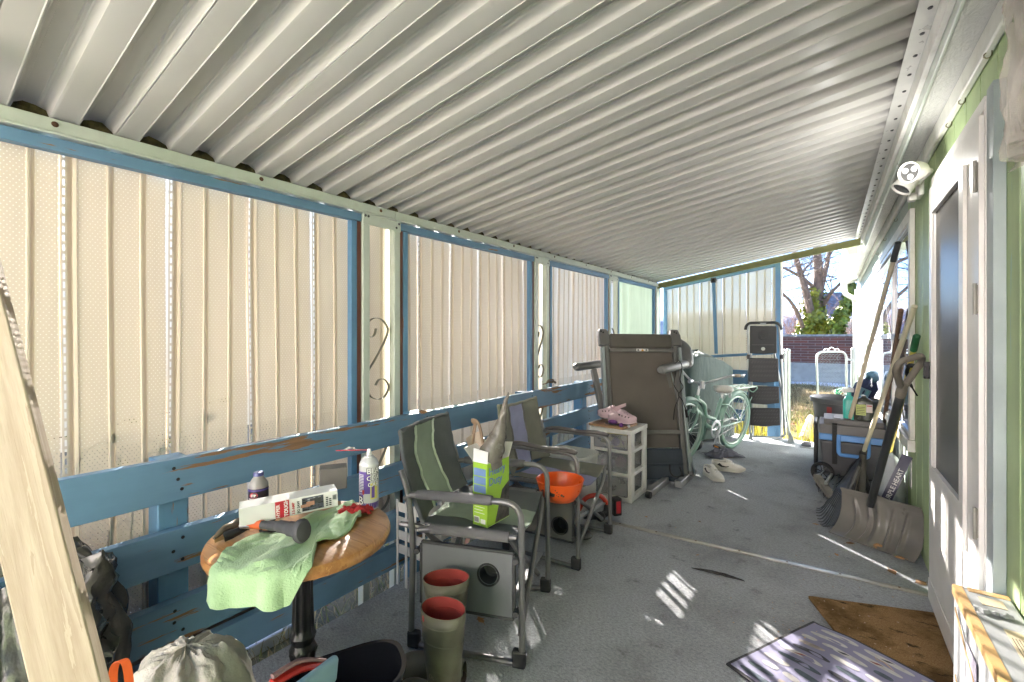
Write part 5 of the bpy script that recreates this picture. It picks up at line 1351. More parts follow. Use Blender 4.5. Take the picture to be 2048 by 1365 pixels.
bwrap('DUNLOP', .172, .019, va); bwrap('FIELDPRO', .155, .010, va + .1)
obj('lettering', b, plain('faded_lettering', (.30, .27, .20), .6, bst=0), bo1)
b = M(); g = va - 1.0; b.lathe([(.0001, .003), (.008, .002), (.0105, 0)], mat1 @ V((.085 * math.cos(g), .054 * math.sin(g), .345)), 14, axis=mat1.to_3x3() @ V((math.cos(g), math.sin(g), 0)))
obj('red_stud', b, plain('red_rubber_stud', (.45, .06, .05), .5), bo1)

# ================================================================ front left: lumber, bags, tub
A = atd(176, 1500, .80); T = atd(-68, 520, .92)
dd = (T - A).normalized(); A = A - dd * (A.z / dd.z); T = A + dd * 2.3
cam_side = (V((0, 0, CH)) - (A + T) / 2); cam_side = (cam_side - dd * cam_side.dot(dd)).normalized(); wv = dd.cross(cam_side).normalized()
fn = (cam_side * .93 - wv * .36 * (1 if wv.dot(RT) > 0 else -1)).normalized(); fn = (fn - dd * fn.dot(dd)).normalized(); wv = dd.cross(fn).normalized()
b = M(); b.obox(V((0, 0, 1.15)), V((.019, 0, 0)), V((0, .0445, 0)), V((0, 0, 1.15)))
lum = obj('lumber', b, wood('fresh_pine_stud', (.36, .28, .20), (.48, .40, .30), 'Z', ring=10, rough=.7), bevel=.003)
lum.matrix_world = frame_mat(A, fn, wv, dd); tag(lum, 'fresh pine stud leaning upright in the near left corner', 'lumber')
m_bag = plain('black_bin_film', (.075, .072, .066), .22, var=.3, vs=5, bst=.35, bs=14, bd=.02, dirt=((.10, .095, .08), 4, .4))
b = M()
def bagf(c, R_, H, seed, knot=.25, pl=9):
    def f(u, v):
        g = u * 2 * PI; z = v * H
        r = R_ * (math.sin(min(1, v * 1.5 + .28) * PI * .5) if v < .5 else max(knot, 1 - ((v - .5) / .5) ** 1.6 * (1 - knot)))
        r *= 1 + .12 * fbm((math.cos(g) * 1.5, math.sin(g) * 1.5, v * 2 + seed)) + (.10 * math.sin(g * pl + 3 * fbm((v * 2, seed, 0))) + .05 * math.sin(g * pl * 2.3 + seed)) * (v ** 1.2) * 1.1
        return c + V((math.cos(g) * r, math.sin(g) * r, z + .03 * fbm((math.cos(g) * 3, math.sin(g) * 3, seed)) * v))
    return f
c = atd(-15, 1300, 1.22); c.z = 0
b.grid(120, 50, bagf(c, .27, .63, 3, .62, 11), cu=True)
b.slab(24, 22, lambda u, v: atd(125 + 100 * u, 1108 + 215 * v, 1.16 + .05 * math.sin(u * 7 + v * 2)) + V((.02 * fbm((u * 4, v * 3, 1)), .03 * fbm((u * 5, v * 4, 2)), .02 * fbm((u * 3, 1, 0)))), .002)
tag(obj('trash_bag', b, m_bag, angle=70), 'glossy black bin bag slumped behind the leaning stud', 'trash bag')
c = atd(372, 1420, 1.14); c.z = 0
def dome(u, v):
    g = u * 2 * PI; t = v * PI * .5; rr_ = .185 * math.cos(t) ** .75; k = math.cos(g - 3.6) * math.sin(t)
    f = 1 + .05 * math.sin(g * 9 + 4 * fbm((v * 2, 3, 1))) * (.3 + v) + .05 * fbm((math.cos(g) * 2, math.sin(g) * 2, v * 3 + 5))
    f2 = .012 * fbm((math.cos(g) * 6, math.sin(g) * 6, v * 9))
    return c + V((math.cos(g) * rr_ * f, math.sin(g) * rr_ * f, .47 * math.sin(t) ** .8 + f2 + .012 * math.sin(g * 9) * v * (1 - v) * 3))
b = M(); b.grid(120, 50, dome, cu=True)
wb = obj('carrier_bag', b, plain('pale_bag_film', (.46, .44, .38), .4, var=.1, vs=5, bst=.5, bs=22, bd=.02), angle=70); tag(wb, 'full pale grey plastic bag in the bottom left corner', 'plastic bag')
b = M(); q = atd(238, 1352, .98)
pp_ = catmull([q - RT * .012 - UP * .06, q - RT * .012 + UP * .012, q + RT * .004 + UP * .034, q + RT * .018 + UP * .018, q + RT * .026 - UP * .06], 6); n_ = len(pp_)
b.slab(n_, 3, lambda u, v: pp_[min(n_ - 1, int(round(u * (n_ - 1))))] + FW * ((v - .5) * .010) + RT * ((v - .5) * .012), .0015)
tag(obj('orange_bag_loop', b, plain('orange_film', (.62, .11, .02), .35, bst=.2)), 'orange plastic handle loop sticking up beside the pale bag', 'plastic bag')
# black tub with a red stripe and a scrap of blue painted board in it
c = atd(672, 1400, 1.14); c.z = 0
tub = thing('black_tub', 'open glossy black tub with a red striped side at the bottom edge', 'tub', c)
ex, ey = (RT * .9 + FW * .42), (FW * .9 - RT * .42)
def tubp(z, s):
    return [c + ex * (.165 * s * math.copysign(abs(math.cos(t)) ** .7, math.cos(t))) + ey * (.105 * s * math.copysign(abs(math.sin(t)) ** .7, math.sin(t))) + UP * (z * 1.1 + (.018 * math.cos(t) if z > .3 else 0)) for t in [k * PI / 24 for k in range(48)]]
b = M(); rings = [tubp(.005, .80), tubp(.33, 1.0), tubp(.345, 1.05), tubp(.352, 1.05), tubp(.350, .98), tubp(.03, .77)]
b.add([p for r_ in rings for p in r_], [(i * 48 + k, i * 48 + (k + 1) % 48, (i + 1) * 48 + (k + 1) % 48, (i + 1) * 48 + k) for i in range(5) for k in range(48)] + [tuple(range(48))[::-1], tuple(5 * 48 + k for k in range(48))])
obj('body', b, plain('glossy_black_plastic', (.008, .008, .01), .12, var=.2, bst=.03), tub)
b = M(); q0, q1 = atd(545, 1368, 1.02), atd(650, 1328, 1.14)
b.tube(catmull([q0, q0.lerp(q1, .5) + UP * .012, q1], 5), .014, 8, 0, flat=.6); b.tube(catmull([q0 + UP * .016, q0.lerp(q1, .5) + UP * .030, q1 + UP * .008], 5), .008, 8, 1, flat=.6)
obj('red_rim', b, [plain('red_plastic', (.42, .02, .012), .35), plain('dusty_pink_edge', (.28, .16, .15), .6)], tub)
b = M(); A_, B_ = atd(560, 1420, .93), atd(672, 1334, 1.06)
d_ = (B_ - A_).normalized(); s_ = d_.cross(-FW).normalized(); n__ = d_.cross(s_)
b.obox((A_ + B_) / 2 - d_ * .05, d_ * ((B_ - A_).length / 2 + .05), s_ * .030, n__ * .010)
tag(obj('board_scrap', b, painted('flaking_pale_blue_board', (.22, .36, .44), under=(.36, .26, .14), amount=.52), bevel=.008), 'flaking pale blue board end resting in the black tub', 'board')
# ================================================================ drawer cart, clogs, bin, saw
ccx0, ccx1, ccy0, ccy1, cch = -1.56, -1.222, 3.30, 3.65, .548
cd_ = thing('drawer_cart', 'white three drawer plastic cart with cloudy drawers', 'drawer unit', ((ccx0 + ccx1) / 2, (ccy0 + ccy1) / 2, 0))
m_cart = plain('white_cart_plastic', (.66, .65, .62), .4, var=.04, dirt=((.4, .36, .3), 6, .25))
n = N('cloudy_drawer_plastic'); o_ = n.coord()
p_ = n.new('ShaderNodeBsdfPrincipled'); p_.inputs['Base Color'].default_value = (.62, .61, .62, 1); p_.inputs['Roughness'].default_value = .25
tp = n.new('ShaderNodeBsdfTransparent'); tp.inputs[0].default_value = (.86, .86, .88, 1); mx = n.new('ShaderNodeMixShader'); n.lk(n.ramp(n.noi(o_, 5, 4), .3, .7, .22, .42), mx.inputs[0]); n.lk(tp.outputs[0], mx.inputs[1]); n.lk(p_.outputs[0], mx.inputs[2]); m_cloud = n.done(mx.outputs[0])
b = M(); pw = .03
for x in (ccx0, ccx1 - pw):
    for y in (ccy0, ccy1 - pw): b.box(x, x + pw, y, y + pw, .0, cch - .035)
for z0, z1 in ((.0, .035), (.19, .215), (.365, .39)):
    b.box(ccx0 + .002, ccx1 - .002, ccy0 + .002, ccy1 - .002, z0, z1)
b.box(ccx0 - .004, ccx1 + .004, ccy0 - .004, ccy1 + .004, cch - .034, cch)
for z0, z1 in ((.036, .189), (.216, .364), (.391, cch - .035)):     # side walls with windows
    for x in (ccx1 - .012,):
        b.box(x, x + .010, ccy0 + pw + .001, ccy0 + .075, z0, z1); b.box(x, x + .010, ccy1 - .10, ccy1 - pw - .001, z0, z1)
obj('frame', b, m_cart, cd_, bevel=.004)
rg = random.Random(5)
cols = [plain('yellow_papers', (.60, .52, .20), .7, var=.1), plain('mixed_clutter', (.25, .22, .25), .6, var=.6, vs=14), plain('purple_item', (.22, .04, .12), .4), m_whp]
for i, (z0, z1) in enumerate(((.038, .187), (.218, .362), (.393, cch - .038))):
    b = M(); x0, x1, y0, y1 = ccx0 + .034, ccx1 - .034, ccy0 + .001, ccy1 - .04
    b.box(x0, x1, y0 - .006, y0 - .003, z0, z1); b.box(x1 - .003, x1, y0 - .0025, y1, z0, z1); b.box(x0, x0 + .003, y0 - .0025, y1, z0, z1); b.box(x0 + .0035, x1 - .0035, y0 - .0025, y1, z0, z0 + .003)
    b.bar(((x0 + x1) / 2 - .07, y0 - .012, z1 - .018), ((x0 + x1) / 2 + .07, y0 - .012, z1 - .018), .012, .012)
    d = obj('drawer', b, m_cloud, cd_, bevel=.002)
    b = M()
    if i == 2:
        for k in range(3): b.obox((x0 + .09 + .06 * k, y0 + .05 + .03 * k, z0 + .055), V((.05, .01 * k, .012 * (k - 1))), V((-.01, .05, .02)) * .3, V((-.006 * k, 0, .05)), 0)
    b.box(x0 + .004, x1 - .004, y1 - .004, y1, z0 + .004, z1, 3)  # white back panel added to brighten the dim drawer interior
    b.box(x0 + .03, x1 - .04, y0 + .12, y1 - .03, z0 + .005, z0 + .05 + .03 * (i == 1), 1)
    for k in range(4): b.ball((rg.uniform(x0 + .05, x1 - .05), rg.uniform(y0 + .04, y0 + .10), z0 + .045), .022 + .012 * rg.random(), 10, 8, rg.choice((1, 2, 3)))
    if i == 1: b.ball((x1 - .075, y0 + .06, z0 + .07), .045, 14, 10, 2)
    obj('contents', b, cols, d)
cb = M(); A = V((ccx0 - .012, ccy0 + .0, cch + .001)); cb.obox((ccx0 + .135, ccy0 + .135, cch + .010), (.15, -.015, 0), (.012, .125, 0), (0, 0, .009))
tag(obj('wooden_board', cb, wood('small_board', (.30, .16, .08), (.42, .26, .14), 'X', ring=8), bevel=.002), 'small wooden board on top of the drawer cart', 'board')
m_clog = plain('lilac_foam', (.55, .40, .44), .6, var=.06, bst=.1)
def clog(name, label, c, ang, mirror=1, tilt=0.0):
    t = thing(name, label, 'clog', c, ang, 'pair of lilac clogs'); t.rotation_euler = (tilt, 0, ang)
    b = M()
    def f(u, v):       # outer shell, open at heel half
        x = -.118 + .236 * v; g = u * PI
        w = [.020, .038, .042, .041, .042, .046, .050, .050, .044, .028, .004]; h = [.050, .056, .060, .075, .088, .085, .074, .064, .054, .042, .022]
        i = min(v * 10, 9.999); k = int(i); q = i - k; W_ = w[k] + (w[k + 1] - w[k]) * q; H_ = h[k] + (h[k + 1] - h[k]) * q
        e = .65 if v > .5 else .45
        return V((x, W_ * math.copysign(abs(math.cos(g)) ** e, math.cos(g)), .012 + H_ * math.sin(g) ** e + (.018 * (v - .8) / .2 if v > .8 else 0)))
    for j in range(28):
        for i in range(24):
            v0, v1, u0, u1 = j / 28, (j + 1) / 28, i / 24, (i + 1) / 24
            um = (u0 + u1) / 2
            if v1 < .46 and .27 < um < .73: continue      # opening
            b.add([f(u0, v0), f(u1, v0), f(u1, v1), f(u0, v1)], [(0, 1, 2, 3)])
    sole = [f(0, k / 24) for k in range(25)] + [f(1, k / 24) for k in range(24, -1, -1)]
    b.prism([V((p.x, p.y * 1.04, .0 + max(0, (p.x - .07) * .25))) for p in sole], (0, 0, .014))
    o = obj('shell', b, m_clog, t, world=False)
    md = o.modifiers.new('weld', 'WELD'); md.merge_threshold = .0005; md = o.modifiers.new('wall', 'SOLIDIFY'); md.thickness = .005; md.offset = -1
    b = M(); b.slab(28, 3, lambda u, v: V((-.005 - .105 * math.sin(PI * u), .046 * math.cos(PI * u), .066 + .048 * math.sin(PI * u) * .9 + (v - .5) * .022)), .004); obj('heel_strap', b, m_clog, t, world=False)
    for s in (-1, 1):
        b = M(); b.lathe([(.0001, .004), (.006, .003), (.008, 0)], (-.005, s * .046, .066), 12, axis=(0, s, 0)); obj('rivet', b, m_dkgrey, t, world=False)
    b = M()
    for (v, u) in ((.58, .16), (.70, .18), (.80, .22), (.58, .84), (.70, .82), (.80, .78), (.60, .38), (.70, .42), (.62, .62), (.72, .58), (.66, .5), (.80, .5)):
        p = f(u, v); q = f(u + .01, v); r_ = f(u, v + .01); nn = (r_ - p).cross(q - p).normalized(); 
        if nn.z < 0: nn = -nn
        big = u < .3 or u > .7
        b.lathe([(.0001, .0008), (.0072 if big else .0045, .0004), (.0078 if big else .005, -.001)], p, 12, axis=nn, sx=.55)
    obj('vent_holes', b, m_rubber, t, world=False)
    return t
zc = cch + .028
clog('clog', 'lilac clog behind, its toe pointing towards the railing', (ccx0 + .10, ccy0 + .20, zc + .022), PI + .25)
clog('clog', 'lilac clog in front, its toe pointing towards the bicycle', (ccx0 + .235, ccy0 + .085, zc + .012), -.12)
b = M(); pts = catmull([(ccx0 + .12, ccy0 + .03, cch + .032), (ccx0 + .16, ccy0 + .005, cch + .034), (ccx0 + .22, ccy0 + .02, cch + .03), (ccx0 + .27, ccy0 + .045, cch + .034), (ccx0 + .30, ccy0 + .07, cch + .03)], 6)
b.tube(pts, .010, 8, 0, flat=.6); b.ball((ccx0 + .255, ccy0 + .005, cch + .034), .017, 10, 8, 1); b.ball((ccx0 + .175, ccy0 + .035, cch + .045), .03, 12, 8, 1, (1.3, .7, .6)); b.ball((ccx0 + .31, ccy0 + .02, cch + .03), .012, 8, 6, 2)
tag(obj('strap_tangle', b, [m_dkgrey, plain('purple_strap', (.18, .05, .25), .5), m_steel]), 'tangle of purple and black straps under the lilac clogs', 'straps')
# cloudy tall bin between chair and cart
bn = thing('plastic_bin', 'cloudy white storage bin behind the farther folding chair', 'storage bin', (-1.56, 3.0, 0))
b = M(); x0, x1, y0, y1 = -1.77, -1.41, 2.86, 3.18
def rr_loop(s, z): return [V(((x0 + x1) / 2 + (x1 - x0) / 2 * s * math.copysign(abs(math.cos(t)) ** .35, math.cos(t)), (y0 + y1) / 2 + (y1 - y0) / 2 * s * math.copysign(abs(math.sin(t)) ** .35, math.sin(t)), z)) for t in [k * PI / 20 for k in range(40)]]
L_ = [rr_loop(.86, .004), rr_loop(.88, .02), rr_loop(.97, .37), rr_loop(1.0, .375), rr_loop(1.0, .395), rr_loop(.95, .40), rr_loop(.94, .38), rr_loop(.84, .03)]
b.add([p for l in L_ for p in l], [(i * 40 + k, i * 40 + (k + 1) % 40, (i + 1) * 40 + (k + 1) % 40, (i + 1) * 40 + k) for i in range(len(L_) - 1) for k in range(40)])
obj('body', b, plain('cloudy_white_bin', (.60, .60, .57), .45, var=.05), bn)
b = M(); b.box(x1 - .02, x1 - .012 + .0, 2.99, 3.03, .19, .215); obj('sticker', b, [m_kraft], bn)
# white slatted crate behind the nearer chair
b = M(); q = V((-1.70, 1.55, 0))
for k in range(4): b.box(q.x - .10, q.x + .10, q.y - .006, q.y + .0, .16 + k * .07, .205 + k * .07); b.box(q.x + .100, q.x + .106, q.y, q.y + .28, .16 + k * .07, .205 + k * .07); b.box(q.x - .10, q.x + .10, q.y + .28, q.y + .286, .16 + k * .07, .205 + k * .07)
for dx in (-.095, -.03, .035, .095): b.box(q.x + dx - .008, q.x + dx + .008, q.y - .012, q.y - .0065, .0, .43)
for dy in (.02, .1, .18, .26): b.box(q.x + .1065, q.x + .112, q.y + dy - .008, q.y + dy + .008, .0, .43)
tag(obj('slatted_crate', b, m_cart, bevel=.002), 'white slatted plastic crate tucked behind the nearer folding chair', 'crate')
# red cordless chain saw under the far chair
sw = thing('cordless_saw', 'red and black cordless saw lying under the farther chair', 'saw', atd(1190, 1000, 3.0) * V((1, 1, 0)) if False else V((*atd(1190, 1000, 3.0).xy, 0)))
o = V((*atd(1185, 1000, 3.05).xy, 0)); ux = (RT * .95 + FW * .3).normalized(); uy = UP.cross(ux)
m_sawr = plain('red_tool_plastic', (.55, .04, .02), .4)
b = M(); b.tube(catmull([o + ux * -.10 + UP * .10, o - ux * .06 + UP * .165, o + ux * .0 + UP * .185, o + ux * .07 + UP * .17, o + ux * .115 + UP * .11], 6), .017, 10, flat=.9); obj('handle', b, m_sawr, sw)
b = M(); b.tube(catmull([o + ux * .115 + UP * .115, o + ux * .10 + UP * .055, o + ux * .03 + UP * .045, o - ux * .06 + UP * .06], 5), .024, 10); b.ball(o + ux * .05 + UP * .045 - uy * .02, .033, 12, 8); b.ball(o - ux * .02 + UP * .05, .03, 12, 8); obj('motor_housing', b, m_black, sw)
b = M(); c = o + ux * .18 + UP * .095; b.obox(c, ux * .03, uy * .03, UP * .06); obj('battery', b, m_black, sw, bevel=.008)
b = M(); b.obox(c - uy * .0312, ux * .016, uy * .001, UP * .04); obj('battery_label', b, m_redp, sw)
b = M(); b.obox(o - ux * .20 + UP * .03, ux * .13, uy * .045, UP * .018); obj('guide_bar', b, m_steel, sw, bevel=.01)
b = M(); q = V((*atd(1135, 1045, 2.85).xy, 0)); b.ball(q + UP * .035, .5, 20, 8, sc_=(.34, .16, .07)); tag(obj('black_case', b, m_black), 'flat black case lying under the farther chair', 'case')

# ================================================================ treadmill, folded up
m_tdark = plain('treadmill_grey', (.13, .128, .124), .4, var=.08); m_tdeck = plain('treadmill_underside', (.115, .10, .086), .6, var=.12, vs=3); m_tsil = plain('treadmill_silver', (.26, .30, .30), .32, .35, var=.06); m_tnavy = plain('treadmill_navy', (.035, .045, .06), .45, var=.1)
BR, BL = atd(1360, 873, 3.98), atd(1226, 873, 3.93); TRr, TLl = atd(1320, 690, 4.14), atd(1186, 690, 4.08)
bc_ = (BR + BL) / 2; tcn = (TRr + TLl) / 2; wx = (BR - BL + TRr - TLl).normalized(); uz = (tcn - bc_); uz = (uz - wx * uz.dot(wx)).normalized(); nz = wx.cross(uz); nz = nz if nz.dot(-FW) > 0 else -nz
HW = .345
sc0 = -bc_.z / uz.z
def tp_(x, z, y=0): return bc_ + wx * x + uz * z + nz * y          # deck frame: x across, z up the deck, y towards the camera
tm = thing('treadmill', 'folded grey treadmill standing on end beside the drawer cart', 'treadmill', V((bc_.x, bc_.y, 0)))
ztp = (TRr - BR).dot(uz)
b = M(); b.prism([tp_(-HW + .05, -.10, -.03), tp_(HW - .05, -.10, -.03), tp_(HW - .05, ztp - .045, -.03), tp_(-HW + .05, ztp - .045, -.03)], nz * .022); obj('deck', b, m_tdeck, tm, bevel=.004)
b = M(); b.prism([tp_(-HW + .055, ztp - .04, -.03), tp_(HW - .055, ztp - .04, -.03), tp_(HW - .055, ztp + .095, -.035), tp_(-HW + .055, ztp + .095, -.035)], nz * .055); obj('rear_roller', b, plain('treadmill_belt', (.09, .083, .07), .65, var=.1), tm, bevel=.02, bseg=3)
b = M(); b.prism([tp_(-HW + .05, -.36, -.035), tp_(HW - .05, -.36, -.035), tp_(HW - .05, -.105, -.035), tp_(-HW + .05, -.105, -.035)], nz * .075)
b.prism([tp_(-HW + .055, -.245, .041), tp_(HW - .055, -.245, .041), tp_(HW - .055, -.225, .041), tp_(-HW + .055, -.225, .041)], nz * .01); obj('motor_cover', b, m_tnavy, tm, bevel=.015, bseg=3)
for s in (-1, 1):
    b = M(); b.bar(tp_(s * (HW - .025), -.36, -.01), tp_(s * (HW - .025), ztp + .02, -.01), .045, .05, up=nz); obj('side_rail', b, m_tdark, tm, bevel=.008)
    b = M(); b.prism([tp_(s * (HW - .055), ztp - .015, .03), tp_(s * (HW + .035), ztp - .015, .03), tp_(s * (HW + .035), ztp + .085, .02), tp_(s * (HW + .028), ztp + .145, -.01), tp_(s * (HW - .045), ztp + .145, -.01), tp_(s * (HW - .055), ztp + .085, .02)], nz * -.09); ec = obj('end_cap', b, m_tdark, tm, bevel=.012, bseg=3)
    b = M()
    for k in (0, 1): b.lathe([(.0001, .001), (.008, .001)], tp_(s * HW - .02 + .02 * k, ztp + .115 - .01 * k, .008 + .002), 10, axis=nz)
    obj('rubber_plug', b, m_rubber, ec)
for zz, w_, m in ((ztp - .06, .030, m_tdark), (.055 - .02, .036, m_tdark)):
    b = M(); b.bar(tp_(-HW + .05, zz, .02), tp_(HW - .05, zz, .02), .03, w_, up=uz); cbr = obj('cross_bar', b, plain('treadmill_bar', (.15, .145, .135), .45), tm, bevel=.004)
    if zz > .3:
        b = M(); b.prism([tp_(-.055, zz - .012, .0355), tp_(.055, zz - .012, .0355), tp_(.055, zz + .012, .0355), tp_(-.055, zz + .012, .0355)], nz * .001); b.prism([tp_(-.012, zz - .0105, .0368), tp_(.015, zz - .0105, .0368), tp_(.0015, zz + .0105, .0368)], nz * .0005, 1)
        for k in (-1, 1): b.prism([tp_(k * .038 - .01, zz - .006, .0368), tp_(k * .038 + .01, zz - .006, .0368), tp_(k * .038 + .006, zz + .006, .0368), tp_(k * .038 - .008, zz + .006, .0368)], nz * .0005, 2)
        obj('warning_label', b, [m_whp, plain('amber_print', (.75, .38, .01), .5), m_ink], cbr)
# uprights, console arms
upR0, upR1 = V((*atd(1384, 950, 3.96).xy, .03)), atd(1330, 740, 4.14)
upR0 = atd(1379, 952, 3.97); upR0.z = .04
def upr(p0, p1): 
    b = M(); b.bar(p0, p1, .045, .075, up=nz); return b
obj('upright', upr(upR0, upR1), m_tdark, tm, bevel=.008)
b = M(); b.bar(upR0 + RT * .036 + FW * .0, upR1 + RT * .036, .016, .07, up=nz); obj('upright_trim', b, m_tsil, tm, bevel=.004)
b = M(); b.bar(tp_(HW + .015, -.30, -.0), tp_(HW + .012, ztp - .03, .0), .03, .055, up=nz); obj('deck_trim', b, m_tsil, tm, bevel=.006)
b = M(); b.bar(tp_(-HW - .012, -.30, -.0), tp_(-HW - .012, ztp - .03, .0), .03, .055, up=nz); obj('deck_trim', b, m_tsil, tm, bevel=.006)
upL0, upL1 = upR0 - wx * .66, upR1 - wx * .66 + FW * .05
obj('upright', upr(upL0, upL1), m_tdark, tm, bevel=.008)
def capsule(b, a, c, r, m=0, flat=1.0):
    d = (c - a).normalized(); pts = [a, a + d * r * .25, a + d * r * .8, c - d * r * .8, c - d * r * .25, c]; b.tube(pts, [r * .55, r * .85, r, r, r * .85, r * .55], 14, m, flat=flat)
gR0, gR1 = atd(1321, 741, 3.86), atd(1372, 728, 4.18)
b = M(); capsule(b, gR0, gR1, .046, flat=.85); obj('hand_grip', b, plain('treadmill_grip', (.20, .205, .20), .35, var=.05), tm)
gL0, gL1 = atd(1150, 735, 4.00), atd(1203, 728, 4.24)
b = M(); capsule(b, gL0, gL1, .043, flat=.85); obj('hand_grip', b, m_tdark, tm)
b = M(); b.tube(catmull([gR1, atd(1374, 728, 4.26), atd(1372, 705, 4.39), atd(1360, 690, 4.49), atd(1340, 682, 4.56), atd(1300, 680, 4.54)], 6), [.05] * 6 + [.058] * 6 + [.06] * 6 + [.058] * 6 + [.05] * 7, 14, flat=.75); obj('console_frame', b, m_tsil if False else plain('console_grey', (.15, .155, .155), .38), tm)
b = M(); cq = [atd(1352, 698, 4.44), atd(1318, 694, 4.50), atd(1316, 730, 4.44), atd(1348, 738, 4.40)]; b.prism(cq, FW * .05); obj('console', b, m_black, tm, bevel=.01)
# hanging loops of cable on the right
b = M(); q = atd(1366, 745, 3.94)
b.tube(catmull([atd(1350, 728, 4.02), atd(1358, 722, 3.89), atd(1364, 735, 3.89), atd(1360, 760, 3.90), atd(1366, 775, 3.90), atd(1357, 790, 3.89), atd(1364, 800, 3.88), atd(1372, 820, 3.88)], 5), .004, 6)
b.tube(catmull([atd(1352, 745, 3.94), atd(1348, 770, 3.90), atd(1358, 790, 3.89), atd(1350, 815, 3.89), atd(1347, 840, 3.90)], 5), .004, 6)
b.tube(catmull([atd(1372, 820, 3.88), atd(1374, 835, 3.89)], 5), .012, 6); obj('power_cable', b, m_rubber, tm)
b = M(); b.tube(catmull([atd(1340, 930, 3.82), atd(1341, 945, 3.79), atd(1350, 954, 3.78), atd(1364, 950, 3.80), atd(1360, 935, 3.84), atd(1366, 952, 3.84)], 5), .006, 6); obj('power_cable', b, m_rubber, tm)
# base frame and feet
def flr(u, v, z): p = fl(u, v); p.z = z; return p
b = M(); b.bar(flr(1337, 964, .035), flr(1298, 995, .032), .05, .05); obj('foot_bar', b, plain('treadmill_foot_silver', (.33, .33, .325), .35, .3), tm, bevel=.006)
b = M(); b.bar(flr(1386, 950, .035), flr(1356, 977, .032), .06, .055); obj('foot_bar', b, plain('treadmill_foot_grey', (.26, .265, .27), .35, .3), tm, bevel=.006)
b = M(); b.bar(flr(1300, 958, .05), flr(1356, 972, .05), .045, .04); b.bar(flr(1250, 952, .05), flr(1345, 962, .05), .03, .03); obj('base_bar', b, m_tnavy, tm, bevel=.004)
b = M(); b.tube([flr(1260, 951, .09), flr(1335, 961, .075)], .020, 10); b.tube([flr(1335, 961, .075), flr(1345, 963, .07)], .03, 10); obj('lift_strut', b, m_steel, tm)
b = M(); d = (flr(1337, 964, 0) - flr(1298, 995, 0)).normalized().cross(UP)
b.lathe([(.0001, -.02), (.024, -.02), (.026, -.012), (.026, .012), (.024, .02), (.0001, .02)], flr(1297, 997, .027), 18, axis=d); obj('transport_wheel', b, m_rubber, tm)

# ================================================================ cruiser bicycle
m_mint = plain('mint_bicycle_paint', (.27, .44, .36), .3, var=.05, coat=.4, bst=.02); m_mintd = plain('mint_tyre', (.26, .40, .33), .7, var=.1, bst=.2)
rc, fc = fl(1463, 897), V((*atd(1364, 936, 4.54).xy, 0))
bx = (fc - rc); WBs = bx.length; bx.normalize(); by = UP.cross(bx)         # bx forward (towards the treadmill)
lean = Matrix.Rotation(R(-6), 3, bx)
def bp(x, z, y=0): return rc + lean @ (bx * x + by * y + UP * z)
bk_ = thing('bicycle', 'mint green cruiser bicycle leaning on its kickstand', 'bicycle', rc)
RW = .325
def wheel(x):
    ax = lean @ by; c = bp(x, RW)
    b = M(); b.tube([bp(x + (RW - .024) * math.cos(t), RW + (RW - .024) * math.sin(t)) for t in [k * PI / 32 for k in range(64)]], .024, 12, closed=True)
    w_ = obj('wheel', b, m_mintd, bk_)
    b = M(); b.tube([bp(x + (RW - .056) * math.cos(t), RW + (RW - .056) * math.sin(t)) for t in [k * PI / 32 for k in range(64)]], .012, 8, closed=True, flat=1.3); obj('rim', b, plain('pale_mint_rim', (.45, .55, .48), .35, .2), w_)
    b = M()
    for k in range(32):
        t = k * PI / 16; s = 1 if k % 2 else -1; t2 = t + .55 * (1 if k % 4 < 2 else -1)
        b.tube([bp(x + .022 * math.cos(t2), RW + .022 * math.sin(t2), .028 * s), bp(x + (RW - .062) * math.cos(t), RW + (RW - .062) * math.sin(t))], .0017, 4)
    obj('spokes', b, m_steel, w_)
    b = M(); b.lathe([(.0001, -.05), (.012, -.05), (.012, -.034), (.026, -.03), (.026, -.026), (.015, -.022), (.015, .022), (.026, .026), (.026, .03), (.012, .034), (.012, .05), (.0001, .05)], c, 16, axis=ax); obj('hub', b, m_steel, w_)
wheel(0); wheel(WBs)
def fender(x, t0, t1):
    b = M(); n = 30
    def f(u, v):
        t = t0 + (t1 - t0) * u; r = RW + .020 - .022 * (2 * v - 1) ** 2; return bp(x + r * math.cos(t), RW + r * math.sin(t), (v - .5) * .072)
    b.slab(n, 9, f, .0015); obj('fender', b, m_mint, bk_)
fender(0, R(-18), R(160)); fender(WBs, R(25), R(205))
bbx = .46; BBp = (bbx, .29); HT = (WBs - .165, .66); HB = (WBs - .135, .53); STt = (.33, .60)
b = M()
b.tube(catmull([bp(*HB), bp(WBs - .28, .45), bp(.60, .345), bp(*BBp)], 6), .024, 12)
b.tube(catmull([bp(HT[0] - .003, HT[1] - .03), bp(WBs - .31, .56), bp(.60, .44), bp(.425, .385)], 6), .019, 12)
b.tube([bp(*BBp), bp(*STt)], .019, 12); b.tube([bp(*HB), bp(HT[0], HT[1] + .01)], .024, 12)
for s in (-1, 1):
    b.tube(catmull([bp(*BBp, .02 * s), bp(.3, .30, .045 * s), bp(.0, RW, .06 * s)], 5), .011, 8)
    b.tube(catmull([bp(.355, .54, .02 * s), bp(.25, .53, .05 * s), bp(.10, .42, .062 * s), bp(0, RW, .06 * s)], 5), .009, 8)
b.tube([bp(BBp[0], BBp[1], -.04), bp(BBp[0], BBp[1], .04)], .026, 12)
obj('frame', b, m_mint, bk_)
b = M(); b.tube([bp(*HB), bp(WBs - .125, .49)], .022, 10)
for s in (-1, 1): b.tube(catmull([bp(WBs - .13, .50, .0), bp(WBs - .125, .51, .04 * s), bp(WBs - .09, .44, .055 * s), bp(WBs - .03, .36, .055 * s), bp(WBs, RW, .055 * s)], 5), .012, 8)
obj('fork', b, m_mint, bk_)
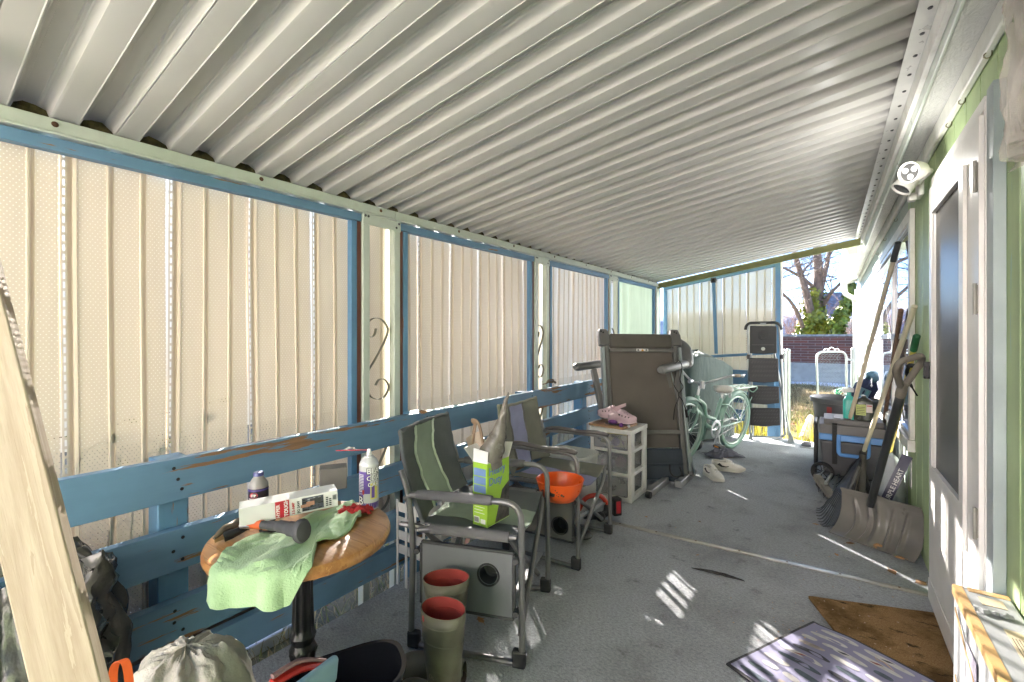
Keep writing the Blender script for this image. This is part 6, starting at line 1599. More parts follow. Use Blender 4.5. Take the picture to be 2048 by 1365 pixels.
b = M(); b.tube([bp(*HT), bp(WBs - .185, .78)], .013, 10); b.tube([bp(WBs - .185, .78), bp(WBs - .15, .80)], .016, 10); obj('stem', b, m_steel, bk_)
b = M(); hb = []
ctr = (WBs - .15, .80)
left = [bp(ctr[0], ctr[1], 0), bp(ctr[0] + .01, ctr[1] + .005, -.06), bp(ctr[0] - .02, ctr[1] + .06, -.17), bp(ctr[0] - .09, ctr[1] + .11, -.27), bp(ctr[0] - .13, ctr[1] + .115, -.275), bp(ctr[0] - .24, ctr[1] + .11, -.29)]
b.tube(catmull(left, 6), .011, 10); right = [bp(ctr[0], ctr[1], 0), bp(ctr[0] + .01, ctr[1] + .005, .06), bp(ctr[0] - .02, ctr[1] + .06, .17), bp(ctr[0] - .09, ctr[1] + .11, .27), bp(ctr[0] - .13, ctr[1] + .115, .275), bp(ctr[0] - .24, ctr[1] + .11, .29)]
b.tube(catmull(right, 6), .011, 10); obj('handlebar', b, m_steel, bk_)
for L_ in (left, right):
    b = M(); b.tube([L_[-2].lerp(L_[-1], .25), L_[-1]], .0165, 12); obj('grip', b, plain('tan_grip', (.36, .30, .21), .7), bk_)
b = M(); q = right[-2].lerp(right[-1], 1.25); 
b.tube([right[1] + UP * .02, right[1] - UP * .05 + bx * .02], .024, 10); b.tube([left[1], left[1] + bx * .05], .02, 10); obj('clamp', b, m_steel, bk_)
b = M(); b.ball(right[-1] + (right[-1] - right[-2]).normalized() * .045, .018, 10, 8); b.tube([right[-1] + UP * .004, right[-1] + (right[-1] - right[-2]).normalized() * .08 + UP * .012], .007, 8); obj('bell', b, m_steel, bk_)
b = M(); sc_ = (.31, .70)
b.ball(V((0, 0, 0)), 1, 24, 14, fn=lambda p: V((p.x * .135, p.y * (.105 if p.x < .1 else .105 - .075 * min(1, (p.x - .1) / .6)), p.z * .038 + .02 * (p.x < -.3) * -(p.x + .3)))); b.v = [bp(sc_[0] + p.x + .02, sc_[1] + p.z, p.y) for p in b.v]
sd_ = obj('saddle', b, plain('cream_saddle', (.52, .50, .44), .45, var=.06), bk_)
b = M(); b.tube([bp(*STt), bp(sc_[0] + .005, sc_[1] - .03)], .012, 10); obj('seat_post', b, m_steel, bk_)
b = M()
for s in (-1, 1):
    cx_ = bp(sc_[0] - .06, sc_[1] - .04, .045 * s); b.tube([cx_ + UP * (.0 - .0015 * k) + V((math.cos(k * .8), math.sin(k * .8), 0)) * .014 for k in range(34)], .003, 5); b.tube([bp(sc_[0] + .1, sc_[1] - .03, .02 * s), bp(sc_[0] - .05, sc_[1] - .06, .03 * s)], .004, 6)
obj('saddle_spring', b, m_steel, sd_)
m_rack = m_mint; b = M(); ry = .705
for s in (-1, 1): b.tube([bp(.0, RW, .066 * s), bp(-.06, ry - .03, .07 * s)], .005, 6); b.tube([bp(.0, RW, .066 * s), bp(-.22, ry - .12, .06 * s), ], .005, 6)
b.tube(fillet([bp(.20, ry - .01, -.05), bp(.16, ry, -.065), bp(-.29, ry, -.07), bp(-.33, ry - .03, -.06), bp(-.35, ry - .10, 0), bp(-.33, ry - .03, .06), bp(-.29, ry, .07), bp(.16, ry, .065), bp(.20, ry - .01, .05)], .05, 4), .006, 7)
for x in (.12, 0, -.12, -.24): b.tube([bp(x, ry, -.068), bp(x, ry, .068)], .005, 6)
for y in (-.025, .025): b.tube([bp(.18, ry, y), bp(-.29, ry, y)], .0045, 6)
obj('rear_rack', b, m_rack, bk_)
b = M(); ax = lean @ by; b.lathe([(.066, -.002), (.095, -.0025), (.098, 0), (.095, .0025), (.066, .002)], bp(*BBp, .045), 32, axis=ax); b.lathe([(.0001, -.002), (.03, -.002), (.03, .002), (.0001, .002)], bp(*BBp, .045), 20, axis=ax)
for k in range(5): b.tube([bp(*BBp, .045), bp(BBp[0] + .08 * math.cos(k * 1.257), BBp[1] + .08 * math.sin(k * 1.257), .045)], .006, 6)
b.tube([bp(*BBp, .06), bp(BBp[0] + .05, BBp[1] - .155, .07)], .010, 8); b.tube([bp(*BBp, -.06), bp(BBp[0] - .05, BBp[1] + .155, -.07)], .010, 8)
cr_ = obj('crank', b, m_steel, bk_)
for s, dx, dz in ((1, .05, -.155), (-1, -.05, .155)):
    b = M(); c = bp(BBp[0] + dx, BBp[1] + dz, .12 * s); b.obox(c, lean @ bx * .045, lean @ by * .04, UP * .012); b.obox(c + lean @ bx * .047, lean @ bx * .002, lean @ by * .02, UP * .006, 1); obj('pedal', b, [m_dkgrey, plain('amber_reflector', (.7, .25, .02), .3)], cr_)
b = M(); b.tube([bp(BBp[0] + .01, BBp[1] + .09, .047), bp(.01, RW + .035, .047)], .004, 6); b.tube([bp(BBp[0], BBp[1] - .098, .047), bp(.01, RW - .035, .047)], .004, 6); obj('chain', b, plain('chain_steel', (.2, .2, .2), .5, .7), bk_)
ks = fl(1442, 912); b = M(); b.tube([bp(.40, .27, .03), ks + UP * .008], .008, 8); b.tube([ks + UP * .008, ks - bx * .03 + UP * .008], .010, 8); obj('kickstand', b, m_steel, bk_)
# side mirror-like spare: none. covered grill behind
gc = V((*atd(1396, 800, 5.70).xy, 0))
gr = thing('covered_grill', 'grill under a dark green fabric cover in the far corner', 'grill', gc)
n = N('dark_green_cover'); o_ = n.coord(); w1 = n.noi(n.mp(o_, scale=(3, 3, .7)), 4, 4, .6, 1.0)
m_cover = n.done(n.pbr(n.mix(n.ramp(w1, .3, .7), (.065, .105, .092), (.105, .155, .14)), .6, bump=n.bump(w1, .3, .02), sheen=.3))
gx, gy = RT * .93 + FW * .36, FW * .93 - RT * .36
def cov(u, v):
    g = u * 2 * PI; z = 1.06 * min(1, v * 1.35) if v < .74 else 1.06
    e = .5; s = 1.0 if v < .62 else max(0, 1 - ((v - .62) / .38) ** 2.2)
    a = math.copysign(abs(math.cos(g)) ** e, math.cos(g)); c_ = math.copysign(abs(math.sin(g)) ** e, math.sin(g))
    flare = 1.0 + .06 * (1 - min(1, v * 1.6))
    wr = 1 + .014 * math.sin(g * 7 + 3 * fbm((v * 3, 1, 0))) * (1 - v) + .03 * fbm((a * 2, c_ * 2, v * 3))
    zz = 1.06 * (v / .62) ** .95 if v < .62 else 1.0 + .085 * math.sin((v - .62) / .38 * PI / 2)
    zz = min(zz, 1.0 + .085 * max(0, (v - .62) / .38)) if v >= .62 else .04 + .94 * v / .62
    sag = .16 * max(0, a) if v > .4 else .16 * max(0, a) * v / .4
    return gc + gx * (.40 * a * s * flare * wr) + gy * (.26 * c_ * s * flare * wr) + UP * (zz - sag + .03 * fbm((a * 1.5 + 3, c_ * 1.5, 2)) * (v > .3))
b = M(); b.grid(96, 44, cov, cu=True); obj('fabric_cover', b, m_cover, gr, angle=80)
q = fl(1388, 902); wd = (bx * .25 + by).normalized(); b = M(); b.lathe([(.0001, -.03), (.068, -.03), (.088, -.024), (.09, 0), (.088, .024), (.068, .03), (.0001, .03)], q + UP * .09, 28, axis=RT * .8 + FW * .6); 
gw = obj('grill_wheel', b, m_dkgrey, gr)
b = M(); wa = (RT * .8 + FW * .6) * -1
for k in range(6):
    t = k * PI / 3; e1_ = wa.cross(UP).normalized(); b.bar(q + UP * .09 + wa.normalized() * -.031 + (e1_ * math.cos(t) + UP * math.sin(t)) * .012, q + UP * .09 + wa.normalized() * -.031 + (e1_ * math.cos(t) + UP * math.sin(t)) * .06, .016, .004, up=wa)
obj('wheel_spokes', b, plain('silver_wheel_plastic', (.45, .46, .47), .4), gw)

# ================================================================ step ladder, folded
LD = fl(1541, 882); lx = (fl(1585, 885) - fl(1497, 877)).normalized(); ly = UP.cross(lx); ly = ly if ly.dot(-FW) > 0 else -ly
ld = thing('step_ladder', 'folded four step ladder with black treads at the far end', 'step ladder', LD)
dL = LD.dot(FW)
def lp(u, v): 
    d_ = ray(u, v); pn = ly; t = (LD - V((0, 0, CH))).dot(pn) / d_.dot(pn); return V((0, 0, CH)) + d_ * t
pw_ = [lp(1498, 870), lp(1497, 790), lp(1495, 700), lp(1494, 660)]
m_lad = plain('ladder_grey_tube', (.32, .34, .34), .35, .6)
b = M(); b.tube(fillet([lp(1500, 868), lp(1496, 655), lp(1500, 647), lp(1553, 646), lp(1559, 654), lp(1570, 868)], .05, 4), .0135, 10); b.tube(fillet([lp(1500, 868), lp(1502, 873), lp(1562, 876), lp(1571, 868)], .04, 4), .012, 9); obj('frame', b, m_lad, ld)
b = M(); bk2 = -ly * .05
b.tube(fillet([lp(1506, 876) + bk2, lp(1502, 700) + bk2, lp(1548, 700) + bk2, lp(1582, 882) + bk2], .05, 4), .012, 9); obj('rear_frame', b, m_lad, ld)
def panel(name, u0, u1, v0, v1, th=.03, ribs=True, m=m_black, sag=2.5):
    b = M(); c = [lp(u0, v0), lp(u1, v0 + 1), lp(u1 + .5, v1), lp((u0 + u1) / 2, v1 + sag), lp(u0 - .5, v1)]
    b.prism([p + ly * .018 for p in c], ly * th); o = obj(name, b, m, ld, bevel=.008)
    if ribs:
        b = M(); rg = random.Random(int(v0))
        w = u1 - u0; h = v1 - v0
        for i in range(9):
            for j in range(4):
                x, y = u0 + w * (.10 + .095 * i + .03 * (j % 2)), v0 + h * (.22 + .19 * j)
                a = lp(x, y) + ly * (.018 + th); e = lp(x + w * .055, y - h * .09) + ly * (.018 + th); b.bar(a, e, .008, .006, up=ly)
        obj('tread_grip', b, m_dkgrey, o)
    return o
ps = [('tread', 1497.5, 1556.5, 716, 763), ('tread', 1499, 1558, 772, 806), ('tread', 1500.5, 1559.5, 815, 850)]
for nm, a, c, d_, e in ps: panel(nm, a, c, d_, e)
tr = panel('top_tray', 1500, 1553, 652, 707, .02, False, plain('ladder_tray_plastic', (.012, .014, .014), .5), 1)
b = M(); b.lathe([(.052, 0), (.054, .003), (.056, 0)], lp(1526, 672) + ly * .038, 30, axis=ly); b.lathe([(.034, 0), (.036, .003), (.038, 0)], lp(1526, 672) + ly * .038, 30, axis=ly); b.bar(lp(1504, 690) + ly * .039, lp(1548, 690) + ly * .039, .01, .006, up=ly); obj('tray_recess', b, m_dkgrey, tr)
b = M(); b.lathe([(.0001, .004), (.020, .003), (.022, 0)], lp(1526, 698) + ly * .038, 20, axis=ly); obj('tray_latch', b, plain('pale_latch', (.42, .44, .38), .4), tr)
b = M(); b.tube(fillet([lp(1491, 660), lp(1492, 652), lp(1499, 646.5), lp(1553, 645.5), lp(1561, 652), lp(1563, 660)], .05, 4), .022, 10, flat=.8); hg = obj('hand_rail', b, plain('ladder_grip', (.04, .042, .042), .6, bst=.8, bs=70), ld)
b = M(); a = lp(1520, 648) + ly * .019; b.bar(a, lp(1532, 648) + ly * .019, .022, .004, up=ly); obj('badge', b, m_whp if False else plain('grey_badge', (.3, .33, .33), .4), hg)
for u, s in ((1500, -1), (1582, 1)):
    b = M(); q = lp(u, 884); b.prism([q + UP * .11 + bk2 * .3, q + UP * .11 - lx * .02 * s, q - lx * .035 * s + UP * 0, q + lx * .035 * s], ly * .05); obj('foot', b, plain('ladder_foot_grey', (.17, .19, .19), .6), ld, bevel=.006)
for u, v in ((1497, 714), (1563, 714)):
    b = M(); b.obox(lp(u, v), lx * .018, ly * .02, UP * .028); obj('joint', b, m_black, ld, bevel=.006)

# ================================================================ cooler and what stands round it
cx0, cx1, cy0, cy1, cz = -.075, .395, 4.78, 5.16, .545
co = thing('wheeled_cooler', 'dark grey wheeled cooler with bright blue trim and handle', 'cooler', ((cx0 + cx1) / 2, (cy0 + cy1) / 2, 0))
m_cg = plain('cooler_grey', (.065, .066, .072), .5, var=.08); m_cb = plain('cooler_blue', (.10, .26, .58), .4, var=.05); m_cl = plain('cooler_lid', (.11, .105, .108), .5, var=.08)
b = M(); b.prism([V((cx0 + .03, cy0 + .03, .05)), V((cx1 - .03, cy0 + .03, .05)), V((cx1, cy0, .36)), V((cx0, cy0, .36))], (0, cy1 - cy0, 0)); obj('body', b, m_cg, co, bevel=.02, bseg=3)
b = M(); b.box(cx0 - .004, cx1 + .004, cy0 - .004, cy1 + .034, .362, .418); obj('blue_band', b, m_cb, co, bevel=.008)
b = M(); b.box(cx0 - .002, cx1 + .002, cy0 - .006, cy1 + .034, .42, .50); b.box(cx0 + .03, cx1 - .03, cy0 + .03, cy1 + .0, .5005, .545)
for k in range(3): b.box(cx0 + .10 + .07 * k, cx0 + .15 + .07 * k, cy0 + .05, cy0 + .30, .5455, .553)
obj('lid', b, m_cl, co, bevel=.014, bseg=3)
b = M(); hx0, hx1 = cx0 + .135, cx0 + .335
b.tube(fillet([(hx0, cy0 - .008, .42), (hx0, cy0 - .034, .255), (hx1, cy0 - .034, .255), (hx1, cy0 - .008, .42)], .03, 4), .016, 8); obj('handle', b, m_cb, co)
b = M(); b.slab(12, 3, lambda u, v: V((cx0 + .09 + v * .035, cy0 - .012 - .004 * math.sin(u * 5) if u > .25 else cy0 - .012 + (.25 - u) * .7, .16 + (.35 if u < .25 else .35 - (u - .25) * .46))), .004); obj('strap', b, m_rubber, co)
b = M(); b.tube(fillet([(cx0 - .03, cy0 + .02, .06), (cx0 - .03, cy0 + .02, .50), (cx0 - .03, cy1 - .02, .50), (cx0 - .03, cy1 - .02, .06)], .05, 4), .013, 8); obj('tow_handle', b, m_black, co)
b = M(); wc = V((cx0 + .02, cy0 - .012, .085)); b.lathe([(.060, -.02), (.078, -.02), (.085, -.012), (.085, .012), (.078, .02), (.060, .02), (.058, 0), (.060, -.02)], wc, 28, axis=(0, 1, 0)); cw = obj('wheel', b, m_rubber, co)
b = M()
for k in range(7): t = k * .8976; b.bar(wc, wc + V((math.cos(t) * .06, 0, math.sin(t) * .06)), .008, .012, up=(0, 1, 0))
b.lathe([(.0001, -.018), (.012, -.016), (.014, .01)], wc, 12, axis=(0, 1, 0)); obj('wheel_spokes', b, m_dkgrey, cw)
tb2 = thing('grey_tub', 'large round grey tub standing behind the cooler', 'tub', (.115, 5.62, 0))
q = V((.115, 5.62, 0)); b = M(); b.lathe([(.0001, .0), (.20, .0), (.215, .01), (.262, .60), (.285, .605), (.288, .645), (.278, .652), (.272, .64), (.255, .62), (.205, .02), (.0001, .012)], q, 48); obj('body', b, plain('grey_tub_plastic', (.105, .108, .112), .4, var=.06), tb2)
b = M(); d = (-FW - RT * .15).normalized(); s = UP.cross(d)
for z in (.42, .55): pass
b.tube(fillet([q + d * .245 - s * .08 + UP * .36, q + d * .27 - s * .08 + UP * .47, q + d * .27 + s * .08 + UP * .47, q + d * .245 + s * .08 + UP * .36], .06, 5), .018, 8); obj('handle', b, m_black, tb2)
b = M(); d2 = (-FW * .55 - RT).normalized(); s2 = UP.cross(d2); b.obox(q + d2 * .2745 + UP * .52, s2 * .022, d2 * .002, UP * .055); obj('sticker', b, [plain('red_sticker', (.32, .05, .05), .5, var=.2)], tb2)
# jug and spray bottle on the cooler lid
jg = thing('weed_killer_jug', 'dark jug with a yellow green label standing on the cooler', 'jug', (.245, cy0 + .06, .5))
q = V((.235, cy0 + .085, .546)); b = M()
def jl(sx, sy, z): return [q + V((sx * math.copysign(abs(math.cos(t)) ** .55, math.cos(t)), sy * math.copysign(abs(math.sin(t)) ** .55, math.sin(t)), z)) for t in [k * PI / 16 for k in range(32)]]
Ls = [jl(.066, .036, 0), jl(.070, .040, .008), jl(.070, .040, .15), jl(.060, .034, .175), jl(.024, .02, .195), jl(.017, .017, .20), jl(.017, .017, .215)]
b.add([p for l in Ls for p in l], [(i * 32 + k, i * 32 + (k + 1) % 32, (i + 1) * 32 + (k + 1) % 32, (i + 1) * 32 + k) for i in range(6) for k in range(32)] + [tuple(range(32))[::-1], tuple(6 * 32 + k for k in range(32))]); obj('body', b, plain('smoky_jug_plastic', (.05, .055, .045), .25, var=.1), jg)
b = M(); b.box(q.x - .055, q.x + .012, q.y - .0418, q.y - .0405, .595, .685, 0); b.box(q.x + .014, q.x + .056, q.y - .0418, q.y - .0405, .62, .69, 1); b.box(q.x + .018, q.x + .052, q.y - .0425, q.y - .0419, .672, .68, 2)
for k in range(5): b.box(q.x - .05, q.x + .005, q.y - .0425, q.y - .0419, .605 + .014 * k, .609 + .014 * k, 3)
obj('label', b, [plain('yellow_green_label', (.42, .48, .14), .5), plain('white_pink_label', (.6, .52, .5), .5), m_redp, m_ink], jg)
sb_ = thing('spray_bottle', 'teal and white trigger spray bottle behind the pale broom handle', 'spray bottle', (.13, cy0 + .09, .546))
q = V((.135, cy0 + .10, .546)); b = M(); Ls = [jl(.040, .03, 0), jl(.043, .032, .01), jl(.043, .032, .16), jl(.03, .024, .19), jl(.016, .016, .205), jl(.016, .016, .235)]
b.add([p for l in Ls for p in l], [(i * 32 + k, i * 32 + (k + 1) % 32, (i + 1) * 32 + (k + 1) % 32, (i + 1) * 32 + k) for i in range(5) for k in range(32)] + [tuple(range(32))[::-1]]); obj('body', b, plain('teal_bottle', (.04, .42, .36), .35), sb_)
b = M(); b.obox(q + UP * .25 - RT * .01, RT * .045, FW * .014, UP * .018); b.bar(q + UP * .235 - RT * .03, q + UP * .20 - RT * .055, .012, .012); obj('trigger_head', b, m_whp, sb_, bevel=.005)
# beach umbrella in its printed sleeve
A, T = V((*atd(1712, 800, 4.6).xy, .45)), onx(1752, 738, XH - .08)
A = atd(1706, 822, 4.70); T = atd(1750, 745, 4.55); d = (T - A).normalized(); A = A - d * .30
ub = thing('umbrella_bag', 'beach umbrella in a navy printed sleeve leaning out of the grey tub', 'umbrella', A)
b = M(); Lu = (T - A).length
def ubag(u, v):
    g = u * 2 * PI; x = d.cross(UP).normalized(); y = d.cross(x); r = .098 * min(1, .75 + v * .6) * (1 if v < .86 else max(.3, 1 - (v - .86) * 5)); r *= 1 + .06 * fbm((math.cos(g) * 2, math.sin(g) * 2, v * 7)) + (.10 * math.sin(g * 6) if v > .84 else 0)
    return A + d * (Lu * v * .93) + x * math.cos(g) * r + y * math.sin(g) * r
b.grid(28, 30, ubag, cu=True); obj('sleeve', b, plain('navy_fabric', (.018, .028, .075), .7, var=.2, vs=10, bst=.4, bs=50), ub)
b = M(); q = A + d * Lu * .93
b.ball(q + d * .0, .062, 20, 12, fn=lambda p: p * (1 + .25 * fbm(p * 25))); obj('gathered_top', b, plain('teal_navy_fabric', (.04, .10, .14), .7, var=.6, vs=16, bst=.5, bs=50), ub)
fr_ = (V((0, 0, CH)) - A); fr_ = (fr_ - d * fr_.dot(d)).normalized(); sx_ = d.cross(fr_)
b = M(); c = A + d * Lu * .66 + fr_ * .093
b.obox(c, d * .085, sx_ * .052, fr_ * .006, 0); b.obox(c + sx_ * .028 + fr_ * .0066, d * .074, sx_ * .010, fr_ * .0005, 1)
obj('clear_pocket', b, [plain('pale_blue_window', (.16, .28, .34), .15), plain('aqua_print', (.12, .36, .40), .3)], ub, bevel=.003)
b = M(); c2 = A + d * Lu * .30 + fr_ * .0955; b.obox(c2, d * .125, sx_ * .066, fr_ * .005)
b.text('Tommy', c2 + d * .11 + fr_ * .0055 - sx_ * .022, -d, -sx_ if False else sx_ * -1 if d.cross(-sx_).dot(fr_) > 0 else sx_, .066, 1, shear=.35, ext=.0006)
obj('printed_panel', b, [plain('navy_panel', (.015, .026, .085), .6), m_whp], ub)
b = M(); e = (-d).cross(fr_); 
yv = (fr_.cross(-d)); b.text('MAKE LIFE ONE LONG', c2 + d * .105 + fr_ * .0057 - yv * .040, -d, yv, .019, 0, ext=.0005)
obj('slogan', b, [m_whp], ub)
b = M(); b.tube(catmull([q + fr_ * .07, q + fr_ * .085 - UP * .05, q + fr_ * .08 - UP * .09], 4), .004, 6); b.ball(q + fr_ * .082 - UP * .075, .010, 8, 6); obj('draw_cord', b, m_whp, ub)

# ================================================================ long tools along the wall
m_polew = plain('pale_wood_pole', (.50, .44, .33), .55, var=.08, vs=4, stretch=(1, 1, .15)); m_polec = plain('cream_pole', (.56, .52, .39), .5, var=.06); m_poleb = wood('brown_wood_pole', (.14, .08, .05), (.25, .15, .10), 'Z', ring=5, knots=False); m_poley = plain('yellow_pole', (.60, .47, .10), .45, var=.06)
# push broom
T = onx(1797, 484, XH - .035); B_ = atd(1676, 925, 4.12); Bt = fl(1655, 990)
br = thing('push_broom', 'long pale broom handle with dark grip and worn brush head', 'broom', V((Bt.x, Bt.y, 0)))
d = (B_ - T).normalized()
b = M(); b.tube([T + d * .14, B_], .0155, 12); obj('pole', b, m_polew, br)
b = M(); b.tube([T, T + d * .005, T + d * .145], [.014, .019, .019], 12); obj('end_grip', b, plain('charcoal_grip', (.045, .05, .055), .6), br)
H1, H0 = flr(1634, 972, .075), flr(1672, 1018, .05)
hc_ = (H0 + H1) / 2
b = M(); b.tube([B_ - d * .0, B_ + d * .07], [.019, .021], 12); obj('socket', b, plain('grey_green_socket', (.13, .15, .14), .6), br)
b = M(); b.bar(B_ + d * .07, hc_ + UP * .04 + (B_ - hc_).normalized() * .0, .022, .022); obj('ferrule', b, plain('zinc_ferrule', (.36, .38, .35), .45, .4), br, bevel=.003)
for s in (0, 1):
    b = M(); q = hc_.lerp(H0 if s == 0 else H1, .65); b.tube(catmull([B_ + d * .10, (B_ + d * .12).lerp(q, .3) + UP * .05 + RT * (.04 if s == 0 else -.04), q + UP * .05], 5), .005, 6); obj('brace_wire', b, m_greypipe, br)
ex_ = (H1 - H0).normalized(); b = M(); b.bar(H0 + UP * .0, H1 + UP * .0, .055, .045); obj('brush_block', b, plain('dusty_block', (.22, .20, .17), .9, var=.3), br, bevel=.006)
b = M(); rg = random.Random(1)
sd_ = ex_.cross(UP).normalized(); sd_ = sd_ if sd_.dot(-FW) > 0 else -sd_
for k in range(420):
    q = H0.lerp(H1, rg.random()) + sd_ * rg.uniform(-.022, .03); a = V((q.x, q.y, q.z - .02)); e = a + V((rg.gauss(0, .012), rg.gauss(0, .012), 0)) + sd_ * .02; e.z = .003
    b.tube([a, e], .0022, 3, caps=False)
obj('bristles', b, plain('grey_bristles', (.055, .052, .048), .9, var=.4), br)
# black poly rake standing on its side
T = onx(1829, 613, XH - .03); B_ = atd(1727, 905, 3.72); d = (B_ - T).normalized()
rk = thing('black_rake', 'cream pole with a wide black plastic leaf rake head', 'rake', flr(1690, 1040, 0))
b = M(); b.tube([T, B_], .0150, 12); obj('pole', b, m_polec, rk)
def fan(t, apex, edge, nt, mat_, ribw, curl, nm='tines', plate=None, mplate=None):
    """tines spreading from apex to the polyline edge"""
    b = M()
    for k in range(nt):
        e = edge(k / (nt - 1)); m_ = apex.lerp(e, .55); q = e - apex
        b.tube(catmull([apex.lerp(e, .12), m_ + curl * .3, e - q * .05 + curl * .6, e - curl * .4], 4), ribw, 5, flat=.5)
    return obj(nm, b, mat_, t)
E0, E1, E2 = flr(1634, 1018, .02), flr(1655, 1062, .015), flr(1700, 1010, .16)
E1b = atd(1672, 1052, 3.5)
ed_ = catmull([atd(1690, 935, 3.85), atd(1648, 1000, 3.75), flr(1636, 1030, .03), flr(1646, 1058, .02), flr(1668, 1060, .03), atd(1700, 1050, 3.45), atd(1730, 1040, 3.42), atd(1738, 1000, 3.45)], 5)
def edf(u): i = min(u * (len(ed_) - 1), len(ed_) - 1.001); k = int(i); return ed_[k].lerp(ed_[k + 1], i - k)
ap = B_ + d * .03
fan(rk, ap, edf, 40, m_black, .0045, V((0, 0, 0)) + sd_ * .03)
b = M(); 
def plate(u, v): e = edf(.25 + u * .75); return ap.lerp(e, .10 + v * .52) - FW * .006
b.slab(24, 8, plate, .004); obj('fan_plate', b, m_black, rk)
b = M(); b.tube([B_ - d * .03, ap, atd(1724, 1000, 3.45)], [.022, .026, .020], 10); obj('socket', b, plain('rake_socket', (.07, .065, .055), .6), rk)
b = M()
for k in range(5): e = edf(.45 + .10 * k); b.bar(ap.lerp(e, .2) - FW * .015, ap.lerp(e, .62) - FW * .018, .006, .012, up=FW)
obj('rib', b, plain('rake_rib', (.12, .11, .095), .6), rk)
# green leaf rake
T = onx(1802, 620, XH - .03); B_ = atd(1762, 885, 4.2); d = (B_ - T).normalized()
gk = thing('green_rake', 'brown wooden pole with a pale green fan leaf rake', 'rake', flr(1750, 990, 0))
b = M(); b.tube([T, B_], .0150, 12); obj('pole', b, m_poleb, gk)
m_gr = plain('pale_green_plastic', (.24, .44, .34), .45, var=.08); m_grd = plain('green_tine', (.06, .16, .12), .5)
ed2 = catmull([atd(1716, 972, 3.95), atd(1728, 985, 3.9), atd(1752, 992, 3.86), atd(1778, 990, 3.86), atd(1792, 975, 3.9)], 6)
def edg(u): i = min(u * (len(ed2) - 1), len(ed2) - 1.001); k = int(i); return ed2[k].lerp(ed2[k + 1], i - k)
ap = B_
b = M(); b.slab(26, 14, lambda u, v: ap.lerp(edg(u), .02 + .86 * v) - FW * (.02 * math.sin(PI * u) * v), .004); obj('fan_plate', b, m_gr, gk)
b = M()
for k in range(26): e = edg(k / 25); b.tube([ap.lerp(e, .86) - FW * .012, ap.lerp(e, 1.06), ap.lerp(e, 1.12) - UP * .02 - FW * .02], .0035, 5)
obj('tines', b, m_grd, gk)
b = M()
for u in (.2, .4, .6, .8): e = edg(u); b.tube([ap.lerp(e, .18) - FW * .012, ap.lerp(e, .5) - FW * .022, ap.lerp(e, .84) - FW * .024], .005, 6)
b.tube([ap.lerp(edg(u), .52) - FW * (.012 + .012 * math.sin(PI * u)) for u in [k / 12 for k in range(13)]], .0045, 6); obj('rib', b, m_grd, gk)
b = M(); b.tube([B_ - d * .05, B_ + d * .02, B_ + d * .16], [.020, .022, .012], 12); obj('socket', b, m_gr, gk)
# yellow pole
T = onx(1834, 671, XH - .03); B_ = V((*atd(1762, 985, 3.66).xy, .04)); B_.z = .02; d = (B_ - T).normalized()
yk = thing('yellow_pole', 'yellow tool handle with a dark green grip behind the snow shovel', 'pole', B_)
b = M(); b.tube([T + d * .12, B_], .0145, 12); obj('pole', b, m_poley, yk)
b = M(); b.tube([T, T + d * .008, T + d * .125], [.010, .0175, .0175], 12); obj('end_grip', b, plain('dark_green_grip', (.015, .12, .04), .5), yk)
# snow shovel
m_shov = plain('bronze_grey_plastic', (.16, .15, .135), .3, var=.08, vs=4, bst=.08, dirt=((.2, .19, .17), 7, .2))
ss = thing('snow_shovel', 'wide dark snow shovel standing against the wall', 'shovel', flr(1745, 1110, 0))
Bl, Br_ = flr(1657, 1068, .012), flr(1829, 1131, .012); Tl, Tr = atd(1684, 977, 2.98), atd(1846, 1020, 2.53)
Tl = Tl; nb_ = ((Br_ - Bl).cross(Tl - Bl)).normalized(); nb_ = nb_ if nb_.dot(-FW) > 0 else -nb_
def blade(u, v):
    p = Bl.lerp(Br_, u).lerp(Tl.lerp(Tr, u), v)
    dep = -.085 * math.sin(PI * min(1, v * 1.02)) ** .9 * (1 - .25 * abs(2 * u - 1) ** 3) + .02 * (v > .95)
    for uc, w in ((.14, .03), (.32, .028), (.70, .028), (.87, .03)):
        uu = uc + (.05 * math.sin(PI * v) * (1 if uc > .5 else -1) * -1) + (.5 - uc) * .18 * (1 - v)
        g = math.exp(-((u - uu) / w) ** 2 * 2) * (1 if .06 < v < .88 else 0) * math.sin(PI * min(1, max(0, (v - .06) / .82))) ** .5
        dep += .024 * g
    uu = .5 + .0 * v; g = math.exp(-((u - uu) / .055) ** 2) * (.25 + .9 * v) * (1 if v > .12 else v / .12)
    dep += .05 * g * (1 - .2 * v)
    return p + nb_ * dep
b = M(); b.slab(90, 40, blade, .005); obj('blade', b, m_shov, ss, angle=70)
SB = blade(.5, .98) + nb_ * .01; ST = onx(1806, 772, XH - .13); ST = atd(1806, 772, 3.15) if False else ST
b = M(); b.tube([SB - (ST - SB).normalized() * .12, SB, ST], [.020, .0205, .0195], 14); obj('shaft', b, plain('dark_grey_shaft', (.05, .052, .056), .35, .3, var=.1), ss)
d = (ST - SB).normalized(); sx_ = d.cross(FW).normalized()
b = M(); hh = lambda x, y: ST + sx_ * x + d * y
pts = fillet([hh(-.012, .0), hh(-.068, .13), hh(-.055, .175), hh(.055, .175), hh(.068, .13), hh(.012, .0)], .035, 5)
b.tube(pts, .0155, 12); b.tube([ST - d * .07, ST - d * .02, ST + d * .02], [.0225, .0225, .018], 14); obj('d_handle', b, plain('grey_brown_handle', (.15, .135, .11), .5, var=.08), ss)
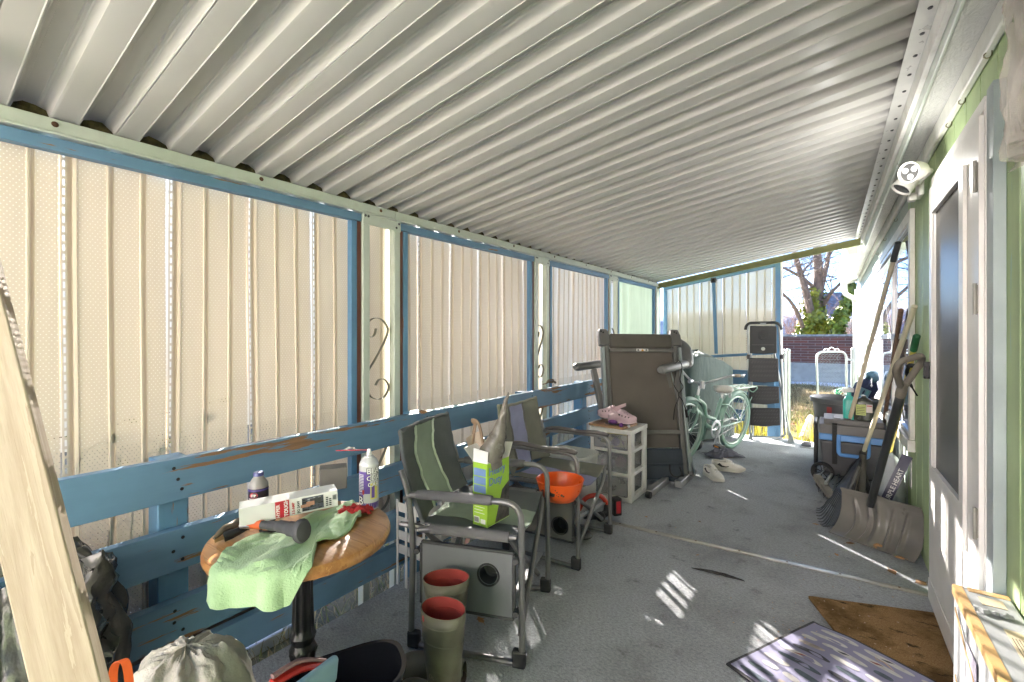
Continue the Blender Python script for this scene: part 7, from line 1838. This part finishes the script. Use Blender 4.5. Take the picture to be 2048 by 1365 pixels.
# bag of heat pellets
pb_ = thing('pellet_bag', 'white plastic sack with navy lettered band slumped by the green wall', 'sack', flr(1800, 985, 0))
q = V((.345, 4.05, 0)); b = M()
b.ball(q + UP * .225, 1, 34, 24, fn=lambda p: V((p.x * .065 * (1 + .25 * (1 - p.z) * .5), p.y * .16, p.z * .225)) * (1 + .08 * fbm(p * 3.0, 3))); obj('sack', b, plain('white_sack_film', (.52, .55, .57), .3, var=.1, bst=.5, bs=22, bd=.015), pb_)
A, Bq = atd(1776, 990, 2.92), atd(1805, 930, 2.90); dv = (Bq - A).normalized(); nn_ = (V((0, 0, CH)) - A).normalized(); nn_ = (nn_ - dv * nn_.dot(dv)).normalized(); yv = nn_.cross(dv)
b = M(); b.slab(20, 6, lambda u, v: A - dv * .06 + dv * u * .34 + yv * (.055 * v - .03) + nn_ * (.012 * math.sin(PI * u)), .003, 0)
b.text('PURPLE HEART', A - dv * .055 - yv * .018 + nn_ * .014, dv, yv, .036, 1, bold=.01, ext=.0006); obj('printed_band', b, [plain('navy_band', (.012, .012, .05), .4), m_whp], pb_)

# ================================================================ mats, carton by the wall, shoes, cloth, leaves
n = N('coir_mat'); o_ = n.coord(); f = n.noi(o_, 230, 3, .8); g = n.noi(o_, 3.5, 6, .7); g2 = n.noi(n.mp(o_, scale=(2, 6, 1), rot=(0, 0, .8)), 5, 6, .7)
c_ = n.mix(n.ramp(f, .3, .7), (.22, .125, .05), (.50, .32, .16)); c_ = n.mix(n.ramp(g, .47, .62, 0, .8), c_, (.13, .075, .03)); c_ = n.mix(n.ramp(g2, .58, .64, 0, .85), c_, (.025, .025, .02))
m_coir = n.done(n.pbr(c_, .98, bump=n.bump(f, 1, .012), spec=.05))
A = fl(1617, 1198); Bq = fl(1840, 1228); u1 = (Bq - A); u1.z = 0; u1n = u1.normalized(); u2n = UP.cross(u1n); u2n = u2n if u2n.dot(-FW) > 0 else -u2n
u2n = (u2n * .97 + u1n * .06).normalized()
b = M(); b.slab(30, 20, lambda u, v: A + u1n * (u * .50) + u2n * (v * .78) + UP * (.008 + .002 * fbm((u * 6, v * 6, 0))), .012); tag(obj('coir_mat', b, m_coir), 'worn brown coir doormat in front of the storm door', 'doormat')
P0 = fl(1452, 1332); P1 = fl(1626, 1246); P2 = fl(1838, 1350)
e1 = P1 - P0; e1.z = 0; Lr = e1.length; e1n = e1.normalized(); e2n = UP.cross(e1n); e2n = e2n if e2n.dot(RT) > 0 else -e2n
W2 = .58
rug = thing('pebble_rug', 'lilac grey rug printed with rows of feathers and pebbles overlapping the coir mat', 'doormat', (P0 + P1) / 2)
b = M(); zr_ = lambda u, v: .024 if (u > .55) else .010 + .014 * max(0, min(1, (u - .3) / .25))
def rg_(x, y): return P0 + e1n * x + e2n * y + UP * (.006 + .016 * max(0, min(1, (y - .03) / .12)) * (1 if x > Lr * .4 else max(0, (x / (Lr * .4)))) + .002 * fbm((x * 8, y * 8, 0)))
b.slab(40, 40, lambda u, v: rg_(u * Lr, v * W2), .006); obj('backing', b, plain('black_rug_edge', (.012, .012, .014), .7), rug)
b = M(); b.slab(40, 40, lambda u, v: rg_(.012 + u * (Lr - .024), .012 + v * (W2 - .024)) + UP * .0042, .002)
rgn = random.Random(21)
for row in range(11):
    x = .035 + row * (Lr - .05) / 10.6; y = .03 + rgn.random() * .03
    while y < W2 - .07:
        ln = rgn.choice((.06, .10, .14, .16)); ln = min(ln, W2 - .03 - y); w_ = .0125; m = rgn.choice((1, 1, 1, 2, 2, 3, 4, 1)); 
        if ln < .03: break
        out = []
        for k in range(20):
            t = 2 * PI * k / 20; out.append((x + w_ * math.copysign(abs(math.sin(t)) ** .8, math.sin(t)), y + ln / 2 + ln / 2 * math.copysign(abs(math.cos(t)) ** .75, math.cos(t))))
        b.add([rg_(px, py) + UP * (.0068 + .0004 * (k % 3)) for px, py in out], [tuple(range(20)) if True else 0], m)
        if ln > .1 and rgn.random() < .6: b.add([rg_(x + sx * w_ * .5, y + ln * f) + UP * .0078 for sx, f in ((-1, .35), (1, .5), (1, .62), (-1, .5))], [(0, 1, 2, 3)], rgn.choice((2, 3, 5)))
        y += ln + .018
m_rg = [plain('lilac_grey_pile', (.20, .195, .29), .75, var=.06, vs=3), plain('pale_feather_print', (.40, .39, .38), .7, var=.2, vs=30, bst=0), plain('slate_print', (.05, .07, .09), .7, var=.5, vs=25, bst=0), plain('charcoal_print', (.035, .035, .045), .7, var=.4, vs=30, bst=0), plain('taupe_print', (.30, .26, .23), .7, var=.4, vs=30, bst=0), plain('rust_print', (.22, .06, .05), .7, var=.4, vs=30, bst=0)]
obj('pile', b, m_rg, rug, angle=60)
# carton leaning by the door
xb = .305; tz = .50
cbx = thing('cardboard_box', 'battered grey printed cardboard box against the wall under the plastic sheet', 'cardboard box', (.37, 1.5, 0))
m_cbg = plain('grey_printed_card', (.27, .28, .29), .65, var=.12, vs=6, bst=.2, dirt=((.16, .15, .14), 5, .3))
y0, y1 = 1.02, 1.90
b = M(); b.prism([V((xb, y0, 0)), V((XH - .006, y0, 0)), V((XH - .006, y0, tz)), V((xb + .004, y0, tz))], (0, y1 - y0, 0)); obj('carton', b, m_cbg, cbx, bevel=.006)
b = M()
b.box(xb - .0005, xb + .020, y0 + .004, y1 - .004, tz + .0005, tz + .0015, 0); b.box(xb - .0015, xb + .0035, y0 + .004, y1 - .004, tz - .025, tz - .001, 0)
b.box(xb + .03, XH - .008, y1 - .03, y1 - .003, tz + .0005, tz + .0012, 0); b.box(xb + .045, XH - .03, y1 - .10, y1 - .05, tz + .0005, tz + .0014, 1)
b.box(xb + .06, XH - .008, 1.08, y1 - .22, tz + .0005, tz + .0012, 1)
for k in range(9): b.box(xb + .066 + .006 * k, xb + .0672 + .006 * k, 1.12, y1 - .26, tz + .0013, tz + .0018, 2)
for (yy, zz, m) in ((1.72, .30, 3), (1.5, .25, 1), (1.3, .22, 3)): b.box(xb - .0018, xb - .0002, yy - .10, yy + .004, zz - .16, zz + .12, m)
b.bar(V((xb - .002, y1 - .05, tz - .05)), V((xb - .002, y1 - .75, .16)), .01, .002, up=(1, 0, 0), m=0); b.bar(V((xb - .002, y1 - .05, tz - .25)), V((xb - .002, y1 - .75, -.04 + .05)), .008, .002, up=(1, 0, 0), m=0)
obj('tape', b, [plain('tan_box_tape', (.45, .28, .12), .4, var=.15), plain('pale_box_label', (.48, .40, .28), .6), m_ink, plain('lilac_box_print', (.32, .30, .36), .6, var=.3, vs=18)], cbx)
b = M(); b.slab(20, 4, lambda u, v: V((xb + .02 + u * (XH - .03 - xb - .02), y1 - .16 + .02 * v + .008 * fbm((u * 6, 1, 0)), tz + .004 + .006 * math.sin(v * PI) + .004 * fbm((u * 8, v * 2, 2)))), .0015); obj('torn_edge', b, m_cbg, cbx)
# sneakers
m_sn = plain('white_sneaker_leather', (.60, .58, .52), .5, var=.06, vs=12)
def sneaker(name, label, c, ang, roll=0.0):
    t = thing(name, label, 'sneaker', c, ang, 'pair of worn white sneakers'); t.rotation_euler = (roll, 0, ang)
    b = M()
    Wd = [.022, .036, .038, .036, .036, .040, .046, .048, .042, .028, .004]; Hh = [.075, .088, .085, .083, .088, .080, .066, .054, .046, .038, .02]
    def f(u, v):
        i = min(v * 10, 9.999); k = int(i); q = i - k; W_ = Wd[k] + (Wd[k + 1] - Wd[k]) * q; H_ = Hh[k] + (Hh[k + 1] - Hh[k]) * q; g = u * PI
        return V((-.14 + .285 * v, W_ * math.copysign(abs(math.cos(g)) ** .6, math.cos(g)), .022 + (H_ - .01) * math.sin(g) ** .7))
    for j in range(30):
        for i in range(24):
            v0, v1, u0, u1 = j / 30, (j + 1) / 30, i / 24, (i + 1) / 24; um = (u0 + u1) / 2
            if .06 < v0 and v1 < .46 and .28 < um < .72: continue
            b.add([f(u0, v0), f(u1, v0), f(u1, v1), f(u0, v1)], [(0, 1, 2, 3)])
    o = obj('upper', b, m_sn, t, world=False); md = o.modifiers.new('weld', 'WELD'); md.merge_threshold = .0005; md = o.modifiers.new('wall', 'SOLIDIFY'); md.thickness = .006; md.offset = -1
    b = M(); so_ = [f(0, k / 24) for k in range(25)] + [f(1, k / 24) for k in range(24, -1, -1)]
    b.prism([V((p.x * 1.03, p.y * 1.1, max(0, (p.x - .08) * .18))) for p in so_], (0, 0, .026)); obj('sole', b, plain('off_white_sole', (.56, .54, .47), .6, var=.1), t, world=False, bevel=.006)
    b = M(); b.slab(8, 10, lambda u, v: V((.035 - .075 * v, (u - .5) * .036, .086 - .0 + .028 * v + .004 * math.sin(u * PI))), .004); obj('tongue', b, m_sn, t, world=False)
    b = M()
    for k in range(5): x = -.015 + .02 * k; z = f(.5, (x + .14) / .285).z; b.tube([V((x, -.022, z - .004)), V((x + .004, 0, z + .006)), V((x, .022, z - .004))], .0028, 6)
    obj('laces', b, m_whp, t, world=False)
    for s in (-1, 1):
        b = M(); pts = [(-.095, .062), (-.06, .042), (-.02, .040), (.04, .062), (-.02, .051), (-.05, .056), (-.075, .078)]
        vs = []
        for x, z in pts:
            v = (x + .14) / .285; lo, hi = 0.0, .5
            for _ in range(18):
                mid = (lo + hi) / 2
                if f(mid, v).z < z: lo = mid
                else: hi = mid
            vs.append(V((x, s * (f(lo, v).y + .0018), z)))
        b.add(vs, [(0, 1, 5, 6), (1, 2, 4, 5), (2, 3, 4)]); obj('swoosh', b, m_ink, t, world=False)
    return t
s1, s2_ = fl(1432, 962), fl(1454, 944)
sneaker('sneaker', 'white sneaker in front with its black swoosh facing out', s1 - V((.03, -.06, 0)), math.atan2(-.75, .66))
sneaker('sneaker', 'white sneaker behind, tipped on its side edge', s2_ + V((.0, .04, .004)), math.atan2(.25, .9), .12)
q = fl(1446, 913)
b = M(); b.slab(40, 26, lambda u, v: q + RT * ((u - .5) * .36 + .02 * fbm((v * 3, 1, 0))) + FW * ((v - .5) * .22 + .05 * fbm((u * 2, 4, 1))) + UP * (.006 + .085 * math.sin(PI * u) ** .7 * math.sin(PI * v) ** .6 * (.65 + .6 * fbm((u * 4, v * 4, 3))) + .008), .004)
tag(obj('cloth_heap', b, plain('grey_violet_fabric', (.13, .13, .155), .9, var=.12, bst=.4, bs=90), angle=70), 'crumpled grey cloth on the carpet beside the kickstand', 'cloth')
# strap coiled on the rail, dead leaf on the rail
b = M(); q = onx(1100, 768, RX - .02); b.tube(catmull([q + V((0, -.10, .004)), q + V((.005, -.05, .012)), q + V((-.01, .0, .03)), q + V((.0, .05, .028)), q + V((.01, .02, .01)), q + V((-.008, -.03, .02)), q + V((.0, .06, .012)), q + V((.0, .09, .0))], 6), .009, 8, flat=.6)
tag(obj('rope_coil', b, plain('brown_rope', (.16, .12, .085), .9, var=.3, bst=.6)), 'short brown rope coil lying on the top rail', 'rope')
def leaf(c, s, a, tilt, seed):
    b = M(); rg = random.Random(seed); o = []
    sh = [(0, 0), (.18, .16), (.30, .34), (.55, .30), (.62, .42), (.85, .2), (1.15, 0)]
    P = sh + [(x, -y * .9) for x, y in sh[-2:0:-1]]; P = [(x + rg.uniform(-.05, .05), y + rg.uniform(-.05, .05)) for x, y in P]
    M3 = Matrix.Rotation(a, 3, 'Z') @ Matrix.Rotation(tilt, 3, 'X')
    cen = V((.55, 0, .12 + .1 * rg.random())); vs = [cen] + [V((x, y, .18 * abs(y) * rg.uniform(.4, 1.4) + .10 * abs(x - .55) * rg.random())) for x, y in P]
    n = len(P); vs = [c + M3 @ (p * s) for p in vs]; mz = min(p.z for p in vs); vs = [p + UP * (c.z + .002 - mz) for p in vs]
    b.add(vs, [(0, 1 + k, 1 + (k + 1) % n) for k in range(n)]); b.tube([vs[1], vs[1] + (vs[1] - vs[0]) * .4], .0012, 4); return b
m_lf = [plain('tan_dry_leaf', (.42, .23, .10), .8, var=.3, vs=40, bst=.3), plain('brown_dry_leaf', (.20, .11, .055), .8, var=.3, vs=40, bst=.3)]
LF = [(1738, 1095, .075, 0, 'tan dry leaf propped on the edge of the snow shovel'), (1752, 1104, .03, 0, 'small tan leaf crumb just right of the shovel leaf'), (1812, 1126, .05, 0, 'orange brown leaf at the right corner of the snow shovel'), (1777, 1139, .055, 1, 'dark curled leaf on the carpet below the shovel'), (1691, 1088, .05, 1, 'thin brown leaf on the carpet left of the shovel'), (1670, 1040, .05, 0, 'brown leaf caught at the tip of the black rake'), (1852, 1166, .06, 1, 'curled brown leaf at the foot of the storm door'), (1397, 1043, .02, 1, 'tiny dark leaf on the carpet above the metal strip'), (1393, 1112, .02, 0, 'tiny pale leaf on the carpet below the metal strip'), (967, 1249, .05, 0, 'tan dry leaf under the nearer folding chair'), (1184, 1071, .035, 0, 'tan leaf between the two legs of the farther chair'), (1290, 1034, .02, 0, 'tiny leaf on the carpet just beyond the farther chair'), (1641, 978, .05, 0, 'reddish leaf beside the broom head'), (1640, 1052, .04, 0, 'reddish leaf under the black rake'), (1671, 1108, .03, 0, 'small pale leaf on the light streak'), (1550, 1280, .022, 0, 'pale leaf crumb at the upper left edge of the rug')]
for i, (u, v, s, m, lab) in enumerate(LF):
    c = fl(u, v); c.z = .0; zoff = .03 if i < 1 else 0
    if i < 3: c.z = .02
    tag(obj('dry_leaf', leaf(c, s, i * 1.7, .2 * math.sin(i * 3), i), m_lf[m], angle=20), lab, 'leaf', 'dry leaves on the porch carpet')
tag(obj('dry_leaf', leaf(onx(836, 828, RX - .02), .05, .7, .5, 40), m_lf[1], angle=20), 'dry leaf lying on the top rail above the nearer chair', 'leaf', 'dry leaves on the porch carpet')
rg = random.Random(77); b = M()
for _ in range(170):
    u, v = rg.choice(((1700, 1290), (1760, 1300), (1640, 1120), (1500, 1180), (1600, 1260), (1760, 1130), (1350, 1020))); c = fl(min(1890, u + rg.gauss(0, 60)), v + rg.gauss(0, 40)); s = rg.uniform(.002, .007)
    if c.x > .4: continue
    c.z = .021 if (-.1 < c.x < .4 and 1.75 < c.y < 2.6) else .002; a = rg.random() * 6; d1 = V((math.cos(a), math.sin(a), 0)) * s; d2 = V((-d1.y, d1.x, s * .4)) * .5
    b.add([c - d1, c + d2, c + d1, c - d2], [(0, 1, 2, 3)])
tag(obj('floor_crumbs', b, plain('pale_crumbs', (.45, .32, .22), .8, var=.4, vs=60), flat=True), kind='stuff')
b = M(); q = fl(1770, 1325); b.tube(catmull([fl(1745, 1300, .024), fl(1752, 1318, .027), fl(1768, 1325, .03), fl(1790, 1345, .025)], 4), .0018, 5); tag(obj('twig', b, plain('pale_twig', (.45, .33, .24), .8)), 'thin pale twig lying on the coir mat', 'twig')
